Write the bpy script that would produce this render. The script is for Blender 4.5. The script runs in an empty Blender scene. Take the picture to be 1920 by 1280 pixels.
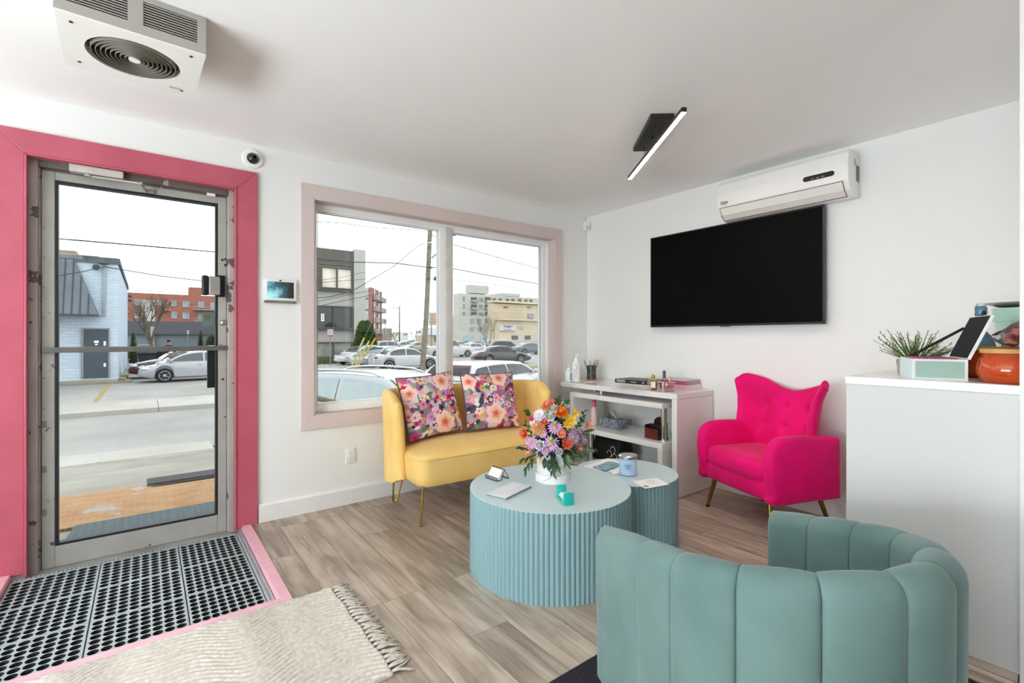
import bpy, bmesh, math, random
from mathutils import Vector, Matrix
PI = math.pi
S = bpy.context.scene
COL = S.collection
# ------------------------------------------------------------------ camera
FPX, HZN, CAMH = 897.0, 632.0, 1.2          # focal length in pixels of a 1920 px frame, horizon row, camera height
YAW = math.atan2(1171, 897)                 # angle between the view axis and the front wall
FX, FY = math.cos(YAW), math.sin(YAW)
cam = bpy.data.objects.new('camera', bpy.data.cameras.new('camera'))
COL.objects.link(cam)
cam.location = (0, 0, CAMH)
cam.rotation_euler = (PI/2, 0, -math.asin(FX))
cam.data.sensor_width = 36
cam.data.lens = 36*FPX/1920
cam.data.shift_y = -(640-HZN)/1920
cam.data.clip_start = 0.02
cam.data.clip_end = 600
S.camera = cam
# ------------------------------------------------------------------ world and exposure
S.view_settings.view_transform = 'Standard'
S.view_settings.look = 'None'
S.view_settings.gamma = 1
S.view_settings.use_curve_mapping = False
S.view_settings.exposure = -0.05
S.cycles.use_denoising = True
S.cycles.max_bounces = 10
S.cycles.diffuse_bounces = 6
S.cycles.glossy_bounces = 4
S.cycles.transmission_bounces = 8
S.cycles.transparent_max_bounces = 16
S.cycles.caustics_reflective = False
S.cycles.caustics_refractive = False
W = bpy.data.worlds.new('overcast'); S.world = W; W.use_nodes = True
nt = W.node_tree; nt.nodes.clear()
wo = nt.nodes.new('ShaderNodeOutputWorld'); bg = nt.nodes.new('ShaderNodeBackground')
tc = nt.nodes.new('ShaderNodeTexCoord'); nz = nt.nodes.new('ShaderNodeTexNoise'); cr = nt.nodes.new('ShaderNodeValToRGB')
nz.inputs['Scale'].default_value = 3.0; nz.inputs['Detail'].default_value = 4
nt.links.new(tc.outputs['Generated'], nz.inputs['Vector']); nt.links.new(nz.outputs['Fac'], cr.inputs['Fac'])
cr.color_ramp.elements[0].position = .3; cr.color_ramp.elements[0].color = (.80, .84, .92, 1)
cr.color_ramp.elements[1].position = .75; cr.color_ramp.elements[1].color = (1, 1, 1, 1)
nt.links.new(cr.outputs['Color'], bg.inputs['Color']); bg.inputs['Strength'].default_value = 3.0
nt.links.new(bg.outputs[0], wo.inputs['Surface'])
# added fill lamps for the unseen part of the room (see the panels below)
def area(name, loc, rot, sx, sy, watts, col=(1, 1, 1)):
    l = bpy.data.lights.new(name, 'AREA'); l.shape = 'RECTANGLE'; l.size = sx; l.size_y = sy; l.energy = watts; l.color = col
    o = bpy.data.objects.new(name, l); COL.objects.link(o); o.location = loc; o.rotation_euler = rot
    return o
FILL_PANELS = [(-1.3, -0.9), (1.0, -0.9), (-1.3, -2.5), (1.0, -2.5)]
for px_, py_ in FILL_PANELS:
    area('fill_panel_lamp', (px_, py_, 2.405), (0, 0, 0), 1.1, .55, 5, (.96, .98, 1))
# added fill at an invented left window: one lamp tilted down, one tilted up
area('left_fill_down', (-2.56, .85, 1.35), (0, -PI/2+.2, 0), 1.5, 2.9, 24, (.87, .955, 1))
area('left_fill_up', (-2.53, .85, .95), (0, -PI/2-.42, 0), .8, 2.9, 146, (.86, .95, 1))
FILL_UPLIGHTS = [(-2.2, -1.0), (-2.2, 2.35)]  # added uplights that brighten the ceiling from out of view
for gx_, gy_ in FILL_UPLIGHTS: area('fill_uplight', (gx_, gy_, 1.83), (PI, 0, 0), .3, .3, (46, 17)[gy_ > 0], (.87, .95, 1))

# ------------------------------------------------------------------ pixel -> place helpers (rays cut with real planes)
def ray(u, v):
    a = (u-960)/FPX; b = (HZN-v)/FPX
    return Vector((FX+a*FY, FY-a*FX, b))
def onY(u, v, y): r = ray(u, v); t = y/r.y; return Vector((t*r.x, y, CAMH+t*r.z))
def onX(u, v, x): r = ray(u, v); t = x/r.x; return Vector((x, t*r.y, CAMH+t*r.z))
def onZ(u, v, z): r = ray(u, v); t = (z-CAMH)/r.z; return Vector((t*r.x, t*r.y, z))
def onD(u, v, d): r = ray(u, v); return Vector((d*r.x, d*r.y, CAMH+d*r.z))

# ------------------------------------------------------------------ materials
def lin(c):
    c = c/255.0
    return c/12.92 if c <= .04045 else ((c+.055)/1.055)**2.4
def rgb(c): return (lin(c[0]), lin(c[1]), lin(c[2]), 1)
MATS = {}
def N(t, kind, **kw):
    n = t.nodes.new(kind)
    for k, v in kw.items():
        if hasattr(n, k): setattr(n, k, v)
        else: n.inputs[k.replace('_', ' ')].default_value = v
    return n
def M(name, c, rough=.5, metal=0, spec=.5, var=.06, vs=8, bump=0, bs=60, sheen=0, coat=0, emit=0, c2=None, trans=0, ior=1.45, alpha=1):
    """principled material with a noise-driven colour variation and optional bump"""
    if name in MATS: return MATS[name]
    m = bpy.data.materials.new(name); m.use_nodes = True; t = m.node_tree
    b = t.nodes['Principled BSDF']
    b.inputs['Roughness'].default_value = rough; b.inputs['Metallic'].default_value = metal
    b.inputs['Specular IOR Level'].default_value = spec
    b.inputs['IOR'].default_value = ior
    tcn = N(t, 'ShaderNodeTexCoord'); n1 = N(t, 'ShaderNodeTexNoise', Scale=vs, Detail=4.0)
    t.links.new(tcn.outputs['Object'], n1.inputs['Vector'])
    mx = N(t, 'ShaderNodeMix', data_type='RGBA')
    A = rgb(c); B = rgb(c2) if c2 else tuple(max(0, k*(1-var*2.2)) for k in A[:3])+(1,)
    r = N(t, 'ShaderNodeMapRange'); r.inputs[1].default_value = .35; r.inputs[2].default_value = .65
    t.links.new(n1.outputs['Fac'], r.inputs[0]); t.links.new(r.outputs[0], mx.inputs[0])
    mx.inputs[6].default_value = A; mx.inputs[7].default_value = B
    t.links.new(mx.outputs[2], b.inputs['Base Color'])
    if bump:
        n2 = N(t, 'ShaderNodeTexNoise', Scale=bs, Detail=3.0); bp = N(t, 'ShaderNodeBump', Strength=bump, Distance=.01)
        t.links.new(tcn.outputs['Object'], n2.inputs['Vector']); t.links.new(n2.outputs['Fac'], bp.inputs['Height'])
        t.links.new(bp.outputs[0], b.inputs['Normal'])
    if sheen:
        b.inputs['Sheen Weight'].default_value = sheen; b.inputs['Sheen Roughness'].default_value = .4
        b.inputs['Sheen Tint'].default_value = tuple(min(1, k*.6+.4) for k in A[:3])+(1,)
    if coat: b.inputs['Coat Weight'].default_value = coat; b.inputs['Coat Roughness'].default_value = .05
    if trans: b.inputs['Transmission Weight'].default_value = trans
    if emit:
        b.inputs['Emission Color'].default_value = A; b.inputs['Emission Strength'].default_value = emit
    if alpha < 1: b.inputs['Alpha'].default_value = alpha
    MATS[name] = m
    return m
def brick(name, c1, c2, mortar, bw, bh, ms=.02, rough=.8, axes='xz', off=.5, sq=0, bump=.3):
    """courses of brick/boards in metres over the object's own coordinates"""
    if name in MATS: return MATS[name]
    m = bpy.data.materials.new(name); m.use_nodes = True; t = m.node_tree; b = t.nodes['Principled BSDF']
    b.inputs['Roughness'].default_value = rough
    tcn = N(t, 'ShaderNodeTexCoord'); sp = N(t, 'ShaderNodeSeparateXYZ'); cb = N(t, 'ShaderNodeCombineXYZ')
    t.links.new(tcn.outputs['Object'], sp.inputs[0])
    if axes == 'xz':
        ad = N(t, 'ShaderNodeMath', operation='ADD'); t.links.new(sp.outputs[0], ad.inputs[0]); t.links.new(sp.outputs[1], ad.inputs[1])
        t.links.new(ad.outputs[0], cb.inputs[0]); t.links.new(sp.outputs[2], cb.inputs[1])
    elif axes == 'zx':
        ad = N(t, 'ShaderNodeMath', operation='ADD'); t.links.new(sp.outputs[0], ad.inputs[0]); t.links.new(sp.outputs[1], ad.inputs[1])
        t.links.new(sp.outputs[2], cb.inputs[0]); t.links.new(ad.outputs[0], cb.inputs[1])
    br = N(t, 'ShaderNodeTexBrick', offset=off)
    br.inputs['Color1'].default_value = rgb(c1); br.inputs['Color2'].default_value = rgb(c2); br.inputs['Mortar'].default_value = rgb(mortar)
    br.inputs['Scale'].default_value = 1; br.inputs['Mortar Size'].default_value = ms
    br.inputs['Brick Width'].default_value = bw; br.inputs['Row Height'].default_value = bh; br.inputs['Mortar Smooth'].default_value = .1
    t.links.new(cb.outputs[0], br.inputs['Vector'])
    t.links.new(br.outputs['Color'], b.inputs['Base Color'])
    if bump:
        bp = N(t, 'ShaderNodeBump', Strength=bump, Distance=.01, invert=True)
        t.links.new(br.outputs['Fac'], bp.inputs['Height']); t.links.new(bp.outputs[0], b.inputs['Normal'])
    MATS[name] = m
    return m
def glassmat(name, tint=(250, 253, 252), refl=.06, rough=0.0):
    if name in MATS: return MATS[name]
    m = bpy.data.materials.new(name); m.use_nodes = True; t = m.node_tree
    t.nodes.remove(t.nodes['Principled BSDF']); out = t.nodes['Material Output']
    tr = N(t, 'ShaderNodeBsdfTransparent'); tr.inputs[0].default_value = rgb(tint)
    gl = N(t, 'ShaderNodeBsdfGlossy'); gl.inputs['Roughness'].default_value = rough
    lw = N(t, 'ShaderNodeFresnel'); lw.inputs[0].default_value = 1.45
    mp = N(t, 'ShaderNodeMath', operation='MULTIPLY'); mp.inputs[1].default_value = refl/.06
    mx = N(t, 'ShaderNodeMixShader')
    t.links.new(lw.outputs[0], mp.inputs[0]); t.links.new(mp.outputs[0], mx.inputs[0])
    t.links.new(tr.outputs[0], mx.inputs[1]); t.links.new(gl.outputs[0], mx.inputs[2]); t.links.new(mx.outputs[0], out.inputs[0])
    MATS[name] = m
    return m

# ------------------------------------------------------------------ mesh helpers: every add_* adds one shape to a bmesh
def BM(): return bmesh.new()
def set_mi(bm, n0, mi):
    if mi:
        bm.faces.ensure_lookup_table()
        for f in bm.faces[n0:]: f.material_index = mi
def box(bm, x0, x1, y0, y1, z0, z1, bev=0, mi=0, rot=None, seg=2):
    n0 = len(bm.faces)
    if bev:
        t = bmesh.new(); _bx(t, x0, x1, y0, y1, z0, z1)
        bev = min(bev, .49*min(abs(x1-x0), abs(y1-y0), abs(z1-z0)))
        bmesh.ops.bevel(t, geom=t.edges[:], offset=bev, segments=seg, profile=.5, affect='EDGES')
        merge(bm, t, rot)
    elif rot is not None:
        t = bmesh.new(); _bx(t, x0, x1, y0, y1, z0, z1); merge(bm, t, rot)
    else: _bx(bm, x0, x1, y0, y1, z0, z1)
    set_mi(bm, n0, mi)
    return bm
def _bx(bm, x0, x1, y0, y1, z0, z1):
    v = [bm.verts.new((x, y, z)) for z in (z0, z1) for y in (y0, y1) for x in (x0, x1)]
    for f in ((0, 2, 3, 1), (4, 5, 7, 6), (0, 1, 5, 4), (1, 3, 7, 5), (3, 2, 6, 7), (2, 0, 4, 6)): bm.faces.new([v[i] for i in f])
def merge(bm, t, mat=None):
    mp = {}
    for v in t.verts: mp[v] = bm.verts.new(mat @ v.co if mat is not None else v.co)
    for f in t.faces:
        try: bm.faces.new([mp[v] for v in f.verts]).material_index = f.material_index
        except ValueError: pass
    t.free()
def lathe(bm, prof, n=24, c=(0, 0, 0), mi=0, cap=True, mat=None):
    n0 = len(bm.faces); t = bmesh.new(); rings = []
    for r, z in prof:
        if r < 1e-5: rings.append([t.verts.new((0, 0, z))])
        else: rings.append([t.verts.new((r*math.cos(2*PI*i/n), r*math.sin(2*PI*i/n), z)) for i in range(n)])
    for a, b in zip(rings, rings[1:]):
        for i in range(n):
            j = (i+1) % n
            if len(a) == 1 and len(b) == 1: continue
            if len(a) == 1: t.faces.new((a[0], b[i], b[j])) if False else t.faces.new((a[0], b[j], b[i]))
            elif len(b) == 1: t.faces.new((a[i], a[j], b[0]))
            else: t.faces.new((a[i], a[j], b[j], b[i]))
    if cap:
        if len(rings[0]) > 1: t.faces.new(rings[0][::-1])
        if len(rings[-1]) > 1: t.faces.new(rings[-1])
    m = Matrix.Translation(c) if mat is None else mat
    merge(bm, t, m); set_mi(bm, n0, mi)
    return bm
def cyl(bm, r, z0, z1, c=(0, 0), n=24, mi=0, bev=0):
    p = [(r, z0), (r, z1)] if not bev else [(r-bev, z0), (r, z0+bev), (r, z1-bev), (r-bev, z1)]
    return lathe(bm, p, n, (c[0], c[1], 0), mi)
def frame_at(p, d):
    d = Vector(d).normalized(); up = Vector((0, 0, 1)) if abs(d.z) < .95 else Vector((1, 0, 0))
    x = up.cross(d).normalized(); y = d.cross(x)
    return x, y
def tube(bm, pts, r, n=8, mi=0, closed=False, cap=True):
    """tube along points; r a number or one radius per point"""
    n0 = len(bm.faces); pts = [Vector(p) for p in pts]; rings = []
    R_ = r if isinstance(r, (list, tuple)) else [r]*len(pts)
    x = None
    for i, p in enumerate(pts):
        if closed: d = pts[(i+1) % len(pts)]-pts[i-1]
        else: d = pts[min(i+1, len(pts)-1)]-pts[max(i-1, 0)]
        if d.length < 1e-9: d = Vector((0, 0, 1))
        d.normalize()
        if x is None: x, y = frame_at(p, d)
        else:
            x = (x-d*x.dot(d))
            if x.length < 1e-6: x, y = frame_at(p, d)
            x.normalize(); y = d.cross(x)
        rings.append([bm.verts.new(p+x*(R_[i]*math.cos(2*PI*k/n))+y*(R_[i]*math.sin(2*PI*k/n))) for k in range(n)])
    m = len(rings)
    for i in range(m if closed else m-1):
        a, b = rings[i], rings[(i+1) % m]
        for k in range(n): bm.faces.new((a[k], a[(k+1) % n], b[(k+1) % n], b[k]))
    if cap and not closed: bm.faces.new(rings[0][::-1]); bm.faces.new(rings[-1])
    set_mi(bm, n0, mi)
    return bm
def prism(bm, poly, d0, d1, axis='z', mi=0, bev=0, mat=None):
    """extrude a 2-D polygon; axis z: poly=(x,y); y: poly=(x,z); x: poly=(y,z)"""
    n0 = len(bm.faces); t = bmesh.new()
    def P(a, b, d): return (a, b, d) if axis == 'z' else ((a, d, b) if axis == 'y' else (d, a, b))
    A = [t.verts.new(P(a, b, d0)) for a, b in poly]; B = [t.verts.new(P(a, b, d1)) for a, b in poly]
    k = len(poly)
    t.faces.new(A[::-1]); t.faces.new(B)
    for i in range(k): t.faces.new((A[i], A[(i+1) % k], B[(i+1) % k], B[i]))
    bmesh.ops.recalc_face_normals(t, faces=t.faces[:])
    if bev: bmesh.ops.bevel(t, geom=t.edges[:], offset=bev, segments=2, profile=.5, affect='EDGES')
    merge(bm, t, mat); set_mi(bm, n0, mi)
    return bm
def ball(bm, c, rx, ry=None, rz=None, n=16, m=10, mi=0, mat=None):
    ry = rx if ry is None else ry; rz = rx if rz is None else rz
    pr = [(math.sin(PI*i/m), -math.cos(PI*i/m)) for i in range(m+1)]
    pr[0] = (0, -1); pr[-1] = (0, 1)
    A = Matrix.Translation(c) @ (mat if mat is not None else Matrix.Identity(4)) @ Matrix.Diagonal((rx, ry, rz, 1))
    return lathe(bm, pr, n, mi=mi, cap=False, mat=A)
def grid(bm, fn, nu, nv, mi=0, wrap=False):
    """surface fn(i/nu, j/nv) -> point"""
    n0 = len(bm.faces)
    V = [[bm.verts.new(fn(i/nu, j/nv)) for j in range(nv+1)] for i in range(nu if wrap else nu+1)]
    for i in range(nu):
        a, b = V[i], V[(i+1) % len(V)]
        for j in range(nv): bm.faces.new((a[j], b[j], b[j+1], a[j+1]))
    set_mi(bm, n0, mi)
    return V
def quad(bm, *pts, mi=0):
    f = bm.faces.new([bm.verts.new(p) for p in pts]); f.material_index = mi
    return f
def slab(bm, pts, th, mi=0):
    """a planar polygon given in space, thickened backwards along its normal"""
    n0 = len(bm.faces); pts = [Vector(p) for p in pts]; nrm = (pts[1]-pts[0]).cross(pts[2]-pts[0]).normalized()
    A = [bm.verts.new(p) for p in pts]; B = [bm.verts.new(p-nrm*th) for p in pts]; k = len(pts)
    bm.faces.new(A); bm.faces.new(B[::-1])
    for i in range(k): bm.faces.new((A[(i+1) % k], A[i], B[i], B[(i+1) % k]))
    set_mi(bm, n0, mi)
def obj(name, bm, mat, parent=None, smooth=None, loc=None, norm=True):
    """link a bmesh as ONE mesh object; smooth = angle in degrees, None = flat"""
    if norm: bmesh.ops.recalc_face_normals(bm, faces=bm.faces[:])
    me = bpy.data.meshes.new(name); bm.to_mesh(me); bm.free()
    for m in (mat if isinstance(mat, (list, tuple)) else [mat]): me.materials.append(m)
    if smooth is not None:
        me.polygons.foreach_set('use_smooth', [True]*len(me.polygons))
        if smooth < 180: me.set_sharp_from_angle(angle=math.radians(smooth))
    o = bpy.data.objects.new(name, me); COL.objects.link(o)
    if parent is not None: o.parent = parent
    if loc is not None: o.location = loc
    return o
def tag(o, label=None, cat=None, group=None, kind=None):
    if label: o['label'] = label
    if cat: o['category'] = cat
    if group: o['group'] = group
    if kind: o['kind'] = kind
    return o
def thing(name, label, cat, loc=(0, 0, 0), rz=0, group=None):
    o = bpy.data.objects.new(name, None); o.empty_display_size = .1; COL.objects.link(o)
    o.location = loc; o.rotation_euler = (0, 0, rz)
    return tag(o, label, cat, group)
def struct(name, bm, mat, smooth=None): return tag(obj(name, bm, mat, smooth=smooth), kind='structure')
def kids(o): return [c for c in COL.objects if c.parent == o]
def dup(root, loc, rz=None, label=None, group=None):
    """copy a thing with copies of its parts and sub-parts"""
    r = root.copy(); COL.objects.link(r); r.location = loc
    if rz is not None: r.rotation_euler = (0, 0, rz)
    if label: r['label'] = label
    if group: r['group'] = group
    for ch in kids(root):
        c = ch.copy(); COL.objects.link(c); c.parent = r
        for g in kids(ch):
            d = g.copy(); COL.objects.link(d); d.parent = c
    return r
def text(name, s, mat, parent, loc, rot, size, ext=.0006, align='CENTER', shear=0, sx=1):
    c = bpy.data.curves.new(name, 'FONT'); c.body = s; c.size = size; c.extrude = ext; c.align_x = align; c.align_y = 'CENTER'; c.shear = shear
    c.materials.append(mat)
    tmp = bpy.data.objects.new(name, c); COL.objects.link(tmp)
    me = bpy.data.meshes.new_from_object(tmp.evaluated_get(bpy.context.evaluated_depsgraph_get())); bpy.data.objects.remove(tmp)
    me.name = name; o = bpy.data.objects.new(name, me); COL.objects.link(o); o.location = loc; o.rotation_euler = rot; o.scale = (sx, 1, 1)
    if parent is not None: o.parent = parent
    return o
def arc(cx_, cy_, r, a0, a1, n): return [(cx_+r*math.cos(a0+(a1-a0)*i/n), cy_+r*math.sin(a0+(a1-a0)*i/n)) for i in range(n+1)]
def rrect(x0, x1, y0, y1, r, n=5):
    return arc(x1-r, y1-r, r, 0, PI/2, n)+arc(x0+r, y1-r, r, PI/2, PI, n)+arc(x0+r, y0+r, r, PI, 1.5*PI, n)+arc(x1-r, y0+r, r, 1.5*PI, 2*PI, n)
def lerp(a, b, t): return a+(b-a)*t
def interp(tab, x):
    for (x0, y0), (x1, y1) in zip(tab, tab[1:]):
        if x <= x1: return lerp(y0, y1, max(0, min(1, (x-x0)/(x1-x0) if x1 != x0 else 0)))
    return tab[-1][1]
def smoothstep(t): t = max(0, min(1, t)); return t*t*(3-2*t)
# ================================================================== the room
FW, RW, CZ = 3.46, 3.63, 2.44            # front wall Y, right wall X, ceiling height
LW, BW = -2.6, -3.6
m_wall = M('wall_paint', (236, 236, 234), .55, var=.008, vs=2, bump=.03, bs=180)
m_ceil = M('ceiling_paint', (247, 247, 246), .6, var=.006, vs=2, bump=.02, bs=120)
m_trimw = M('white_trim', (232, 231, 229), .4, var=.01)
m_pink = M('pink_gloss_paint', (190, 92, 110), .33, var=.03, vs=5, c2=(182, 85, 102))
m_blush = M('blush_paint', (216, 200, 196), .4, var=.012, vs=3)
m_black = M('black_plastic', (18, 18, 19), .4, var=.1)
m_dark = M('mat_hole_shade', (34, 35, 37), .7, var=.15, vs=30)  # shade inside the mat holes, put into the colour of their walls
m_white = M('white_plastic', (238, 238, 236), .35, var=.01)
m_chrome = M('chrome', (225, 225, 225), .12, metal=1, var=.01)
m_steel = M('brushed_steel', (196, 196, 194), .3, metal=1, var=.06, vs=40)
m_gold = M('brass_gold', (214, 176, 88), .22, metal=1, var=.05, vs=20)
m_brass = M('aged_brass', (150, 120, 62), .3, metal=1, var=.12, vs=18)

# wood plank floor --------------------------------------------------
def floor_mat():
    m = bpy.data.materials.new('oak_planks'); m.use_nodes = True; t = m.node_tree; b = t.nodes['Principled BSDF']
    L = t.links.new
    tcn = N(t, 'ShaderNodeTexCoord'); sp = N(t, 'ShaderNodeSeparateXYZ'); L(tcn.outputs['Object'], sp.inputs[0])
    cb = N(t, 'ShaderNodeCombineXYZ'); L(sp.outputs[1], cb.inputs[0]); L(sp.outputs[0], cb.inputs[1])
    mp = N(t, 'ShaderNodeMapping'); mp.inputs['Location'].default_value = (.37, .06, 0); L(cb.outputs[0], mp.inputs[0])
    br = N(t, 'ShaderNodeTexBrick', offset=.37, offset_frequency=3)
    br.inputs['Color1'].default_value = (0, 0, 0, 1); br.inputs['Color2'].default_value = (1, 1, 1, 1); br.inputs['Mortar'].default_value = (.5, .5, .5, 1)
    br.inputs['Scale'].default_value = 1; br.inputs['Brick Width'].default_value = 1.22; br.inputs['Row Height'].default_value = .182
    br.inputs['Mortar Size'].default_value = .0012; br.inputs['Mortar Smooth'].default_value = .2
    L(mp.outputs[0], br.inputs['Vector'])
    # a different offset of the grain for each plank
    off = N(t, 'ShaderNodeVectorMath', operation='SCALE'); off.inputs['Scale'].default_value = 23.0; L(br.outputs['Color'], off.inputs[0])
    ad = N(t, 'ShaderNodeVectorMath', operation='ADD'); L(mp.outputs[0], ad.inputs[0]); L(off.outputs[0], ad.inputs[1])
    g1 = N(t, 'ShaderNodeMapping'); g1.inputs['Scale'].default_value = (.8, 10, 1); L(ad.outputs[0], g1.inputs[0])
    n1 = N(t, 'ShaderNodeTexNoise', Scale=2.2, Detail=8.0, Roughness=.62, Distortion=.7); L(g1.outputs[0], n1.inputs['Vector'])
    g2 = N(t, 'ShaderNodeMapping'); g2.inputs['Scale'].default_value = (.9, 3.2, 1); L(ad.outputs[0], g2.inputs[0])
    n2 = N(t, 'ShaderNodeTexNoise', Scale=1.6, Detail=3.0, Distortion=1.2); L(g2.outputs[0], n2.inputs['Vector'])
    r1 = N(t, 'ShaderNodeValToRGB'); L(n1.outputs['Fac'], r1.inputs['Fac'])
    e = r1.color_ramp.elements; e[0].position = .3; e[0].color = rgb((142, 126, 112)); e[1].position = .62; e[1].color = rgb((194, 180, 166))
    k = e.new(.48); k.color = rgb((174, 158, 143))
    r2 = N(t, 'ShaderNodeValToRGB'); L(n2.outputs['Fac'], r2.inputs['Fac'])
    e = r2.color_ramp.elements; e[0].position = .33; e[0].color = (.50, .45, .41, 1); e[1].position = .56; e[1].color = (1, 1, 1, 1)
    mu = N(t, 'ShaderNodeMix', data_type='RGBA', blend_type='MULTIPLY'); mu.inputs[0].default_value = .7
    L(r1.outputs[0], mu.inputs[6]); L(r2.outputs[0], mu.inputs[7])
    # plank to plank tone
    r3 = N(t, 'ShaderNodeValToRGB'); L(br.outputs['Color'], r3.inputs['Fac'])
    e = r3.color_ramp.elements; e[0].color = (.86, .84, .82, 1); e[1].color = (1.12, 1.11, 1.1, 1)
    mu2 = N(t, 'ShaderNodeMix', data_type='RGBA', blend_type='MULTIPLY'); mu2.inputs[0].default_value = 1
    L(mu.outputs[2], mu2.inputs[6]); L(r3.outputs[0], mu2.inputs[7])
    mo = N(t, 'ShaderNodeMix', data_type='RGBA'); L(br.outputs['Fac'], mo.inputs[0]); L(mu2.outputs[2], mo.inputs[6]); mo.inputs[7].default_value = rgb((92, 78, 66))
    L(mo.outputs[2], b.inputs['Base Color'])
    b.inputs['Roughness'].default_value = .36; b.inputs['Specular IOR Level'].default_value = .5
    bp = N(t, 'ShaderNodeBump', Strength=.12, Distance=.004); L(n1.outputs['Fac'], bp.inputs['Height']); L(bp.outputs[0], b.inputs['Normal'])
    return m
RX0, RX1, RY0 = -.54, .487, 2.385       # recess for the entrance mat, inside its pink edging
bm = BM()
box(bm, LW, RX0, BW, FW, -.08, 0); box(bm, RX1, RW, BW, FW, -.08, 0); box(bm, RX0, RX1, BW, RY0, -.08, 0)
struct('floor', bm, floor_mat())
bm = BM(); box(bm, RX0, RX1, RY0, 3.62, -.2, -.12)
struct('floor_recess', bm, M('recess_shade', (20, 20, 21), .9, var=.2, vs=20))  # near-black colour puts the shade below the mat holes into the floor
bm = BM(); box(bm, LW-.1, RW+.1, BW-.1, FW+.1, CZ, CZ+.1); struct('ceiling', bm, m_ceil)
# front wall with the door and window openings
DX0, DX1, DZ = -.49, .455, 2.142
WX0, WX1, WZ0, WZ1 = .922, 3.170, .660, 2.155
bm = BM(); Y1 = 3.68
for x0, x1, z0, z1 in ((LW-.1, DX0, -.9, CZ), (DX1, WX0, -.9, CZ), (DX0, DX1, DZ, CZ), (WX0, WX1, WZ1, CZ), (WX0, WX1, -.9, WZ0), (WX1, RW+.1, -.9, CZ)):
    box(bm, x0, x1, FW, Y1, z0, z1)
struct('wall_front', bm, m_wall)
bm = BM(); box(bm, RW, RW+.1, BW-.1, FW, -.08, CZ); struct('wall_right', bm, m_wall)
bm = BM()
for y0, y1, z0, z1 in ((BW-.1, -.7, -.08, CZ), (2.4, FW, -.08, CZ), (-.7, 2.4, -.08, .55), (-.7, 2.4, 2.15, CZ)): box(bm, LW-.1, LW, y0, y1, z0, z1)
struct('wall_left', bm, m_wall)
w2 = bpy.data.objects.new('added_fill_window', None); COL.objects.link(w2); w2['kind'] = 'structure'; w2['label'] = 'added frosted window with fill lamps in the unseen left wall'  # added window, out of view, to house the fill lamps
bm = BM(); box(bm, LW-.06, LW-.05, -.7, 2.4, .55, 2.15); obj('pane', bm, M('added_frosted_glass', (236, 240, 242), .6, var=.01), w2)
bm = BM()
for y0, y1, z0, z1 in ((-.7, -.65, .55, 2.15), (2.35, 2.4, .55, 2.15), (-.65, 2.35, .55, .6), (-.65, 2.35, 2.1, 2.15), (.82, .88, .6, 2.1)): box(bm, LW-.08, LW-.04, y0, y1, z0, z1, .003)
obj('frame', bm, m_trimw, w2)
bm = BM(); box(bm, LW, RW, BW-.1, BW, -.08, CZ); struct('wall_back', bm, M('back_wall_grey', (118, 116, 112), .6, var=.02))
bm = BM(); box(bm, 2.318, RW, .11, .238, 0, CZ, .003); struct('wall_stub', bm, m_wall)
bm = BM()
prism(bm, [(FW, 0), (FW-.016, 0), (FW-.016, .105), (FW-.008, .117), (FW, .117)], DX1+.125, RW, 'x')
struct('baseboard_front', bm, m_trimw)
bm = BM(); prism(bm, [(RW, 0), (RW-.016, 0), (RW-.016, .105), (RW-.008, .117), (RW, .117)], .238, FW-.016, 'y')
struct('baseboard_right', bm, m_trimw)
# pink edging around the recess
bm = BM(); pw = .048
box(bm, RX1, RX1+pw, RY0-pw, FW-.02, -.005, .007, .002); box(bm, RX0-pw-.05, RX0, RY0-pw, FW-.02, -.005, .007, .002)
box(bm, RX0, RX1, RY0-pw, RY0, -.005, .007, .002)
box(bm, RX1-.003, RX1, RY0, 3.45, -.12, .002); box(bm, RX0, RX0+.003, RY0, 3.45, -.12, .002); box(bm, RX0, RX1, RY0, RY0+.003, -.12, .002)
struct('trim_1', bm, M('pink_floor_paint', (234, 178, 190), .45, var=.03, vs=14, c2=(226, 168, 180)))

# added fill panels behind the camera (they carry the area lamps set at the top)
for i, (px_, py_) in enumerate(FILL_PANELS):
    t = thing('added_fill_panel', 'added flat white fill light panel behind the entrance area', 'ceiling light', (px_, py_, CZ), 0, 'added fill panels over the back of the room')
    bm = BM(); box(bm, -.62, .62, -.33, .33, -.03, 0, .006); obj('housing', bm, m_white, t)

for k, (gx_, gy_) in enumerate(FILL_UPLIGHTS):
    t = thing('fill_uplight', ('added slim black fill uplight beside the left wall', 'added slim black fill uplight in the corner beside the door')[k], 'lamp', (gx_, gy_, 0))
    bm = BM(); lathe(bm, [(.14, 0), (.14, .02), (.02, .03)], 28); obj('base', bm, m_black, t, 40)
    bm = BM(); tube(bm, [(0, 0, .02), (0, 0, 1.72)], .012, 10); obj('pole', bm, m_black, t, 40)
    bm = BM(); lathe(bm, [(.03, 1.70), (.12, 1.76), (.20, 1.86), (.196, 1.86), (.118, 1.77), (0, 1.75)], 32, cap=False); obj('bowl', bm, m_black, t, 40)
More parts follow.
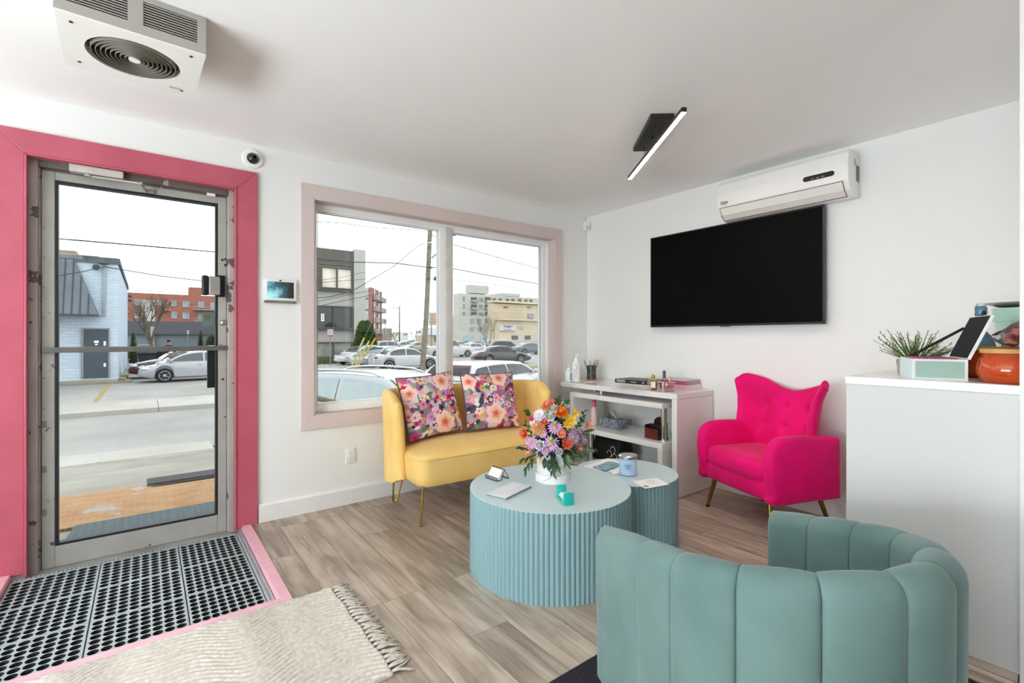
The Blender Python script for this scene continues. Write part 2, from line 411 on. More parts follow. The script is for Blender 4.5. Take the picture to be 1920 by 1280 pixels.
# ------------------------------------------------------------------ door
m_alu = M('worn_aluminium', (172, 169, 163), .5, metal=.35, var=.12, vs=5, bump=.05, bs=90)
def chipped(name, base, chip, scale, thr):
    m = M(name, base, .55, metal=.2, var=.06, vs=6); t = m.node_tree; b = t.nodes['Principled BSDF']
    src = b.inputs['Base Color'].links[0].from_socket
    tcn = N(t, 'ShaderNodeTexCoord'); n = N(t, 'ShaderNodeTexNoise', Scale=scale, Detail=5.0, Roughness=.6)
    t.links.new(tcn.outputs['Object'], n.inputs['Vector'])
    r = N(t, 'ShaderNodeValToRGB'); r.color_ramp.elements[0].position = thr; r.color_ramp.elements[1].position = thr+.012
    t.links.new(n.outputs['Fac'], r.inputs[0])
    mx = N(t, 'ShaderNodeMix', data_type='RGBA'); t.links.new(r.outputs[0], mx.inputs[0]); t.links.new(src, mx.inputs[6]); mx.inputs[7].default_value = rgb(chip)
    t.links.new(mx.outputs[2], b.inputs['Base Color'])
    return m
m_jamb = chipped('chipped_frame_paint', (180, 174, 167), (98, 90, 84), 7, .60)
m_head = chipped('chipped_header_paint', (112, 102, 96), (186, 176, 168), 16, .60)
m_leaf = chipped('scuffed_leaf', (176, 173, 166), (92, 90, 88), 11, .655)
door = bpy.data.objects.new('door_1', None); COL.objects.link(door); door['kind'] = 'structure'
door['label'] = 'worn aluminium glass entrance door in a pink painted casing'
bm = BM(); cw = .118; zt = 2.139
for sx, xi in ((1, DX1), (-1, DX0)):
    xo = xi+sx*cw
    prism(bm, [(xi, -.005), (xo, -.005), (xo, zt+cw), (xi, zt)], FW-.02, FW-.001, 'y', bev=.003)
prism(bm, [(DX0, zt), (DX1, zt), (DX1+cw, zt+cw), (DX0-cw, zt+cw)], FW-.02, FW-.001, 'y', bev=.003)
for a, b_ in ((DX0, DX0+.010), (DX1-.010, DX1)): box(bm, a, b_, FW-.026, FW+.03, -.03, zt, .003)
box(bm, DX0, DX1, FW-.026, FW+.03, zt-.010, zt, .003)
obj('casing', bm, m_pink, door)
bm = BM(); fy0, fy1 = 3.495, 3.62
box(bm, DX0+.001, -.447, fy0, fy1, -.05, 2.135, .003); box(bm, .418, DX1-.001, fy0, fy1, -.05, 2.135, .003)
box(bm, -.452, -.441, fy0+.028, fy1, -.05, 2.12, .002); box(bm, .412, .424, fy0+.028, fy1, -.05, 2.12, .002)
obj('jamb', bm, m_jamb, door)
bm = BM(); box(bm, -.447, .418, fy0, fy1, 2.096, 2.135, .003); box(bm, -.44, .41, fy0+.03, fy1, 2.088, 2.098, .002)
obj('header', bm, m_head, door)
bm = BM(); box(bm, -.47, .44, 3.44, 3.62, -.06, -.035, .004); obj('threshold', bm, m_alu, door)
ly0, ly1 = 3.528, 3.575; gx0, gx1, gz0, gz1 = -.386, .362, .080, 2.043
leaf = BM()
box(leaf, -.438, gx0, ly0, ly1, -.034, 2.088, .003); box(leaf, gx1, .410, ly0, ly1, -.034, 2.088, .003)
box(leaf, gx0, gx1, ly0, ly1, gz1, 2.088, .003); box(leaf, gx0, gx1, ly0, ly1, -.034, gz0, .003)
leaf = obj('leaf', leaf, m_leaf, door)
bm = BM(); g = .013
for x0, x1, z0, z1 in ((gx0, gx0+g, gz0, gz1), (gx1-g, gx1, gz0, gz1), (gx0+g, gx1-g, gz0, gz0+g), (gx0+g, gx1-g, gz1-g, gz1)):
    box(bm, x0, x1, ly0-.002, ly1, z0, z1, .002)
obj('gasket', bm, M('black_gasket', (30, 30, 34), .5), leaf)
m_pane = glassmat('window_glass')
bm = BM(); box(bm, gx0+.005, gx1-.005, 3.549, 3.555, gz0+.005, gz1-.005); obj('pane', bm, m_pane, leaf)
bm = BM(); box(bm, -.432, .398, 3.492, 3.504, 1.117, 1.147, .003)
for x in (-.42, .386): box(bm, x-.012, x+.012, 3.5, 3.53, 1.12, 1.144, .002)
obj('push_bar', bm, M('bar_steel', (128, 126, 124), .35, metal=.7, var=.05, vs=20), leaf)
bm = BM(); p = onY(378, 552, 3.50); q = onY(425, 520, 3.50)
box(bm, p.x+.035, .372, 3.478, 3.512, p.z, q.z, .008); ll = obj('smart_lock', bm, m_alu, leaf)
bm = BM(); box(bm, p.x, p.x+.036, 3.476, 3.514, p.z-.004, q.z+.004, .01); box(bm, .362, .40, 3.512, 3.53, p.z-.008, q.z+.012, .004)
obj('lock_cap', bm, m_black, ll)
bm = BM(); c = onY(416, 605, 3.528)
lathe(bm, [(.019, 0), (.019, .008), (.013, .016), (0, .018)], 20, mat=Matrix.Translation((.390, 3.528, c.z)) @ Matrix.Rotation(PI/2, 4, 'X')); obj('lock_cylinder', bm, m_steel, leaf, 60)
bm = BM(); a = onY(379, 585, 3.548); b_ = onY(403, 612, 3.548); prism(bm, rrect(a.x, gx1-.014, b_.z, a.z, .008), 3.545, 3.548, 'y')
stk = obj('sticker', bm, M('sticker_green', (96, 112, 100), .6, var=.05), leaf)
bm = BM()
for i in range(3): box(bm, a.x+.012, a.x+.012+(.03, .038, .022)[i], 3.5442, 3.5449, a.z-.02-.012*i, a.z-.0175-.012*i)
obj('print', bm, m_black, stk)
bm = BM(); a = onY(388, 652, 3.60); b_ = onY(403, 726, 3.60); box(bm, a.x, .375, 3.585, 3.605, b_.z, a.z, .004); box(bm, .34, .36, 3.575, 3.59, b_.z+.03, b_.z+.06); obj('pull_handle', bm, M('handle_black', (38, 42, 46), .4), leaf)
# screws, plugs and bracket plates on stile and jamb
for u, v in ((437, 487), (437, 498), (418, 711), (417, 487)):
    bm = BM(); pt = onY(u, v, 3.527); lathe(bm, [(.008, 0), (.006, .004), (0, .005)], 10, mat=Matrix.Translation((min(max(pt.x, .372), .404), 3.528, pt.z)) @ Matrix.Rotation(PI/2, 4, 'X')); obj('screw', bm, M('dark_steel', (70, 68, 66), .4, metal=.7), leaf)
for i in range(9): bm = BM(); box(bm, -.43, -.426, 3.5265, 3.529, .5+.16*i, .506+.16*i); obj('screw', bm, M('dark_steel', (70, 68, 66)), leaf)
for z in (.25, .48, .72): bm = BM(); box(bm, -.437, -.418, 3.525, 3.529, z, z+.035, .001); obj('tape_patch', bm, M('grey_tape', (122, 122, 120), .6), leaf)
bm = BM(); prism(bm, [(.424, 1.66), (.454, 1.63), (.454, 1.72), (.44, 1.70), (.424, 1.695)], 3.489, 3.496, 'y')
for z in (1.655, 1.685): lathe(bm, [(.006, 0), (.005, .004), (0, .005)], 10, mat=Matrix.Translation((.438, 3.490, z)) @ Matrix.Rotation(PI/2, 4, 'X'))
obj('strike_plate', bm, M('strike_plate_brown', (104, 92, 86), .6), door)
# closer
clo = BM(); a = onY(130, 296, 3.47); b_ = onY(232, 322, 3.47)
box(clo, a.x, b_.x, 3.452, 3.50, 2.087, 2.127, .004); cl = obj('door_closer', clo, M('closer_cover', (196, 190, 182), .5, var=.06, vs=10), door)
bm = BM(); p0 = Vector((-.245, 3.475, 2.078)); p1 = Vector((-.02, 3.40, 2.062)); p2 = Vector((.005, 3.52, 2.05))
lathe(bm, [(.020, 0), (.020, .01), (0, .012)], 16, (p0.x, p0.y, 2.074))
tube(bm, [p0, p1], .007, 8); ball(bm, p1, .011); tube(bm, [p1, p2], .006, 8); box(bm, -.02, .04, 3.515, 3.529, 2.043, 2.062, .002)
obj('closer_arm', bm, m_alu, cl, 50)
bm = BM(); box(bm, .30, .345, 3.488, 3.50, 2.075, 2.093, .002); obj('contact_sensor', bm, m_white, door)

# ------------------------------------------------------------------ window
win = bpy.data.objects.new('window_1', None); COL.objects.link(win); win['kind'] = 'structure'
win['label'] = 'wide two pane white window in a blush pink casing above the yellow loveseat'
ox0, ox1, oz0, oz1 = .836, 3.254, .565, 2.249
bm = BM()
prism(bm, [(WX0, WZ0), (WX0, WZ1), (ox0, oz1), (ox0, oz0)], FW-.02, FW-.001, 'y', bev=.002)
prism(bm, [(WX1, WZ0), (WX1, WZ1), (ox1, oz1), (ox1, oz0)], FW-.02, FW-.001, 'y', bev=.002)
prism(bm, [(WX0, WZ1), (WX1, WZ1), (ox1, oz1), (ox0, oz1)], FW-.02, FW-.001, 'y', bev=.002)
prism(bm, [(WX0, WZ0), (WX1, WZ0), (ox1, oz0), (ox0, oz0)], FW-.02, FW-.001, 'y', bev=.002)
obj('casing', bm, m_blush, win)
bm = BM()
box(bm, WX0, WX0+.006, FW-.016, 3.58, WZ0, WZ1); box(bm, WX1-.006, WX1, FW-.016, 3.58, WZ0, WZ1)
box(bm, WX0, WX1, FW-.016, 3.58, WZ1-.006, WZ1); box(bm, WX0, WX1, FW-.016, 3.58, WZ0, WZ0+.006)
obj('reveal', bm, m_blush, win)
m_vinyl = M('white_vinyl', (244, 245, 245), .3, var=.006)
bm = BM(); fx0, fx1, fz0, fz1 = WX0+.006, WX1-.006, WZ0+.006, WZ1-.006; fy = 3.535
def ring(bm, x0, x1, z0, z1, wl, wr, wb, wt, y0, y1, bev=.003):
    box(bm, x0, x0+wl, y0, y1, z0, z1, bev); box(bm, x1-wr, x1, y0, y1, z0, z1, bev)
    box(bm, x0+wl, x1-wr, y0, y1, z0, z0+wb, bev); box(bm, x0+wl, x1-wr, y0, y1, z1-wt, z1, bev)
ring(bm, fx0, fx1, fz0, fz1, .024, .024, .03, .03, fy, 3.64)
fr = obj('frame', bm, m_vinyl, win)
mx0, mx1 = 2.008, 2.072
bm = BM(); ring(bm, fx0+.02, mx0, fz0+.026, fz1-.026, .016, .05, .03, .022, fy+.012, 3.62); ring(bm, fx0+.032, mx0-.03, fz0+.05, fz1-.044, .012, .012, .012, .012, fy+.028, 3.60, .002)
sh1 = obj('sash', bm, m_vinyl, win)
bm = BM(); ring(bm, mx1-.01, fx1-.02, fz0+.026, fz1-.026, .022, .05, .03, .03, fy+.012, 3.62); ring(bm, mx1+.006, fx1-.06, fz0+.05, fz1-.05, .010, .012, .012, .012, fy+.028, 3.60, .002)
sh2 = obj('sash', bm, m_vinyl, win)
bm = BM(); box(bm, mx0, mx1-.008, fy-.004, 3.63, fz0+.02, fz1-.02, .003); obj('mullion', bm, M('mullion_vinyl', (214, 210, 208), .35), win)
bm = BM(); box(bm, fx0+.04, mx0-.03, 3.578, 3.584, fz0+.05, fz1-.045); obj('pane', bm, m_pane, sh1)
bm = BM(); box(bm, mx1+.008, fx1-.06, 3.578, 3.584, fz0+.05, fz1-.05); obj('pane', bm, m_pane, sh2)
bm = BM()
for a in (fx0+.050, mx0-.044): box(bm, a, a+.004, 3.574, 3.578, fz0+.06, fz1-.05)
box(bm, fx1-.076, fx1-.072, 3.574, 3.578, fz0+.06, fz1-.06); box(bm, fx0+.05, mx0-.042, 3.574, 3.578, fz1-.058, fz1-.055); box(bm, mx1+.012, fx1-.074, 3.574, 3.578, fz1-.064, fz1-.061)
obj('glazing_seal', bm, M('grey_seal', (168, 170, 172), .5), win)
bm = BM(); box(bm, 3.10, 3.125, fy-.02, fy+.006, fz0+.03, fz0+.07, .004); tube(bm, [(3.112, fy-.018, fz0+.06), (3.112, fy-.028, fz0+.10)], .006, 8); obj('crank', bm, m_vinyl, win)
# ================================================================== things on the walls and the ceiling
# television
t = thing('wall_television', 'large black flat television mounted on the right wall below the air conditioner', 'television', (3.60, 1.94, 1.683))
tvw, tvh = 1.368, .79
bm = BM(); box(bm, -.038, -.004, -tvw/2, tvw/2, -tvh/2, tvh/2, .004); obj('body', bm, m_black, t)
bm = BM(); box(bm, -.0395, -.0375, -tvw/2+.010, tvw/2-.010, -tvh/2+.016, tvh/2-.010); obj('screen', bm, M('screen_black', (2, 2, 2), .5, spec=.08, var=.02), t)
bm = BM(); ring_pts = ((-tvw/2, -tvw/2+.006, -tvh/2, tvh/2), (tvw/2-.006, tvw/2, -tvh/2, tvh/2), (-tvw/2, tvw/2, -tvh/2, -tvh/2+.008), (-tvw/2, tvw/2, tvh/2-.004, tvh/2))
for y0, y1, z0, z1 in ring_pts: box(bm, -.0405, -.034, y0, y1, z0, z1)
obj('bezel', bm, M('bezel_grey', (44, 45, 47), .3, metal=.4), t)
bm = BM(); box(bm, -.038, -.03, -.04, .04, -tvh/2-.008, -tvh/2+.001, .002); obj('logo_bar', bm, M('bezel_silver', (120, 120, 122), .3, metal=.6), t)
bm = BM(); box(bm, -.006, .029, -.25, .25, -.2, .2); obj('wall_bracket', bm, m_black, t)
# split air conditioner
t = thing('air_conditioner', 'white split air conditioner high on the right wall above the television', 'air conditioner', (RW, 1.50, 2.085))
aw, ah, ad = .425, .283, .205
prof = [(-.002, .012), (-.06, -.006), (-.115, .0), (-.165, .03), (-.195, .075), (-ad, .10), (-ad-.004, .18), (-.198, .255), (-.18, ah-.006), (-.165, ah), (-.002, ah)]
bm = BM(); prism(bm, prof, -aw, aw, 'y', bev=.006); obj('body', bm, M('ac_white', (240, 239, 236), .32, var=.008), t, 35)
bm = BM(); fl = [(-.122, .004), (-.168, .034), (-.196, .080)]
for (xa, za), (xb, zb) in zip(fl, fl[1:]):
    d = Vector((xb-xa, 0, zb-za)); n_ = Vector((d.z, 0, -d.x)).normalized()*-.004
    quad(bm, (xa-.004, -aw+.035, za-.003), (xb-.004, -aw+.035, zb-.001), (xb-.004, aw-.02, zb-.001), (xa-.004, aw-.02, za-.003))
bmesh.ops.remove_doubles(bm, verts=bm.verts[:], dist=1e-5)
bmesh.ops.solidify(bm, geom=bm.faces[:], thickness=.003)
fl_ = obj('louvre_flap', bm, M('flap_white', (232, 230, 225), .35, var=.01), t, 40)
bm = BM(); box(bm, -.2005, -.196, -aw+.03, aw-.016, .081, .084); tube(bm, [(-.124, -aw+.033, .0), (-.124, aw-.018, .0)], .0022, 6)
tube(bm, [(-.124, -aw+.033, .0), (-.172, -aw+.033, .031), (-.2, -aw+.033, .08)], .0018, 6); tube(bm, [(-.124, aw-.018, .0), (-.172, aw-.018, .031), (-.2, aw-.018, .08)], .0018, 6)
obj('gap_line', bm, m_black, t)
bm = BM(); prism(bm, rrect(-aw+.075, -aw+.255, .128, .160, .0155), -ad-.0055, -ad+.001, 'x')
dsp = obj('display', bm, M('display_black', (34, 34, 36), .3), t)
bm = BM(); 
for i in range(3): box(bm, -ad-.0064, -ad-.0054, -aw+.13+.03*i, -aw+.148+.03*i, .137, .139)
obj('indicator', bm, m_white, dsp)
text('logo', 'Zephyr', m_black, t, (-ad-.0045, aw-.058, .118), (PI/2, 0, -PI/2), .026, sx=.8)
bm = BM(); n = 8; tube(bm, [(-ad-.004, aw-.058-.022+.044*i/n, .104-.005*math.sin(PI*i/n)) for i in range(n+1)], .0012, 5); obj('logo_swoosh', bm, m_black, t)
bm = BM(); box(bm, -.075, -.02, -aw-.0016, -aw, .10, .20); box(bm, -.11, -.08, -aw-.0016, -aw, .19, .235, mi=1)
obj('rating_label', bm, [M('label_grey', (128, 128, 126), .5, var=.2, vs=120), M('label_pale', (196, 196, 192), .5, var=.1, vs=120)], t)
# linear ceiling lamp
t = thing('ceiling_lamp', 'black ceiling lamp with a slim glowing bar set across its base plate', 'lamp', (2.424, 1.776, CZ))
ang = math.atan2(.82, .602); Rz = Matrix.Rotation(ang, 4, 'Z'); Rp = Matrix.Rotation(math.radians(50), 4, 'Z')
bm = BM(); box(bm, -.235, .235, -.065, .065, -.03, 0, .003, rot=Rp); obj('base_plate', bm, M('lamp_black', (38, 35, 32), .45, var=.1), t)
bm = BM(); box(bm, -.51, .51, -.013, .013, -.1215, -.098, .0015, rot=Rz); br_ = obj('bar_housing', bm, M('lamp_bronze', (64, 50, 38), .4, metal=.5), t)
bm = BM(); box(bm, -.504, .504, -.0112, .0112, -.1222, -.1205, 0, rot=Rz); obj('diffuser', bm, M('warm_led', (255, 238, 214), .5, var=0, emit=120), br_)
for x in (-.15, .15): bm = BM(); tube(bm, [Rz @ Vector((x, 0, -.03)), Rz @ Vector((x, 0, -.1))], .0018, 6); obj('cable', bm, m_black, t)
bm = BM(); lathe(bm, [(.008, -.048), (.009, -.03)], 12, (0, .0, 0)); obj('knob', bm, m_black, t)
# fan heater on the ceiling
hx0, hx1, hy0, hy1, hz = -.25, .182, 2.19, 2.61, 2.295
t = thing('ceiling_heater', 'boxy white fan heater on the ceiling with a round spiral grille underneath', 'heater', ((hx0+hx1)/2, (hy0+hy1)/2, CZ), math.radians(1.5))
hw, hd, hh = .215, .21, CZ-hz
m_hbody = M('heater_side_shade', (172, 167, 160), .4, var=.03, vs=5)  # darker than the face: shade of the sides put into the colour
m_hface = M('heater_face', (238, 237, 233), .38, var=.01)
bm = BM()   # side shell with two louvre openings in the camera-facing side
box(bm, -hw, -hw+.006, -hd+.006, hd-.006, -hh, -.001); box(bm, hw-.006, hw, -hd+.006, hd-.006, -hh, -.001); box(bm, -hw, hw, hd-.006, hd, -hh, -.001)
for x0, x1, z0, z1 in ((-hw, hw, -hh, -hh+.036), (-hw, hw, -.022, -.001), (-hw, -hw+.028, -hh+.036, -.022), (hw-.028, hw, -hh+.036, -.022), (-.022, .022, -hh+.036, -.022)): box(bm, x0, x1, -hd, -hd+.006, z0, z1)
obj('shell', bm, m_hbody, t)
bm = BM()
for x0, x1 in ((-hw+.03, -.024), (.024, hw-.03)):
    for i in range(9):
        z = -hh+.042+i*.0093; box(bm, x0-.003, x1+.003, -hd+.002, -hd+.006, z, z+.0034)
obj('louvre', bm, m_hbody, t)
bm = BM(); box(bm, -hw+.008, hw-.008, -hd+.010, hd-.008, -hh+.03, -.004); obj('core', bm, M('heater_dark', (26, 23, 20), .8, var=.2), t)
bm = BM(); n = 48; ro = .148   # underside plate with a round hole
outer = []
for i in range(n):
    a = 2*PI*i/n; c, s = math.cos(a), math.sin(a); k = 1/max(abs(c), abs(s)); outer.append((c*k*hw, s*k*hd))
rings = [[bm.verts.new((x, y, z)) for x, y in P_] for P_, z in ((outer, -hh-.004), ([(ro*math.cos(2*PI*i/n), ro*math.sin(2*PI*i/n)) for i in range(n)], -hh-.004), ([(ro*math.cos(2*PI*i/n), ro*math.sin(2*PI*i/n)) for i in range(n)], -hh+.026))]
top = [bm.verts.new((x, y, -hh)) for x, y in outer]
for i in range(n):
    j = (i+1) % n
    bm.faces.new((rings[0][i], rings[0][j], rings[1][j], rings[1][i])); bm.faces.new((rings[1][i], rings[1][j], rings[2][j], rings[2][i])); bm.faces.new((top[i], top[j], rings[0][j], rings[0][i]))
obj('face_plate', bm, m_hface, t, 30)
bm = BM(); R0 = [.030+.0145*i for i in range(8)]
for r in R0:
    lathe(bm, [(r-.0008, -hh-.007), (r+.0008, -hh-.007), (r+.003, -hh+.018), (r+.0014, -hh+.018), (r-.0008, -hh-.007)], 40, cap=False)
for k in range(2):
    box(bm, -ro, ro, -.002, .002, -hh+.012, -hh+.017, rot=Matrix.Rotation(k*PI/2, 4, 'Z'))
gr_ = obj('grille', bm, M('grille_metal', (168, 163, 150), .4, metal=.5), t, 40)
bm = BM(); lathe(bm, [(.019, -hh-.007), (.019, -hh+.015)], 24); obj('hub', bm, m_hface, gr_)
for x, y in ((-hw+.04, -hd+.055), (hw-.045, -hd+.04), (-hw+.045, hd-.06), (hw-.05, hd-.045)): bm = BM(); lathe(bm, [(.006, -hh-.0065), (.0055, -hh-.004)], 10, (x, y, 0)); obj('screw', bm, M('dark_steel', (70, 68, 66)), t)
bm = BM(); box(bm, .12, .165, hd-.062, hd-.044, -hh-.0052, -hh-.004); obj('label', bm, M('label_pale', (196, 196, 192)), t)
# dome camera
c = onY(472, 298, FW)
t = thing('security_camera', 'round white security camera with a black lens above the corner of the door casing', 'camera', (c.x+.005, FW, c.z))
A = Matrix.Rotation(PI/2, 4, 'X')
bm = BM(); lathe(bm, [(.062, 0), (.062, .008), (.056, .015), (.036, .018), (.034, .012), (0, .012)], 32, mat=A); obj('housing', bm, m_white, t, 40)
bm = BM(); lathe(bm, [(.034, .010), (.032, .026), (.024, .038), (.012, .044), (0, .045)], 28, mat=A); ln = obj('lens_ball', bm, M('lens_black', (24, 24, 26), .25, coat=.5), t, 60)
bm = BM(); lathe(bm, [(.013, .046), (.015, .049), (.009, .050), (.008, .046)], 20, mat=A @ Matrix.Translation((.004, 0, 0))); obj('lens_ring', bm, M('lens_ring', (80, 78, 72), .2, metal=.8), ln, 50)
for a in (.5*PI, -.9, PI+.7): bm = BM(); lathe(bm, [(.0035, .0151), (0, .0165)], 8, mat=A @ Matrix.Translation((.047*math.cos(a), .047*math.sin(a), 0))); obj('screw', bm, m_black, t)
# alarm touch panel
t = thing('alarm_panel', 'white alarm touch panel with a glowing screen between door and window', 'panel', (.708, FW, 1.507))
bm = BM(); prism(bm, rrect(-.1, .1, -.078, .077, .012), -.022, 0, 'y', bev=.002); obj('body', bm, m_white, t, 40)
def screen_mat():
    m = M('panel_screen', (70, 140, 150), .3, var=0); tt = m.node_tree; b = tt.nodes['Principled BSDF']
    tcn = N(tt, 'ShaderNodeTexCoord'); n = N(tt, 'ShaderNodeTexNoise', Scale=9.0, Detail=4.0); r = N(tt, 'ShaderNodeValToRGB')
    sp = N(tt, 'ShaderNodeSeparateXYZ'); mm = N(tt, 'ShaderNodeMath', operation='MULTIPLY_ADD'); mm.inputs[1].default_value = -3.2
    tt.links.new(tcn.outputs['Object'], n.inputs['Vector']); tt.links.new(tcn.outputs['Object'], sp.inputs[0])
    tt.links.new(sp.outputs[0], mm.inputs[0]); tt.links.new(n.outputs['Fac'], mm.inputs[2]); tt.links.new(mm.outputs[0], r.inputs[0])
    e = r.color_ramp.elements; e[0].position = .36; e[0].color = rgb((40, 38, 34)); e[1].position = .82; e[1].color = rgb((150, 214, 222)); k = e.new(.55); k.color = rgb((52, 84, 96))
    tt.links.new(r.outputs[0], b.inputs['Emission Color']); b.inputs['Emission Strength'].default_value = .8
    tt.links.new(r.outputs[0], b.inputs['Base Color'])
    return m
bm = BM(); box(bm, -.081, .081, -.0238, -.021, -.048, .058); obj('screen', bm, screen_mat(), t)
bm = BM(); box(bm, -.098, .098, -.025, -.002, -.082, -.064, .005); obj('lower_strip', bm, M('panel_grey', (120, 120, 120), .4), t)
bm = BM(); box(bm, -.008, .006, -.0232, -.021, .063, .071); obj('camera_eye', bm, m_black, t)
for x in (-.036, .038): bm = BM(); lathe(bm, [(.003, .0215), (0, .0226)], 10, mat=A @ Matrix.Translation((x, .067, 0))); obj('indicator_light', bm, M('green_led', (170, 235, 215), .4, emit=1.0), t)
# motion detector in the corner
t = thing('motion_detector', 'small white motion detector in the corner beside the window', 'sensor', (3.598, FW-.03, 2.34))
bm = BM(); prism(bm, [(-.028, .03), (.03, .03), (.03, -.02), (.012, -.03), (-.028, -.01)], -.045, .045, 'z', bev=.006); obj('body', bm, m_white, t, 40)
bm = BM(); box(bm, -.02, .014, -.031, -.018, -.032, .0, .004, rot=Matrix.Rotation(-.45, 4, 'Z')); obj('lens_window', bm, M('sensor_lens', (214, 214, 212), .4), t, 40)
# outlet
t = thing('wall_outlet', 'white double power outlet on the wall left of the loveseat', 'outlet', (1.178, FW, .343))
bm = BM(); prism(bm, rrect(-.036, .036, -.058, .058, .006), -.007, 0, 'y', bev=.002); obj('plate', bm, m_white, t, 40)
for z in (.02, -.02):
    bm = BM(); prism(bm, rrect(-.017, .017, z-.015, z+.015, .006), -.0095, -.005, 'y'); f_ = obj('socket', bm, m_white, t)
    bm = BM(); box(bm, -.0085, -.0065, -.0102, -.009, z-.001, z+.008); box(bm, .0065, .0085, -.0102, -.009, z-.001, z+.006); box(bm, -.002, .002, -.0102, -.009, z-.010, z-.006)
    obj('slot', bm, M('slot_grey', (90, 90, 90)), f_)
# ================================================================== furniture
def resample(pts, n):
    pts = [Vector((p[0], p[1], 0)) for p in pts]; L_ = [0]
    for a, b in zip(pts, pts[1:]): L_.append(L_[-1]+(b-a).length)
    out = []; j = 0
    for i in range(n+1):
        s = L_[-1]*i/n
        while j < len(pts)-2 and L_[j+1] < s: j += 1
        t = (s-L_[j])/max(1e-9, L_[j+1]-L_[j]); out.append(pts[j].lerp(pts[j+1], t))
    return out, L_[-1]
def channel_wall(pts, zb, zt, thick, nch, amp, nper=12, flare=None, endr=None, m=8, pw=.55, breaks=None, topk=.35):
    """upholstered wall along a plan path, tufted in upright channels; outward normal = left turn of the path reversed"""
    breaks = breaks or [i/nch for i in range(nch+1)]
    N_ = 1200; Q, L_ = resample(pts, N_); bm = BM(); rows = []; ss = []
    for a, b in zip(breaks, breaks[1:]):
        for k in range(nper): ss.append((lerp(a, b, .5-.5*math.cos(PI*k/nper)), .5-.5*math.cos(PI*k/nper)))
    ss.append((1, 0)); n = len(ss)-1
    extra = [(e_, .3) for e_ in (.001, .004, .009, .016, .024)]; ss = [ss[0]]+extra+[q for q in ss[1:-1] if .03 < q[0] < .97]+[(1-a, b) for a, b in extra[::-1]]+[ss[-1]]; n = len(ss)-1
    P = [Q[min(N_, round(q[0]*N_))] for q in ss]
    endr = thick/2 if endr is None else endr
    for i, p in enumerate(P):
        q_ = min(N_-3, max(3, round(ss[i][0]*N_))); d = (Q[q_+3]-Q[q_-3]).normalized(); nr = Vector((d.y, -d.x, 0))
        s, c = ss[i]; b = abs(math.sin(PI*c))**pw; last = (i == 0 or i == n)
        if last: b = .6
        dist = min(s, 1-s)*L_
        e = 1 if dist >= endr else math.sqrt(max(.03, 1-(1-dist/endr)**2))
        h = thick/2*e; a = amp*(b-1)*min(1, e)
        ztop = zt(s)-(0 if not last else .004); z0 = zb(s) if callable(zb) else zb
        rt = min(h, (ztop-z0)/2)
        prof = []
        hs = [k/m for k in range(m+1)]
        for k in hs: prof.append((h+a, z0+(ztop-rt-z0)*k))
        for k in range(1, 9):
            t = PI*k/9; prof.append(((h+a)*math.cos(t), ztop-rt+(rt+a*topk)*math.sin(t)))
        for k in hs[::-1]: prof.append((-(h+a), z0+(ztop-rt-z0)*k))
        row = []
        for o, z in prof:
            f = flare(s, (z-z0)/(ztop-z0)) if flare else 0
            row.append(bm.verts.new((p.x+nr.x*(o+f), p.y+nr.y*(o+f), z)))
        rows.append(row)
    for a, b in zip(rows, rows[1:]):
        for k in range(len(a)): bm.faces.new((a[k], b[k], b[(k+1) % len(a)], a[(k+1) % len(a)]))
    bm.faces.new(rows[0]); bm.faces.new(rows[-1][::-1])
    return bm
def velvet(name, c, c2, sheen=.5, rough=.75, vs=5):
    m = M(name, c, rough, spec=.25, c2=c2, vs=vs, bump=.06, bs=300, sheen=sheen)
    return m
m_yel = velvet('mustard_velvet', (244, 208, 132), (238, 198, 116), .35, .6)
m_mag = velvet('magenta_velvet', (236, 0, 116), (212, 0, 96), .25, .7, 4)
m_mint = velvet('mint_velvet', (106, 131, 128), (92, 117, 114), .5, .75, 4)

# ------------------------------------------------------------------ yellow loveseat
t = thing('loveseat', 'mustard yellow velvet loveseat on thin gold hairpin legs under the window', 'sofa', (1.985, 2.98, 0))
sx0, sx1 = -.625, .635
plan = [(sx0+.02, .14)]+[(x, y) for x, y in arc(sx0+.085, -.165, .085, PI, 1.5*PI, 6)]
front = [(lerp(sx0+.10, sx1-.10, i/10), -.25-.018*math.sin(PI*i/10)) for i in range(11)]
plan += front+[(x, y) for x, y in arc(sx1-.085, -.165, .085, 1.5*PI, 2*PI, 6)]+[(sx1-.02, .14), (sx1-.06, .26), (sx0+.06, .26)]
bm = BM()
cx_ = sum(p[0] for p in plan)/len(plan)
def ringp(s, z, o=0): return [bm.verts.new((p[0]*s, p[1]*s+(1-s)*.02+o, z)) for p in plan]
levels = [(.90, .245), (.955, .243), (.985, .262), (.99, .30), (1.0, .405), (1.0, .413), (.992, .425), (.97, .436), (.90, .448), (.7, .466), (.35, .476)]
R_ = [ringp(s, z) for s, z in levels]
for a, b in zip(R_, R_[1:]):
    for k in range(len(a)): bm.faces.new((a[k], a[(k+1) % len(a)], b[(k+1) % len(a)], b[k]))
bm.faces.new(R_[0][::-1]); bm.faces.new(R_[-1])
seat = obj('seat', bm, m_yel, t, 50)
bm = BM(); tube(bm, [(p[0]*1.002, p[1]*1.002, .419) for p in plan[:-2]], .0042, 6); obj('piping', bm, m_yel, seat, 180)
bk = [(-.60, .005), (-.655, .06), (-.665, .15), (-.64, .235)]
path = [(-.63, -.02), (-.64, .06), (-.642, .14), (-.625, .205)]+[(x, y) for x, y in arc(-.52, .215, .10, PI*.98, PI/2, 6)]+[(0, .322)]+[(x, y) for x, y in arc(.53, .215, .10, PI/2, PI*.02, 6)]+[(.635, .205), (.652, .14), (.65, .06), (.64, -.02)]
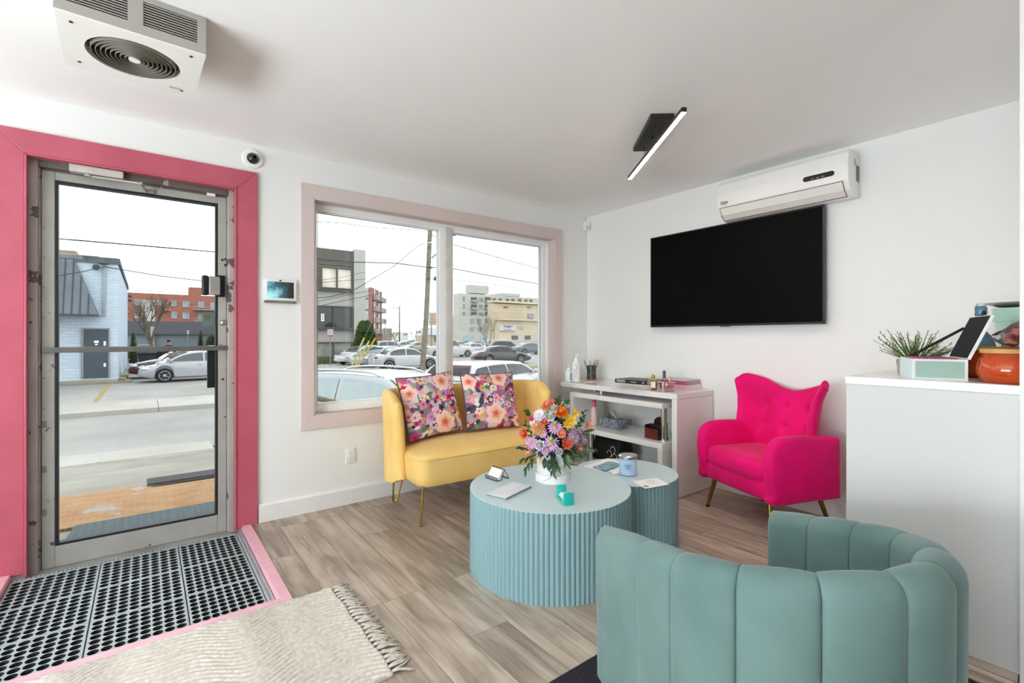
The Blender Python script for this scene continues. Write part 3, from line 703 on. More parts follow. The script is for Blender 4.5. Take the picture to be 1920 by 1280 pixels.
def lv_top(s):
    e = min(s, 1-s); return .832-.07*(1-smoothstep(e/.07))
bm = channel_wall(path[::-1], lambda s: .215+.04*(1-smoothstep(min(s, 1-s)/.06)), lv_top, .085, 15, .007, 8, flare=lambda s, h: -.006+.035*h**2*(1-smoothstep((min(s, 1-s))/.28)), endr=.05)
obj('backrest', bm, m_yel, t, 55)
for lx, ly, dx, dy in ((-.605, -.235, .05, .10), (.60, -.235, .05, .10), (-.56, .24, .06, .05), (.57, .24, -.06, .05)):
    bm = BM(); zt_ = .25
    fx, fy_ = lx, ly
    tx, ty = (lx*.965, ly+.015)
    if ly < 0: pts_ = [(tx, ty, zt_), (fx, fy_, .012), (fx, fy_+.006, .006), (fx+dx*.2, fy_+.018, .012), (tx+dx, ty+dy, zt_)]
    else: pts_ = [(lx-.005, ly+.03, zt_), (fx, fy_+.06, .014), (fx+.010, fy_+.055, .006), (fx+.022, fy_+.05, .014), (lx+dx*.9, ly-.03, zt_)]
    tube(bm, pts_, .0065, 10); obj('leg', bm, m_gold, t, 60)

# ------------------------------------------------------------------ floral cushions
def cushion_print(seed):
    rnd = random.Random(seed)
    base = [(124, 92, 132), (156, 122, 166), (84, 70, 96), (206, 190, 214), (232, 210, 214), (104, 128, 84), (220, 176, 112), (190, 96, 128), (238, 230, 226), (150, 162, 150), (216, 150, 160)]
    blobs = [(rnd.random(), rnd.random(), rnd.uniform(.03, .09), rnd.choice(base)) for _ in range(190)]
    smalls = []
    pal = [((252, 240, 214), (206, 140, 70)), ((250, 224, 168), (170, 96, 60)), ((240, 150, 186), (204, 60, 110)), ((250, 198, 210), (200, 84, 116)), ((214, 56, 100), (140, 20, 60)), ((246, 234, 238), (186, 90, 130)), ((242, 190, 110), (160, 84, 40)), ((70, 60, 84), (40, 36, 52)), ((206, 150, 204), (120, 66, 132))]
    for _ in range(72): smalls.append((rnd.random(), rnd.random(), rnd.choice((rnd.uniform(.03, .045), rnd.uniform(.05, .078))), rnd.uniform(0, 6.28), rnd.choice(pal)))
    roses = [(.62, .17, .175), (.72, .86, .15), (.09, .72, .11), (.95, .22, .10)] if seed % 2 else [(.50, .24, .175), (.66, .90, .15), (.08, .84, .13), (.95, .10, .10)]
    def f(u, v):
        col = (150, 128, 150); 
        bd = 9
        for x, y, r, c in blobs:
            d = math.hypot(u-x, v-y)/r
            if d < 1 and d < bd: bd = d; col = c
        for x, y, r, ph, (pc, cc) in smalls:
            dx, dy = u-x, v-y
            if abs(dx) > r or abs(dy) > r: continue
            d = math.hypot(dx, dy); a = math.atan2(dy, dx)+ph
            if d < r*(.62+.38*abs(math.cos(2.5*a))):
                k = d/r
                col = cc if k < .26 else tuple(lerp(p, q, .22*(1-k)+.18*(1-abs(math.cos(2.5*a)))) for p, q in zip(pc, cc))
        for x, y, r in roses:
            dx, dy = u-x, v-y; d = math.hypot(dx, dy); a = math.atan2(dy, dx)
            R = r*(1+.10*math.sin(5*a+1)+.05*math.sin(9*a))
            if d < R:
                k = d/R; w = .5+.5*math.sin(k*19+1.6*math.sin(3*a+k*5)+2*a)
                out = (252, 214, 200); mid = (240, 150, 130); inn = (206, 66, 52)
                c = [lerp(p, q, smoothstep(k*1.25-.2)) for p, q in zip(mid, out)] if k > .38 else [lerp(p, q, k/.38) for p, q in zip(inn, mid)]
                col = tuple(lerp(p, q, .42*w) for p, q in zip(c, (255, 244, 232) if k > .4 else (236, 170, 90)))
        return col
    return f
m_print = bpy.data.materials.new('floral_print'); m_print.use_nodes = True
_t = m_print.node_tree; _a = N(_t, 'ShaderNodeAttribute', attribute_name='print'); _b = _t.nodes['Principled BSDF']
_t.links.new(_a.outputs['Color'], _b.inputs['Base Color']); _b.inputs['Roughness'].default_value = .8; _b.inputs['Specular IOR Level'].default_value = .2
m_pipe = M('plum_piping', (92, 70, 92), .8, var=.2, vs=40)
def cushion(label, w, h, d, seed, loc, rot):
    t = thing('cushion', label, 'cushion', loc, 0, 'floral cushions on the loveseat')
    t.rotation_euler = rot
    n = 210; f = cushion_print(seed); cc = {}
    def pc(i, j, k):
        key = (i, j, k)
        if key not in cc: cc[key] = rgb(f(i/k, j/k))
        return cc[key]
    bm = BM(); lay = bm.loops.layers.float_color.new('print')
    def sh(a, b):      # a,b in -1..1 -> outline pulled in between the corners
        return (a*w/2*(1-.055*(1-b*b)), b*h/2*(1-.055*(1-a*a)))
    def th(a, b): return d/2*((1-a**4)*(1-b**4))**.55+.004
    for side in (1, -1):
        V = [[None]*(n+1) for _ in range(n+1)] if side == 1 else [[None]*31 for _ in range(31)]
        k = len(V)-1
        for i in range(k+1):
            for j in range(k+1):
                a, b = 2*i/k-1, 2*j/k-1; x, z = sh(a, b); V[i][j] = bm.verts.new((x, -side*th(a, b), z+h/2))
        for i in range(k):
            for j in range(k):
                fc = bm.faces.new((V[i][j], V[i+1][j], V[i+1][j+1], V[i][j+1]))
                for lp, (a_, b_) in zip(fc.loops, ((i, j), (i+1, j), (i+1, j+1), (i, j+1))): lp[lay] = pc(a_, b_, k)
    body = obj('cover', bm, m_print, t, 180)
    bm = BM(); pts = []
    for e in range(4):
        for i in range(20):
            q = 2*i/20-1
            a, b = ((q, -1), (1, q), (-q, 1), (-1, -q))[e]; x, z = sh(a, b); pts.append((x, 0, z+h/2))
    tube(bm, pts, .0055, 6, closed=True); obj('piping', bm, m_pipe, t, 180)
    return t
cushion('square floral cushion leaning at the left end of the yellow loveseat', .475, .455, .12, 1, (1.675, 3.075, .487), (math.radians(-17), math.radians(-3), math.radians(7)))
cushion('square floral cushion leaning at the right end of the yellow loveseat', .475, .445, .12, 2, (2.150, 3.035, .487), (math.radians(-17), math.radians(1), math.radians(-5)))

# ------------------------------------------------------------------ fluted tables
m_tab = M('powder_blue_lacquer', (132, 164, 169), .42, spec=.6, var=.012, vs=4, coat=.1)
m_top = M('table_top_window_sheen', (190, 209, 212), .42, spec=.7, var=.01, vs=4)  # paler than the base to carry reflected window light in the colour
def fluted(name, label, outline, z1, loc, amp=.0062, pitch=.0238):
    t = thing(name, label, 'table', loc)
    P, L_ = resample(outline+[outline[0]], 400); nf = round(L_/pitch); n = nf*8; P, L_ = resample(outline+[outline[0]], n); P = P[:-1]
    ring_ = []
    for i, p in enumerate(P):
        d = (P[(i+1) % n]-P[i-1]).normalized(); nr = Vector((d.y, -d.x, 0))
        ring_.append((p+nr*(-amp+amp*abs(math.sin(PI*(i % 8)/8))**.8)))
    bm = BM()
    lv = [(0.012, 0.0), (1, .012), (1, z1-.0205)]
    A = [[bm.verts.new((p.x, p.y, z)) for p in ring_] for z in (.0, z1-.0016)]
    for k in range(n): bm.faces.new((A[0][k], A[0][(k+1) % n], A[1][(k+1) % n], A[1][k]))
    bm.faces.new(A[0][::-1]); bm.faces.new(A[1])
    obj('fluted_base', bm, m_tab, t, 40)
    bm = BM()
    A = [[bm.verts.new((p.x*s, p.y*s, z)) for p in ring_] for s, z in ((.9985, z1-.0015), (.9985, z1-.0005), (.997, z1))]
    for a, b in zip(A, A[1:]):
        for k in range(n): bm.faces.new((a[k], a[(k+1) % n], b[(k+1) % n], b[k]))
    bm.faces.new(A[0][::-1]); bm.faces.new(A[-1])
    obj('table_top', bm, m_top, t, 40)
    return t
TL = Vector((1.711, 1.903)); TR = .424; TZ = .414
circ = [(TR*math.cos(2*PI*i/200), TR*math.sin(2*PI*i/200)) for i in range(200)]
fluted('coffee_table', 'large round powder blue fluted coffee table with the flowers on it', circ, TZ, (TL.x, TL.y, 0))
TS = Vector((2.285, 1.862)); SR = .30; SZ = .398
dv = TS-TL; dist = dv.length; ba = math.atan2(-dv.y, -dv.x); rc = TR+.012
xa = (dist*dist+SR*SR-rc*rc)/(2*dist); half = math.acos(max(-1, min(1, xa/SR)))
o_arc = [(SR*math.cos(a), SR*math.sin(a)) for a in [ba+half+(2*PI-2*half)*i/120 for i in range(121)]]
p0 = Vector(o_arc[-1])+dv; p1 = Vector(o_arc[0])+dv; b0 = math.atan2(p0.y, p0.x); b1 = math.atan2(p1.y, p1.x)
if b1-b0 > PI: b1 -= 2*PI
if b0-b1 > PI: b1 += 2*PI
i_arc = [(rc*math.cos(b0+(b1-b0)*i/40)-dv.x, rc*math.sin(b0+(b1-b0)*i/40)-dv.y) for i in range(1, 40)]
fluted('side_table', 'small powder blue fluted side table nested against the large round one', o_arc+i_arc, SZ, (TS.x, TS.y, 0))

# ------------------------------------------------------------------ magenta wing armchair
t = thing('wing_armchair', 'magenta velvet wingback armchair with brass legs in front of the right wall', 'armchair', (3.288, 1.506, 0), math.radians(-111.2))
bm = BM(); box(bm, -.275, .275, -.262, .24, .205, .33, .035, seg=3); obj('seat_frame', bm, m_mag, t, 60)
bm = BM()
def cu(a, b):
    x, y = 2*a-1, 2*b-1
    X = x*.255; Y_ = -.275+.47*b
    return (X, Y_-.012*(1-x*x)*(1-b), 0)
def se(a, b):   # cushion as a rounded super-ellipsoid
    th = 2*PI*a; ph = PI*b-PI/2
    f = lambda w, e: math.copysign(abs(w)**e, w)
    return (.262*f(math.cos(ph), .35)*f(math.cos(th), .3), -.04+.25*f(math.cos(ph), .35)*f(math.sin(th), .3), .382+.072*f(math.sin(ph), .55)+.008*math.cos(ph)*0)
grid(bm, se, 64, 24, wrap=True); bmesh.ops.remove_doubles(bm, verts=bm.verts[:], dist=1e-5)
obj('seat_cushion', bm, m_mag, t, 180)
for s in (-1, 1):
    prof = [(-.258, .205), (.0, .205), (.225, .205), (.245, .23), (.247, .40), (.245, .560), (.215, .588), (.10, .598), (-.10, .605), (-.19, .600), (-.245, .577), (-.280, .535), (-.293, .47), (-.290, .38), (-.276, .28)]
    fine = []; k_ = len(prof)
    for q in range(k_):
        p0, p1, p2, p3 = (Vector((*prof[(q+w)%k_], 0)) for w in (-1, 0, 1, 2))
        for w in range(5):
            u = w/5; fine.append(.5*((2*p1)+(p2-p0)*u+(2*p0-5*p1+4*p2-p3)*u*u+(3*p1-p0-3*p2+p3)*u**3))
    c0 = Vector((-.02, .40, 0)); bm = BM(); rings = []; x0_, x1_ = s*.258, s*.345
    for w, ins in ((0, .030), (.10, .014), (.22, .004), (.38, 0), (.62, 0), (.78, .004), (.90, .014), (1, .030)):
        row = []
        for p in fine:
            d_ = p-c0; d_ = d_*(1-ins/d_.length); row.append(bm.verts.new((lerp(x0_, x1_, w), c0.x+d_.x, c0.y+d_.y)))
        rings.append(row)
    for a, b in zip(rings, rings[1:]):
        for q in range(len(a)): bm.faces.new((a[q], a[(q+1) % len(a)], b[(q+1) % len(a)], b[q]))
    bm.faces.new(rings[0]); bm.faces.new(rings[-1])
    obj('arm', bm, m_mag, t, 50)
def hw_(z): return interp([(.2, .265), (.40, .285), (.60, .300), (.70, .300), (.78, .312), (.86, .345), (.92, .376), (.96, .384)], z)
def back_pt(u, v, front):
    """u -1..1 across, v 0..1 up"""
    zt_ = .815+.125*abs(u)**1.7-.06*smoothstep((abs(u)-.8)/.2)**2
    z = lerp(.26, zt_, v)
    x = hw_(z)*u
    lean = .12+.16*(z-.26)*.75
    wing = .135*smoothstep((abs(u)-.62)/.38)*smoothstep((z-.42)/.2)
    th = .085*(1-.25*abs(u))
    y = lean-wing
    if front:
        y += 0
        for bx, bz in BUT:
            d = math.hypot((x-bx)*1.0, (z-bz))
            y += .030*math.exp(-(d/.034)**2)+.009*math.exp(-(abs(x-bx)/.012)**1.5)*smoothstep(1-abs(z-bz)/.13)
        y -= .018*math.sin(PI*min(1, max(0, v)))*(1-u*u)
    else: y += th
    return x, y, z
BUT = [(-.17, .715), (0, .715), (.17, .715), (-.17, .585), (0, .585), (.17, .585)]
bm = BM(); nu, nv = 72, 56; rows = []
for j in range(nv+1):
    v = j/nv; row = []
    for i in range(nu+1): row.append(back_pt(2*i/nu-1, v, True))
    for k in range(1, 6):      # right edge roll
        a = Vector(back_pt(1, v, True)); b = Vector(back_pt(1, v, False)); tt = k/6; p = a.lerp(b, tt); p.x += .018*math.sin(PI*tt)*(1-.8*smoothstep((v-.8)/.2)); row.append(tuple(p))
    for i in range(nu+1): row.append(back_pt(1-2*i/nu, v, False))
    for k in range(1, 6):
        a = Vector(back_pt(-1, v, False)); b = Vector(back_pt(-1, v, True)); tt = k/6; p = a.lerp(b, tt); p.x -= .018*math.sin(PI*tt)*(1-.8*smoothstep((v-.8)/.2)); row.append(tuple(p))
    rows.append(row)
top = rows[-1]; m = len(top); fr_n = nu+1
def mate(i): return (2*nu+1+5-i) if i <= nu else i      # opposite index on the back side
V = [[bm.verts.new(p) for p in r] for r in rows]
# rounded top roll
for lev, (k, dz) in enumerate(((.82, .012), (.55, .022), (.2, .027))):
    r = []
    for i in range(m):
        if i <= nu: mt = nu+5+1+(nu-i)
        elif i <= 2*nu+6: mt = 2*nu+6-i
        else: mt = 4*nu+18-i
        a = Vector(top[i]); b = Vector(top[mt]); c = (a+b)/2; p = c.lerp(a, k); p.z += dz; r.append(bm.verts.new(p))
    V.append(r)
for a, b in zip(V, V[1:]):
    for k in range(m): bm.faces.new((a[k], a[(k+1) % m], b[(k+1) % m], b[k]))
bm.faces.new(V[0][::-1])
Lr = V[-1]
for i in range(nu//1):
    a, b = Lr[i], Lr[i+1]; c, d = Lr[2*nu+6-i-1], Lr[2*nu+6-i]
    bm.faces.new((a, b, c, d))
bmesh.ops.remove_doubles(bm, verts=bm.verts[:], dist=.0004)
bk_ = obj('backrest', bm, m_mag, t, 180)
for bx, bz in BUT:
    bm = BM()
    zt_ = .815+.125*abs(bx/hw_(bz))**1.7; y = back_pt(bx/hw_(bz), (bz-.26)/(zt_-.26), True)[1]
    ball(bm, (bx, y-.002, bz), .011, .006, .011, 12, 8); obj('button', bm, m_mag, bk_, 180)
for x, y, fx, fy_ in ((-.235, -.20, -.28, -.235), (.235, -.20, .28, -.235), (-.235, .17, -.27, .235), (.235, .17, .27, .235)):
    bm = BM(); tube(bm, [(x, y, .23), (fx, fy_, .012)], [.017, .0105], 14)
    lg = obj('leg', bm, m_brass, t, 60)
    bm = BM(); lathe(bm, [(.012, 0), (.0135, .004), (.0135, .012), (.010, .016)], 14, (fx, fy_, 0)); obj('foot_cap', bm, m_black, lg, 60)

# ------------------------------------------------------------------ mint tub chair, its back to the viewer
CHX, CHY, CHT = 1.414, .618, .441
t = thing('tub_chair', 'pale mint velvet channel tufted tub chair turned with its back to the viewer', 'armchair', (CHX, CHY, 0), -CHT)
w_, al_ = .339, .406
path = [(-w_, al_)]+[(-w_, al_*(1-i/6)) for i in range(1, 6)]+[(-w_*math.cos(PI*i/40), -w_*math.sin(PI*i/40)) for i in range(41)]+[(w_, al_*i/6) for i in range(1, 6)]+[(w_, al_)]
bm = channel_wall(path, .05, lambda s: .542+.163*math.sin(PI*s), .105, 10, .019, 16, flare=lambda s, h: .004*(h-.5), endr=.05, m=14, pw=.34, breaks=[0, .165, .25, .332, .41, .49, .57, .65, .73, .81, .895, 1])
obj('backrest', bm, m_mint, t, 60)
bm = BM()
sp_ = [(-.27, .27), (-.27, .0)]+[(-.27*math.cos(PI*i/16), -.27*math.sin(PI*i/16)) for i in range(1, 16)]+[(.27, 0), (.27, .27)]
sp_ += [(.27*math.cos(a), .27+.05*math.sin(a)) for a in [PI*i/8 for i in range(1, 8)]]
prism(bm, sp_, .26, .395, 'z', bev=.03); obj('seat', bm, m_mint, t, 60)
bm = BM(); prism(bm, [(x*1.08, y*1.08) for x, y in sp_], .05, .262, 'z', bev=.015); obj('seat_base', bm, m_mint, t, 60)
for x, y in ((-.22, .24), (.22, .24), (-.2, -.2), (.2, -.2)):
    bm = BM(); tube(bm, [(x, y, .07), (x, y, .0135)], [.018, .014], 12); obj('leg', bm, m_gold, t, 60)

# ------------------------------------------------------------------ white desk and its turning shelf
m_gloss = M('white_gloss_lacquer', (238, 237, 235), .14, var=.006, coat=.3)
dx0, dx1, dy0, dy1, dz = 3.118, 3.612, 2.066, 3.315, .779
t = thing('desk', 'white glossy desk with a slab end panel against the right wall', 'desk', ((dx0+dx1)/2, (dy0+dy1)/2, 0))
hx, hy = (dx1-dx0)/2, (dy1-dy0)/2
bm = BM(); box(bm, -hx, hx, -hy, hy, dz-.042, dz, .0025); obj('desk_top', bm, m_gloss, t)
bm = BM(); box(bm, -hx, hx, -hy, -hy+.044, 0.004, dz-.0435, .0025); obj('end_panel', bm, m_gloss, t)
bm = BM(); lathe(bm, [(.07, dz-.079), (.07, dz-.072), (.05, dz-.068), (.05, dz-.05), (.09, dz-.046), (.09, dz-.042)], 28, (-.02, .30, 0))
for a in range(4): lathe(bm, [(.006, dz-.079), (.006, dz-.044)], 10, (-.02+.075*math.cos(a*PI/2+.6), .30+.075*math.sin(a*PI/2+.6), 0))
obj('swivel', bm, m_steel, t, 50)
bx0, bx1, by0, by1 = 3.083, 3.50, 2.168, 3.155
t = thing('turning_shelf', 'white glossy two tier shelf unit swivelled under the desk top', 'shelf', ((bx0+bx1)/2, (by0+by1)/2, 0))
ux, uy = (bx1-bx0)/2, (by1-by0)/2
bm = BM(); box(bm, -ux, ux, -uy, uy, .660, .700, .0025); obj('upper_board', bm, m_gloss, t)
bm = BM(); box(bm, -ux, ux, uy-.04, uy, .40, .6595, .0025); obj('left_panel', bm, m_gloss, t)
bm = BM(); box(bm, -ux, ux, -uy, uy, .356, .3995, .0025); obj('shelf_board', bm, m_gloss, t)
bm = BM(); box(bm, -ux, ux, -uy, -uy+.042, .088, .3555, .0025); obj('right_panel', bm, m_gloss, t)
bm = BM(); box(bm, -ux, ux, -uy, uy, .046, .0875, .0025); obj('base_board', bm, M('base_board_white', (222, 216, 206), .35, var=.02), t)
for x in (-.15, .15):
    for y in (-.43, .43):
        bm = BM(); lathe(bm, [(.02, 0), (.022, .006), (.022, .04), (.016, .046)], 14, (x, y, 0)); obj('foot', bm, m_black, t, 50)
for y, z0, z1 in ((-uy+.055, .3995, .660), (uy-.17, .0875, .356)):
    bm = BM(); lathe(bm, [(.032, z0), (.032, z0+.006), (.023, z0+.008), (.023, z1-.008), (.032, z1-.006), (.032, z1)], 24, (-ux+.10, y, 0)); obj('post', bm, m_chrome, t, 40)

# ------------------------------------------------------------------ white counter
t = thing('reception_counter', 'tall white reception counter block at the right, in front of the pink armchair', 'counter', (2.99, .498, 0))
bm = BM(); box(bm, 2.372-2.99, .60, -.2585, .255, .045, 1.002, .002); obj('body', bm, M('counter_paint', (212, 211, 208), .5, var=.008, vs=2), t)
bm = BM(); box(bm, 2.368-2.99, .605, -.2585, .2585, 1.0022, 1.034, .002); obj('worktop', bm, M('counter_top_white', (236, 235, 233), .3, var=.008), t)
bm = BM(); box(bm, 2.360-2.99, 2.371-2.99, -.2585, .2585, 0, .016, .003); box(bm, 2.38-2.99, .60, -.25, .24, 0, .045); obj('plinth', bm, M('counter_skirting', (214, 196, 182), .5), t)

# ------------------------------------------------------------------ rugs
m_rug = M('cream_wool', (216, 209, 199), .95, spec=.1, c2=(196, 186, 173), vs=60, bump=.25, bs=420)
t = thing('woven_rug', 'cream woven rug with wavy ridges and a fringed end beside the pink mat edging', 'rug', (0, 0, 0))
ry0, ry1, rx0, rx1 = 1.60, 2.333, -.95, .70
bm = BM(); nx, ny = 230, 260
def rugp(a, b):
    x = lerp(rx0, rx1, a); y = lerp(ry0, ry1, b)
    env = min(1, (rx1-x)/.12); env = max(0, env)
    ph = y+(.05*math.sin(2*PI*(x-.16)/.62)+.016*math.sin(2*PI*x/.27+1))*env
    z = .004+.0105*abs(math.sin(PI*ph/.0265))**.5+.0006*math.sin(x*310+math.floor(ph/.0265)*1.7)
    return (x+.004*math.sin(y*30), y+.004*math.sin(x*9)*(1 if b > .5 else .6), z)
V = grid(bm, rugp, nx, ny)
es = [e for e in bm.edges if e.is_boundary]
r = bmesh.ops.extrude_edge_only(bm, edges=es)
for v in r['geom']:
    if isinstance(v, bmesh.types.BMVert): v.co.z = .001
obj('weave', bm, m_rug, t, 180)
rnd = random.Random(4)
for i in range(24):
    bm = BM(); y0 = lerp(ry0+.015, ry1-.012, i/23)
    for k in range(5):
        a = rnd.uniform(-.55, .35); L_ = rnd.uniform(.045, .075); w = rnd.uniform(-.008, .008)
        pts_ = [(rx1-.004, y0+w*.3, .006), (rx1+.018, y0+w, .010), (rx1+.018+L_*.5*math.cos(a), y0+w+L_*.5*math.sin(a), .0065), (rx1+.018+L_*math.cos(a*1.4), y0+w+L_*math.sin(a*1.4), .0035)]
        tube(bm, pts_, [.0038, .0045, .0035, .0022], 6)
    obj('tassel', bm, m_rug, t, 180)
bm = BM(); rp = rrect(.95, 2.28, -.9, 1.232, .01)
prism(bm, rp, .001, .012, 'z', bev=.003)
tag(obj('area_rug', bm, M('charcoal_pile', (74, 72, 80), .95, spec=.1, c2=(40, 38, 46), vs=260, bump=.9, bs=500)), 'charcoal grey rug corner under the mint tub chair', 'rug')

# ------------------------------------------------------------------ entrance mats
m_mat = M('grey_rubber_tile', (172, 179, 181), .55, c2=(158, 166, 169), vs=14, bump=.05, bs=200)
def mat_tile(bm, w, h, nx, ny, z0=-.036, z1=-.020, r=.0180):
    mg = .006; cw_, ch_ = (w-2*mg)/nx, (h-2*mg)/ny; n = 16
    for i in range(nx):
        for j in range(ny):
            ccx = -w/2+mg+cw_*(i+.5); ccy = -h/2+mg+ch_*(j+.5)
            O = []; I = []; B_ = []
            for k in range(n):
                a = 2*PI*k/n+PI/n*0; c, s = math.cos(a), math.sin(a); q = 1/max(abs(c), abs(s))
                O.append(bm.verts.new((ccx+c*q*cw_/2, ccy+s*q*ch_/2, z1))); I.append(bm.verts.new((ccx+r*c, ccy+r*s, z1))); B_.append(bm.verts.new((ccx+r*c, ccy+r*s, z0)))
            for k in range(n):
                l = (k+1) % n
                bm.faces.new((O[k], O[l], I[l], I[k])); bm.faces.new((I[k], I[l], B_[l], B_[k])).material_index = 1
    bmesh.ops.remove_doubles(bm, verts=bm.verts[:], dist=1e-5)
    for a in ((-w/2, -w/2+mg, -h/2, h/2), (w/2-mg, w/2, -h/2, h/2), (-w/2+mg, w/2-mg, -h/2, -h/2+mg), (-w/2+mg, w/2-mg, h/2-mg, h/2)): box(bm, *a, -.1195, z1)
cols_ = [(-.533, -.193), (-.188, .148), (.153, .444)]; rows_ = [(3.062, 3.390), (2.728, 3.058), (2.392, 2.724)]
rn = ['row along the door', 'middle row', 'row along the pink edging']; cn = ['left end', 'middle', 'right end']
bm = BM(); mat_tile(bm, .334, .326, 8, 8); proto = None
for j, (y0, y1) in enumerate(rows_):
    for i, (x0, x1) in enumerate(cols_):
        lb = 'grey rubber mat tile with round holes, %s of the %s' % (cn[i], rn[j])
        if proto is None:
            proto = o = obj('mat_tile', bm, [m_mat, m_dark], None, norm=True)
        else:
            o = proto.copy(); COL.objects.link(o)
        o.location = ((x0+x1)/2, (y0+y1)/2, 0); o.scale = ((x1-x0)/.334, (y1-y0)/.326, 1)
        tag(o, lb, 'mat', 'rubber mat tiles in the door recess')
def mat_edge(label, x0, x1, y0, y1, alongx):
    bm = BM()
    n = int((x1-x0 if alongx else y1-y0)/.017)
    if alongx:
        box(bm, x0, x1, y0, y0+.010, -.060, -.021); box(bm, x0, x1, y1-.004, y1, -.060, -.024)
        for i in range(n): x = x0+(i+.5)*(x1-x0)/n; box(bm, x-.0055, x+.0055, y0+.010, y1-.004, -.060, -.021)
    else:
        box(bm, x0, x0+.010, y0, y1, -.060, -.021); box(bm, x1-.008, x1, y0, y1, -.060, -.024)
        for i in range(n): y = y0+(i+.5)*(y1-y0)/n; box(bm, x0+.010, x1-.008, y-.005, y+.005, -.060, -.023)
    tag(obj('mat_edge', bm, m_mat), label, 'mat', 'toothed edges of the rubber mat')
mat_edge('toothed grey rubber mat edge along the foot of the glass door', -.53, .444, 3.394, 3.430, True)
mat_edge('toothed grey rubber mat edge along the right side of the recess', .449, .480, 2.392, 3.39, False)
# ================================================================== small things
m_paper = M('paper_white', (244, 243, 242), .6, var=.01)
m_green = M('leaf_green', (70, 112, 48), .5, c2=(44, 80, 36), vs=18)
m_green2 = M('leaf_dark', (46, 78, 44), .5, c2=(30, 54, 32), vs=18)
def aim(d, roll=0):
    """matrix whose local z points along d"""
    d = Vector(d).normalized(); return d.to_track_quat('Z', 'Y').to_matrix().to_4x4() @ Matrix.Rotation(roll, 4, 'Z')
def petal(bm, A, ang, r0, r1, w, lift0, lift1, cup=.15, mi=0, ns=4, tip=1.0):
    """one petal growing outwards from r0 to r1 in the flower's own frame A"""
    n0 = len(bm.faces); c, s = math.cos(ang), math.sin(ang); rows = []
    for i in range(ns+1):
        t = i/ns; r = lerp(r0, r1, t); z = lerp(lift0, lift1, t**1.5); hw = w/2*(math.sin(PI*min(1, .12+.86*t**tip))**.75)
        row = []
        for k in (-1, 0, 1):
            x, y = r, k*hw; row.append(bm.verts.new(A @ Vector((x*c-y*s, x*s+y*c, z+cup*hw*abs(k)))))
        rows.append(row)
    for a, b in zip(rows, rows[1:]):
        for k in range(2): bm.faces.new((a[k], b[k], b[k+1], a[k+1])).material_index = mi
def leaf(bm, p, d, up, L_, w, droop=.3, mi=0):
    d = Vector(d).normalized(); sd = d.cross(Vector(up))
    if sd.length < 1e-4: sd = d.cross(Vector((1, 0, .2)))
    sd.normalize(); nrm = sd.cross(d); rows = []
    for i in range(6):
        t = i/5; q = Vector(p)+d*L_*t-Vector((0, 0, 1))*droop*L_*t*t; hw = w/2*math.sin(PI*min(1, .06+.94*t))**.8
        rows.append([bm.verts.new(q-sd*hw+nrm*hw*.25), bm.verts.new(q), bm.verts.new(q+sd*hw+nrm*hw*.25)])
    for a, b in zip(rows, rows[1:]):
        for k in range(2): bm.faces.new((a[k], b[k], b[k+1], a[k+1])).material_index = mi

# ------------------------------------------------------------------ flower arrangement
pc = Vector((1.790, 1.962)); PR, PH = .091, .185
t = thing('flower_arrangement', 'colourful flower arrangement in a white hat box on the large blue table', 'flowers', (pc.x, pc.y, TZ))
m_box = M('hat_box_white', (236, 236, 233), .55, var=.015, vs=6)
bm = BM(); lathe(bm, [(PR-.004, .002), (PR-.002, .045), (PR, .05), (PR, PH), (PR-.004, PH), (PR-.004, PH-.03), (0, PH-.03)], 48, cap=False)
pot = obj('hat_box', bm, m_box, t, 40)
bm = BM(); lathe(bm, [(PR-.01, 0), (PR+.006, 0), (PR+.006, .044), (PR+.0005, .0445)], 48, cap=False); obj('box_lid', bm, m_box, pot, 40)
vd = Vector((-pc.x, -pc.y, 0)).normalized(); sd_ = Vector((vd.y*-1, vd.x, 0))     # towards the viewer / to its right
sd_ = Vector((FY, -FX, 0))
bm = BM(); pts_ = []
for i in range(15):
    q = i/14; a = lerp(.95, -1.0, q); r = PR+.011
    pts_.append(vd*r*math.cos(a)+sd_*r*math.sin(a)+Vector((0, 0, .142-.128*math.sin(min(1, q*1.12)*PI*.5)**1.5)))
pts_ = [vd*(PR-.004)*math.cos(.95)+sd_*(PR-.004)*math.sin(.95)+Vector((0, 0, .147))]+pts_
tube(bm, pts_, .0028, 8); obj('handle', bm, M('white_cord', (240, 238, 234), .8), pot, 60)
bm = BM()
for i in range(6):
    a0, a1 = -.95+.055*i, -.95+.055*(i+1)
    P_ = [vd*(PR+.0008)*math.cos(a)+sd_*(PR+.0008)*math.sin(a) for a in (a0, a1)]
    quad(bm, P_[0]+Vector((0, 0, .105)), P_[1]+Vector((0, 0, .105)), P_[1]+Vector((0, 0, .16)), P_[0]+Vector((0, 0, .16)))
bmesh.ops.remove_doubles(bm, verts=bm.verts[:], dist=1e-5); obj('box_sticker', bm, M('sticker_blush', (226, 198, 184), .6, var=.12, vs=60), pot)
O_ = Vector((pc.x, pc.y, TZ)); BC = Vector((0, 0, .245))       # bouquet centre above the table
rnd = random.Random(11)
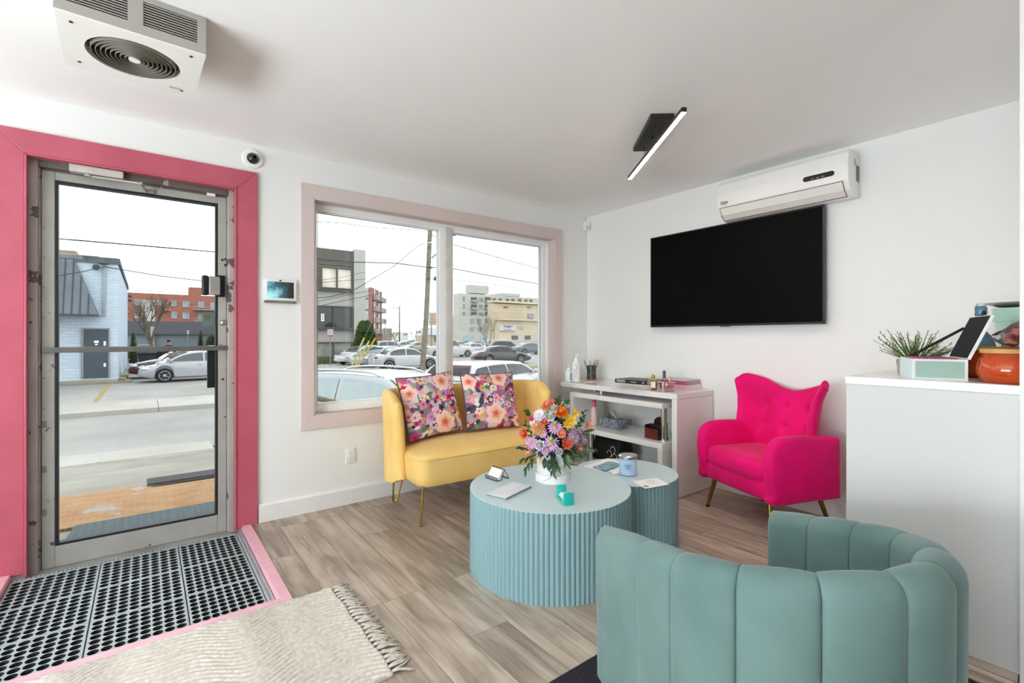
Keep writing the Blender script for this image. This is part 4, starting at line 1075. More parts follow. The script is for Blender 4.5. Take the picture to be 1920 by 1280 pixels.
# where each blossom sits on the dome
fl = [('ranunculus', 1051, 773, .030), ('alstroemeria', 1069, 790, .027), ('alstroemeria', 1062, 797, .02), ('chrysanthemum', 1008, 800, .033), ('daisy', 996, 829, .031), ('daisy', 1034, 831, .033), ('daisy', 1041, 801, .031),
      ('daisy', 1075, 819, .031), ('daisy', 1096, 824, .020), ('carnation', 1063, 830, .026), ('carnation', 984, 813, .024), ('lisianthus', 1037, 767, .026), ('lisianthus', 1013, 834, .022), ('aster', 1012, 778, .028),
      ('rose', 1026, 761, .026), ('bud', 998, 785, .016), ('lily', 1100, 799, .026), ('lisianthus', 1031, 783, .021), ('green_bud', 1024, 772, .012), ('green_bud', 1041, 792, .010), ('green_bud', 1033, 822, .013), ('carnation', 1037, 757, .02), ('aster', 1000, 792, .018), ('daisy', 1018, 812, .020), ('rose', 1052, 812, .020), ('lisianthus', 1060, 760, .018), ('daisy', 1088, 806, .018), ('carnation', 1022, 790, .018), ('alstroemeria', 1078, 776, .018), ('rose', 1086, 840, .018), ('lisianthus', 1048, 846, .018), ('daisy', 1022, 846, .020), ('lily', 990, 842, .018)]
FM = {'ranunculus': [M('ranunculus_orange', (246, 160, 40), .6, c2=(236, 130, 24), vs=40), M('ranunculus_core', (226, 110, 30), .6)],
      'alstroemeria': [M('alstroemeria_yellow', (246, 206, 60), .6, c2=(232, 180, 50), vs=50), M('alstroemeria_core', (150, 120, 40), .6)],
      'chrysanthemum': [M('mum_peach', (232, 176, 128), .6, c2=(214, 146, 100), vs=60), M('mum_core', (200, 130, 90), .6)],
      'daisy': [M('daisy_lilac', (208, 160, 206), .6, c2=(186, 132, 186), vs=60), M('daisy_core', (196, 190, 70), .7, c2=(150, 150, 50), vs=120)],
      'carnation': [M('carnation_coral', (238, 128, 96), .65, c2=(224, 104, 80), vs=70), M('carnation_core', (220, 100, 76), .65)],
      'lisianthus': [M('lisianthus_white', (240, 238, 236), .6, c2=(190, 176, 212), vs=30), M('lisianthus_core', (176, 180, 120), .6)],
      'aster': [M('aster_white', (234, 228, 236), .6, c2=(210, 200, 220), vs=60), M('aster_core', (206, 206, 130), .6)],
      'rose': [M('rose_peach', (244, 176, 140), .6, c2=(236, 150, 120), vs=30), M('rose_core', (236, 140, 110), .6)],
      'bud': [M('bud_magenta', (196, 44, 96), .6), M('bud_core', (160, 30, 80), .6)],
      'lily': [M('lily_salmon', (242, 170, 150), .6, c2=(232, 140, 124), vs=30), M('lily_core', (200, 120, 90), .6)],
      'green_bud': [M('bud_green', (198, 206, 128), .6), M('bud_core_green', (150, 170, 90), .6)]}
fpos = []
for kind, u, v, r in fl:
    dv_ = (u-1042)/62; dz_ = (815-v)/62
    k = max(0, 1-dv_*dv_*.8-dz_*dz_*.5); p = onD(u, v, 2.66-.15*math.sqrt(k)); loc = p-O_
    r *= 1.4; fpos.append(loc); out_ = (loc-BC+Vector((0, 0, .035))).normalized(); out_ = (out_+vd*.35).normalized()
    A = Matrix.Translation(loc) @ aim(out_, rnd.uniform(0, 6)); bm = BM()
    if kind in ('daisy', 'aster'):
        n = 15 if kind == 'daisy' else 22
        for i in range(n): petal(bm, A, 2*PI*i/n, r*.18, r*rnd.uniform(.92, 1.05), r*.30, .002, rnd.uniform(-.004, .004), .2, tip=.8)
        if kind == 'aster':
            for i in range(16): petal(bm, A, 2*PI*i/16+.2, r*.12, r*.75, r*.26, .005, .012, .2)
        ball(bm, A @ Vector((0, 0, .002)), r*.27, r*.27, r*.16, 14, 8, mi=1, mat=A.to_3x3().to_4x4())
    elif kind == 'chrysanthemum':
        for L_, (n, rr, l0, l1) in enumerate(((20, 1.0, -.004, -.008), (18, .85, .0, .004), (15, .66, .004, .014), (11, .45, .008, .02), (7, .26, .012, .024))):
            for i in range(n): petal(bm, A, 2*PI*i/n+L_*.3, r*.08, r*rr*rnd.uniform(.92, 1.05), r*.26, l0, l1, .35)
    elif kind in ('ranunculus', 'rose', 'carnation', 'lisianthus'):
        lay = {'ranunculus': 6, 'rose': 5, 'carnation': 5, 'lisianthus': 4}[kind]
        ball(bm, A @ Vector((0, 0, r*.3)), r*.42, r*.42, r*.42, 12, 8, mi=1)
        for L_ in range(lay):
            q = L_/(lay-1); n = 5+L_
            for i in range(n):
                rr = lerp(.38, 1.0, q)*rnd.uniform(.92, 1.06); jit = rnd.uniform(-.05, .05)*r*(3 if kind == 'carnation' else 1)
                petal(bm, A, 2*PI*i/n+L_*.7, r*.12*(1+q), r*rr, r*lerp(.55, .95, q)*(.8 if kind == 'carnation' else 1), r*.05, r*lerp(.85, .22, q)+jit, .45, tip=.7)
    elif kind in ('alstroemeria', 'lily'):
        for i in range(6): petal(bm, A, 2*PI*i/6, r*.05, r*rnd.uniform(.95, 1.15), r*.62, 0, r*(.55 if i % 2 else .35), .3, tip=.8)
        for i in range(4): tube(bm, [A @ Vector((0, 0, 0)), A @ Vector((r*.2*math.cos(i*1.6), r*.2*math.sin(i*1.6), r*.8))], .0008, 5, mi=1)
    else:
        ball(bm, A @ Vector((0, 0, 0)), r*.6, r*.6, r*1.0, 12, 8, mat=A.to_3x3().to_4x4())
        for i in range(5): petal(bm, A, 2*PI*i/5, r*.1, r*.7, r*.7, -r*.6, r*.7, .4)
    obj(kind + '_flower' if kind not in ('bud', 'green_bud') else 'flower_bud', bm, FM[kind], t, 60, norm=False)
bm = BM(); rn2 = random.Random(5)
ball(bm, BC-Vector((0, 0, .025)), .092, .092, .085, 18, 12, mi=1)
for i in range(290):     # foliage collar, filling and hanging sprays
    a = rn2.uniform(0, 2*PI); hh = rn2.random()
    e = lerp(-.55, 1.3, hh**1.1); d = Vector((math.cos(a)*math.cos(e), math.sin(a)*math.cos(e), math.sin(e)))
    p = BC+Vector((0, 0, -.02))+Vector((d.x*.085, d.y*.085, d.z*.10))*rn2.uniform(.6, 1.1); L_ = rn2.uniform(.045, .085)
    leaf(bm, p, (d+Vector((rn2.uniform(-.3, .3), rn2.uniform(-.3, .3), rn2.uniform(-.2, .3)))), (0, 0, 1), L_, L_*rn2.uniform(.28, .42), rn2.uniform(.1, .5), mi=rn2.choice((0, 1, 1)))
sprays = [(1003, 858, 985, 880), (1010, 850, 978, 862), (1030, 858, 1037, 888), (1038, 855, 1045, 878), (1060, 850, 1063, 868), (1080, 838, 1093, 856), (1088, 836, 1113, 842), (990, 842, 975, 838), (1000, 822, 984, 792), (1045, 765, 1045, 748), (1055, 765, 1062, 752),
          (1085, 800, 1096, 770), (1080, 806, 1092, 785), (1022, 856, 1024, 872), (1072, 852, 1078, 860), (995, 780, 988, 770), (1090, 812, 1104, 806)]
for u0, v0, u1, v1 in sprays:
    a = onD(u0, v0, 2.55)-O_; b = onD(u1, v1, 2.53)-O_
    tube(bm, [a, (a+b)/2+Vector((0, 0, .004)), b], .0012, 5, mi=1)
    for k in range(6):
        q = (k+.6)/6; p = a.lerp(b, q); dd = (b-a).normalized(); s = sd_*(1 if k % 2 else -1)
        leaf(bm, p, dd*1.0+s*.55+vd*rn2.uniform(-.1, .3), vd, rn2.uniform(.026, .04), .013, .25, mi=rn2.choice((0, 1)))
obj('foliage', bm, [m_green, m_green2], t, 60, norm=False)
bm = BM()
for loc in fpos:
    tube(bm, [Vector((0, 0, PH-.04)), Vector((loc.x*.4, loc.y*.4, lerp(PH, loc.z, .5))), loc*.97], .0022, 5)
obj('stems', bm, m_green2, t, 60)

# ------------------------------------------------------------------ on the coffee table
def place(u, v, z): return onZ(u, v, z)
m_wire = M('black_wire', (30, 31, 33), .35, metal=.6)
c = place(930, 897, TZ); t = thing('card_holder', 'black wire stand holding white business cards on the coffee table', 'card holder', (c.x, c.y, TZ), math.radians(-86))
bm = BM()
for x in (-.05, .05): tube(bm, [(x, -.035, .018), (x, -.033, .003), (x, .0, .003), (x, .018, .058), (x, .05, .003)], .0022, 6)
tube(bm, [(-.05, -.035, .018), (.05, -.035, .018)], .0022, 6); tube(bm, [(-.05, .018, .058), (.05, .018, .058)], .0022, 6); tube(bm, [(-.05, -.033, .003), (.05, -.033, .003)], .0022, 6); tube(bm, [(-.05, .05, .003), (.05, .05, .003)], .0022, 6)
obj('wire_frame', bm, m_wire, t, 60)
bm = BM(); box(bm, -.045, .045, -.008, .004, 0, .056, .001, rot=Matrix.Translation((0, -.018, .006)) @ Matrix.Rotation(math.radians(-34), 4, 'X'))
tag(obj('card_stack', bm, m_paper, t), None)
a, b, c_, d = place(913, 928, TZ), place(962, 906, TZ), place(997, 916, TZ), place(948, 937, TZ)
ct = (a+b+c_+d)/4; ang = math.atan2((b-a).y, (b-a).x); 
t = thing('envelope_stack', 'flat stack of white cards with grey edges lying on the coffee table', 'cards', (ct.x, ct.y, TZ), ang)
bm = BM(); w = (b-a).length/2; h = (d-a).length/2
for i in range(4): box(bm, -w+.001*i, w-.001*i, -h+.0012*i, h+.001*i, .0022*i, .0022*i+.002)
obj('lower_cards', bm, M('card_grey', (150, 156, 164), .5), t)
bm = BM(); box(bm, -w-.001, w+.001, -h-.001, h+.001, .009, .0115); obj('top_card', bm, M('card_silver', (226, 228, 232), .4), t)
a = place(1043, 934, TZ); b = place(1057, 950, TZ); c_ = place(1076, 944, TZ)
cc = (a+c_)/2; ang = math.atan2((b-a).y, (b-a).x)
t = thing('tape_dispenser', 'small teal tape dispenser with clear tape on the coffee table', 'tape dispenser', (cc.x, cc.y, TZ), ang)
m_teal = M('teal_plastic', (30, 176, 164), .35, var=.04)
L_ = .062; W_ = .024
bm = BM(); prism(bm, [(-L_, 0), (L_, 0), (L_, .056), (L_-.012, .056), (L_-.016, .04), (L_-.03, .012), (-L_+.03, .010), (-L_+.014, .012), (-L_+.008, .058), (-L_, .060)], -W_, W_, 'y', bev=.0015); obj('body', bm, m_teal, t, 40)
bm = BM(); prism(bm, [(-L_+.012, .014), (L_-.028, .014), (L_-.016, .050), (-.012, .040)], -W_+.005, W_-.005, 'y', bev=.002); obj('tape', bm, M('clear_tape', (226, 234, 236), .2, coat=.5), t, 40)
# ------------------------------------------------------------------ on the side table
c = place(1181, 893, SZ); cr_ = .0505; c = c+Vector((FX, FY, 0))*cr_*.9
t = thing('jar_candle', 'pale blue jar candle with a silver lid on the small side table', 'candle', (c.x, c.y, SZ))
bm = BM(); lathe(bm, [(cr_-.006, 0), (cr_-.001, .004), (cr_, .012), (cr_, .094), (cr_-.004, .098)], 36); obj('jar', bm, M('candle_blue', (176, 200, 226), .2, coat=.6, var=.02), t, 40)
bm = BM(); lathe(bm, [(cr_-.003, .0985), (cr_+.004, .0985), (cr_+.004, .111), (cr_-.003, .116), (0, .116)], 36, cap=False); obj('lid', bm, m_steel, t, 30)
fa = math.atan2(FY, FX)-PI/2
def wrap_label(parent, name, mat, r, z0, z1, a0, a1, n=10):
    bm = BM(); V = [[bm.verts.new((r*math.cos(lerp(a0, a1, i/n)), r*math.sin(lerp(a0, a1, i/n)), z)) for z in (z0, z1)] for i in range(n+1)]
    for a, b in zip(V, V[1:]): bm.faces.new((a[0], b[0], b[1], a[1]))
    return obj(name, bm, mat, parent, 60)
fv = math.atan2(-c.y, -c.x)
lb = wrap_label(t, 'label', M('candle_label', (158, 184, 214), .5), cr_+.0006, .03, .075, fv-.5, fv+.5)
for z, h_, w_a in ((.060, .006, .30), (.050, .004, .26), (.042, .003, .20)):
    wrap_label(t, 'label_print', M('label_ink', (92, 116, 150), .6), cr_+.0011, z, z+h_, fv-w_a, fv+w_a, 6)
def sheet(name, label, pts, z, mat, cat, th=.0012, group=None, extra=None):
    P_ = [place(u, v, z) for u, v in pts]; ct = sum(P_, Vector())/len(P_)
    t = thing(name, label, cat, (ct.x, ct.y, z), 0, group); bm = BM()
    prism(bm, [(p.x-ct.x, p.y-ct.y) for p in P_], 0, th, 'z'); obj('sheet', bm, mat, t)
    return t, P_, ct
sheet('leaflet', 'large white leaflet lying under the blue brochure on the side table', [(1093, 874), (1140, 859), (1172, 868), (1124, 885)], SZ, m_paper, 'leaflet')
sheet('leaflet', 'narrow white leaflet lying in front of the brochure on the side table', [(1140, 883), (1166, 873), (1172, 881), (1152, 890)], SZ+.0015, m_paper, 'leaflet')
t, P_, ct = sheet('brochure', 'blue and teal folded brochure lying on the side table behind the candle', [(1112, 877), (1143, 866), (1166, 872), (1136, 884)], SZ+.0015, M('brochure_teal', (66, 122, 140), .4, c2=(172, 196, 206), vs=26), 'brochure', .007)
bm = BM(); prism(bm, [((p.x-ct.x)*.86, (p.y-ct.y)*.86) for p in P_], .0071, .0078, 'z'); obj('cover_print', bm, M('brochure_print', (160, 186, 198), .4, c2=(92, 138, 158), vs=40), t)
t, P_, ct = sheet('price_card', 'white printed card with a tiny picture lying at the right edge of the side table', [(1186, 902), (1232, 896), (1255, 908), (1210, 916)], SZ, m_paper, 'card')
bm = BM()
for i in range(6): 
    a = P_[0].lerp(P_[3], .2+.1*i)-ct; b = P_[1].lerp(P_[2], .2+.1*i)-ct; q0 = a.lerp(b, .35); q1 = a.lerp(b, .8-.05*(i % 3)); dn = (P_[3]-P_[0]).normalized()*.0022
    quad(bm, (q0.x, q0.y, .0014), (q1.x, q1.y, .0014), (q1.x+dn.x, q1.y+dn.y, .0014), (q0.x+dn.x, q0.y+dn.y, .0014))
obj('print_lines', bm, M('ink_grey', (150, 140, 150), .6), t)
bm = BM(); q = P_[3].lerp(P_[0], .25).lerp(P_[2], .15)-ct; lathe(bm, [(.016, .0012), (.016, .0016)], 16, (q.x, q.y, 0)); obj('picture', bm, M('card_picture', (206, 150, 130), .6, var=.2, vs=70), t)

# ------------------------------------------------------------------ on the desk
DZ_ = dz
def towards(c): return math.atan2(-c.y, -c.x)
tr = place(1100, 714, DZ_); 
t = thing('notepad', 'thin blush notepad under the tall soap bottle and the pencil cup', 'notepad', (tr.x+.02, tr.y, DZ_), math.radians(10))
bm = BM(); box(bm, -.085, .085, -.115, .115, 0, .007, .002); obj('pages', bm, M('blush_paper', (220, 204, 194), .6), t)
def bottle(name, label, u, v, z, prof, mat, cat, parts, group=None):
    c = place(u, v, z); c = c+Vector((FX, FY, 0))*max(p[0] for p in prof)*.8
    t = thing(name, label, cat, (c.x, c.y, z), 0, group); bm = BM(); lathe(bm, prof, 28); obj('bottle_body', bm, mat, t, 40)
    parts(t, towards(c)); return t, c
m_soap = M('soap_white', (242, 242, 240), .28, var=.008, coat=.3)
def pump(t, f, z, r, sc=1, mat=None):
    bm = BM(); lathe(bm, [(r*.5, z), (r*.5, z+.028*sc), (r*.28, z+.034*sc), (.006*sc, z+.036*sc), (.006*sc, z+.058*sc), (.012*sc, z+.060*sc), (.012*sc, z+.070*sc), (0, z+.071*sc)], 16, cap=False)
    d = Vector((math.cos(f+1.3), math.sin(f+1.3), 0)); tube(bm, [Vector((0, 0, z+.065*sc)), d*.022*sc+Vector((0, 0, z+.064*sc)), d*.030*sc+Vector((0, 0, z+.058*sc))], .0045*sc, 8)
    obj('pump', bm, mat or m_soap, t, 40)
def parts_big(t, f):
    pump(t, f, .195, .034, .9)
    bm = BM(); rn = random.Random(3)
    for i in range(16):
        a = f+rn.uniform(-.32, .35); z = .05+.105*i/15; r = .0378
        a2 = a+rn.uniform(-.25, .25); z2 = z+rn.uniform(.004, .018)
        tube(bm, [(r*math.cos(a), r*math.sin(a), z), (r*math.cos((a+a2)/2)*1.005, r*math.sin((a+a2)/2)*1.005, (z+z2)/2+.003), (r*math.cos(a2), r*math.sin(a2), z2)], .0011, 5)
    obj('floral_print', bm, M('print_black', (40, 40, 42), .6), t)
bottle('soap_bottle', 'tall white pump soap bottle with a black leaf print on the desk', 1081, 716, DZ_+.007, [(.033, 0), (.0375, .006), (.0375, .150), (.034, .172), (.022, .190), (.018, .196)], m_soap, 'bottle', parts_big)
def parts_small(t, f):
    pump(t, f, .115, .032, .72); wrap_label(t, 'label', M('label_blue', (128, 182, 208), .5, c2=(196, 220, 230), vs=120), .0352, .02, .085, f+.25, f+1.25)
bottle('soap_bottle', 'short white pump soap bottle with a blue label at the left end of the desk', 1067, 716, DZ_, [(.030, 0), (.0345, .005), (.0345, .085), (.030, .102), (.018, .112), (.016, .116)], m_soap, 'bottle', parts_small)
c = place(1110.5, 713, DZ_+.007); c = c+Vector((FX, FY, 0))*.04
t = thing('pencil_cup', 'black marbled pencil cup with a copper base on the desk', 'cup', (c.x, c.y, DZ_+.007))
bm = BM(); lathe(bm, [(.0, .016), (.044, .016), (.044, .142), (.041, .142), (.041, .022), (0, .022)], 32, cap=False)
m_marb = M('black_marble', (36, 36, 38), .35, c2=(92, 90, 90), vs=26); obj('cup_body', bm, m_marb, t, 40)
bm = BM(); lathe(bm, [(.049, 0), (.051, .003), (.051, .013), (.047, .0158)], 32); obj('base', bm, M('copper', (186, 130, 104), .3, metal=.6), t, 40)
rn = random.Random(8)
pens = [(-.032, 0, -.055, (60, 56, 54)), (-.010, .01, -.008, (120, 96, 80)), (-.002, -.01, -.012, (150, 150, 150)), (.014, .01, .012, (196, 140, 90)), (.020, -.012, .024, (206, 150, 96)), (.024, .008, .034, (172, 118, 76)), (.030, -.004, .052, (60, 56, 54)), (.010, -.02, .018, (160, 120, 86))]
nm = ['dark brown pencil leaning left in the black cup', 'thin brown pencil upright in the black cup', 'silver pencil upright in the black cup', 'shorter tan pencil upright in the black cup', 'tallest tan pencil leaning right in the black cup', 'brown pencil beside the tallest tan pencil in the cup', 'black pencil leaning far right in the black cup', 'pale wooden pencil at the front of the black cup']
for i, (x, y, lean, col) in enumerate(pens):
    h_ = (.195, .185, .192, .176, .208, .198, .200, .170)[i]
    p0 = Vector((c.x, c.y, DZ_+.007))+sd_*(x*.55)+vd*y*.6+Vector((0, 0, .024)); p1 = Vector((c.x, c.y, DZ_+.007))+sd_*(x*.55+lean)+vd*y+Vector((0, 0, h_))
    bm = BM(); q = p0.lerp(p1, .93); tube(bm, [p0-p0, q-p0, p1-p0], [.0034, .0034, .0008], 6)
    o = obj('pencil', bm, M('pencil_%d' % (sum(col)), col, .5), None, 40); o.location = p0; tag(o, nm[i], 'pencil', 'pencils in the black cup')
# books
def book(label, pts, z, th, cover, pages, hard=True, loc=None):
    """pts: spine start, spine end on the desk front side (world xy), depth"""
    (x0, y0), (x1, y1), dep = pts
    ang = math.atan2(y1-y0, x1-x0); L_ = math.hypot(x1-x0, y1-y0)
    t = thing('book', label, 'book', (x0, y0, z), ang)
    bm = BM(); box(bm, 0, L_, -.002, .0035, .0, th, .001); box(bm, 0, L_, 0, dep, 0, .003); box(bm, 0, L_, 0, dep, th-.003, th)
    cv = obj('cover', bm, cover, t)
    bm = BM(); box(bm, .003, L_-.003, .0035, dep-.004, .003, th-.003); obj('pages', bm, pages, t)
    return t, L_
m_pages = M('book_pages', (236, 230, 220), .8, var=.05, vs=200)
p0 = place(1145, 727, DZ_); p1 = place(1212, 732.8, DZ_)
# spine runs along the desk front; books extend towards the wall
t, L_ = book('white book lying at the bottom of the left stack on the desk', ((p1.x, p1.y), (p0.x, p0.y), -.225), DZ_, .040, M('cover_white', (240, 238, 235), .4), m_pages)
q0 = place(1153.5, 716.5, DZ_+.040); q1 = place(1213.5, 721.8, DZ_+.040)
t, L_ = book('black book titled ISSUES on top of the white book on the desk', ((q1.x, q1.y), (q0.x, q0.y), -.225), DZ_+.0405, .031, M('cover_black', (52, 52, 52), .4, c2=(40, 40, 41)), m_pages)
for ch in kids(t): ch.location.y = 0
tt = text('spine_title', 'ISSUES', M('title_cream', (244, 238, 220), .5), t, (L_-.062, .0042, .0155), (PI/2, 0, PI), .030, sx=1.0)
bm = BM(); box(bm, .10, .155, .0036, .0042, .013, .0165); obj('spine_print', bm, M('title_cream', (244, 238, 220)), t)
bm = BM(); lathe(bm, [(.006, 0), (.006, .001)], 12, mat=Matrix.Translation((.035, .0042, .0155)) @ Matrix.Rotation(-PI/2, 4, 'X')); obj('emblem', bm, M('title_cream', (244, 238, 220)), t)
p0 = place(1212, 730, DZ_); p1 = place(1287.5, 732, DZ_)
p0 = Vector((p1.x-.01, p1.y+.335, 0)); 
t, L_ = book('pale pink book lying at the bottom of the right stack on the desk', ((p1.x, p1.y), (p0.x, p0.y), -.22), DZ_, .040, M('cover_pink', (240, 188, 206), .4), m_pages)
t, L_ = book('magenta book with a grey top cover on the pale pink book on the desk', ((p1.x+.004, p1.y+.012), (p0.x+.002, p0.y-.02), -.225), DZ_+.0405, .031, M('cover_magenta', (214, 66, 134), .4), M('pages_grey', (190, 180, 184), .7))
bm = BM(); box(bm, .0, L_, -.225, -.004, .0311, .0322); obj('dust_jacket', bm, M('jacket_grey', (196, 192, 196), .3), t)
bm = BM(); box(bm, L_*.27, L_*.42, .0036, .0042, .012, .018); obj('spine_print', bm, M('title_pale', (246, 226, 236), .5), t)
# perfume bottles
m_glassc = glassmat('clear_glass', (246, 244, 246), .12)
def solidglass(name, c, rough=.05): return glassmat(name, c, .10)
def perfume(label, u, v, w, d, h, glass, liquid, cap, capshape, lab=None):
    c = place(u, v, DZ_); c = c+Vector((FX, FY, 0))*.02
    t = thing('perfume_bottle', label, 'perfume', (c.x, c.y, DZ_), towards(c)+PI/2)
    bm = BM(); prism(bm, rrect(-w/2, w/2, -d/2, d/2, d*.3), 0, h, 'z', bev=.003); o = obj('flask', bm, glass, t, 40)
    bm = BM(); prism(bm, rrect(-w/2+.005, w/2-.005, -d/2+.004, d/2-.004, d*.2), .005, h*.72, 'z'); obj('liquid', bm, liquid, t, 40)
    bm = BM(); lathe(bm, [(.008, h), (.008, h+.012)], 14)
    if capshape == 'ball': ball(bm, (0, 0, h+.026), .0165, n=18)
    else: lathe(bm, [(.011, h+.010), (.012, h+.012), (.012, h+.030), (.010, h+.032)], 16)
    obj('cap', bm, cap, t, 50)
    if lab:
        bm = BM(); box(bm, -w*.26, w*.26, -d/2-.0012, -d/2-.0002, h*.22, h*.8); obj('label', bm, lab, t)
    return t
perfume('gold glass perfume bottle with a round gold stopper in front of the desk books', 1226, 731.5, .066, .03, .082, solidglass('glass_amber', (250, 236, 190)), glassmat('perfume_yellow', (240, 218, 120), .05), m_gold, 'ball', M('label_white', (240, 240, 234), .5))
perfume('rounded clear pink perfume bottle with a short cap in front of the pink books', 1257.5, 734.5, .064, .034, .076, solidglass('glass_pink', (254, 246, 248)), glassmat('perfume_pink', (253, 238, 242), .04), M('cap_gold', (206, 186, 140), .3, metal=.6), 'cyl')
c = place(1249.5, 732, DZ_)+Vector((FX, FY, 0))*.055
t = thing('perfume_spray', 'slim perfume spray with a grey metal cap standing behind the pink perfume bottle', 'perfume', (c.x, c.y, DZ_))
bm = BM(); lathe(bm, [(.011, 0), (.0125, .003), (.0125, .095)], 18); obj('tube', bm, solidglass('glass_rose', (252, 236, 240)), t, 40)
bm = BM(); lathe(bm, [(.0125, .0955), (.0125, .152), (.011, .154)], 18); obj('cap', bm, M('cap_grey', (92, 88, 92), .3, metal=.6), t, 40)
c = place(1243.5, 735, DZ_)+Vector((FX, FY, 0))*.008
t = thing('lip_gloss', 'tiny pink lip gloss tube between the two perfume bottles', 'lip gloss', (c.x, c.y, DZ_))
bm = BM(); lathe(bm, [(.007, 0), (.008, .002), (.008, .045)], 14); obj('tube', bm, M('gloss_pink', (240, 170, 178), .15, coat=.5), t, 40)
bm = BM(); lathe(bm, [(.0075, .0455), (.0075, .078), (.006, .08)], 14); obj('cap', bm, M('cap_rose', (236, 190, 186), .2, coat=.4), t, 40)

# ------------------------------------------------------------------ on the turning shelf
SHZ = .3995
c = Vector((3.26, 3.02, SHZ))
t = thing('lotion_bottle', 'pink and cream lotion bottle at the left end of the shelf', 'bottle', tuple(c))
bm = BM(); lathe(bm, [(.028, 0), (.032, .004), (.034, .05), (.032, .12), (.024, .155), (.021, .17)], 24); obj('bottle_body', bm, M('lotion_cream', (236, 206, 196), .4, var=.02), t, 40)
bm = BM(); lathe(bm, [(.0225, .15), (.022, .175), (.017, .19), (.016, .205), (.022, .212), (.023, .222), (.014, .232), (0, .233)], 24, cap=False); obj('pump_cap', bm, M('lotion_pink', (216, 92, 128), .35), t, 40)
t = thing('tissue_box', 'grey patterned tissue box with a white tissue sticking out on the shelf', 'tissue box', (3.30, 2.83, SHZ), math.radians(-8))
bm = BM(); box(bm, -.06, .06, -.115, .115, 0, .085, .002); obj('carton', bm, M('carton_grey', (158, 162, 170), .6, c2=(92, 96, 106), vs=34), t)
bm = BM()
def tis(a, b):
    x, y = (2*a-1), (2*b-1); z = .085+.085*(1-abs(y)**.8)*(1-.5*abs(x))+.008*math.sin(7*a+3*b); return (.05*x*(.35+.65*b)+.012*math.sin(6*b), .055*y+.01, max(.083, z))
grid(bm, tis, 12, 12); bmesh.ops.solidify(bm, geom=bm.faces[:], thickness=.001); obj('tissue', bm, M('tissue_white', (236, 234, 232), .9), t, 60)
c = place(1205, 823, SHZ); 
t = thing('desk_caddy', 'dark wood and black leather caddy with a round back on the shelf', 'caddy', (3.22, 2.315, SHZ), math.radians(-6))
m_leath = M('black_leather', (32, 31, 32), .4, c2=(22, 21, 22), bump=.1, bs=200); m_maho = M('mahogany', (110, 42, 36), .3, c2=(70, 24, 22), vs=16, coat=.3)
bm = BM(); box(bm, -.06, .05, -.075, .075, 0, .012, .002); box(bm, -.055, .04, -.076, -.066, .012, .105, .003); box(bm, -.055, .04, .066, .076, .012, .105, .003); box(bm, -.012, -.004, -.066, .066, .012, .11); obj('frame', bm, m_leath, t)
bm = BM(); box(bm, -.066, -.058, -.066, .066, .006, .082, .003); obj('front_panel', bm, m_maho, t)
bm = BM(); prism(bm, [(-.066, .012), (.066, .012), (.066, .11)]+[(.066*math.cos(PI*i/14), .11+.055*math.sin(PI*i/14)) for i in range(1, 14)]+[(-.066, .11)], .040, .050, 'x'); obj('round_back', bm, m_leath, t, 40)
t = thing('tote_bag', 'black bag with white curls of print on the bottom shelf behind the flowers', 'bag', (3.375, 2.90, .0885))
bm = BM(); prism(bm, [(-.10, 0), (.10, 0), (.11, .10), (.07, .20), (-.06, .21), (-.11, .11)], -.16, .16, 'y', bev=.02); obj('bag_body', bm, M('bag_black', (26, 26, 28), .6, var=.2), t, 60)
bm = BM()
for k, (y, z) in enumerate(((-.10, .12), (-.06, .08), (-.12, .06))): tube(bm, [(-.114, y+.025*math.cos(a), z+.03*math.sin(a)) for a in [i*.5 for i in range(10)]], .003, 5)
obj('print', bm, M('print_white', (220, 220, 220)), t)
t = thing('power_cord', 'thin grey power cord hanging on the wall behind the shelf', 'cord', (3.612, 2.90, .3))
bm = BM(); tube(bm, [(.005, .0, .10), (-.012, .005, .06), (-.01, -.02, -.02), (-.008, .03, -.1), (-.01, .01, -.17), (-.008, .02, -.205)], .004, 7); obj('cable', bm, M('cord_grey', (120, 118, 116), .6), t, 60)
bm = BM(); box(bm, -.010, .012, -.02, .02, .08, .13, .004); obj('plug', bm, M('plug_grey', (170, 168, 164), .5), t)

# ------------------------------------------------------------------ on the counter
KZ = 1.034
m_boxw = M('box_white_edge', (232, 232, 230), .4)
f0 = place(1659, 704, KZ); f1 = place(1710, 713.2, KZ); f2 = place(1815.5, 717, KZ)
f0, f1, f2 = (Vector((p.x*1.021, p.y*1.021, KZ)) for p in (f0, f1, f2))
ex = (f2-f1); L2 = ex.length; ang = math.atan2(ex.y, ex.x); L1 = (f0-f1).length
t = thing('jewellery_box', 'open mint and white jewellery box with a black velvet lid on the counter', 'box', (f1.x, f1.y, KZ), ang)
bh = .082
loc0 = Matrix.Rotation(-ang, 3, 'Z') @ (f0-f1); dp = abs(loc0.y)+.02
L1s = loc0.normalized()
dep = min(.25, max(.13, L1)); sgn = 1 if loc0.y > 0 else -1
bm = BM()
for x0, x1, y0, y1 in ((0, L2, 0, .006), (0, L2, dep-.006, dep), (0, .006, .006, dep-.006), (L2-.006, L2, .006, dep-.006)): box(bm, x0, x1, y0, y1, .002, bh, .001)
box(bm, 0, L2, 0, dep, .0, .006)
obj('box_body', bm, m_boxw, t)
bm = BM(); box(bm, .010, L2-.010, -.0012, .0, .010, bh-.008); obj('front_panel', bm, M('mint_panel', (156, 184, 172), .35, var=.03), t)
bm = BM(); box(bm, -.0012, .0, .006, dep-.004, .004, bh-.003); obj('side_panel', bm, M('ice_panel', (206, 228, 232), .3, var=.02), t)
bm = BM(); box(bm, .007, L2-.007, .007, dep-.007, .0065, .03); obj('lining', bm, M('black_velvet', (12, 13, 20), .9, c2=(22, 24, 34), vs=60), t)
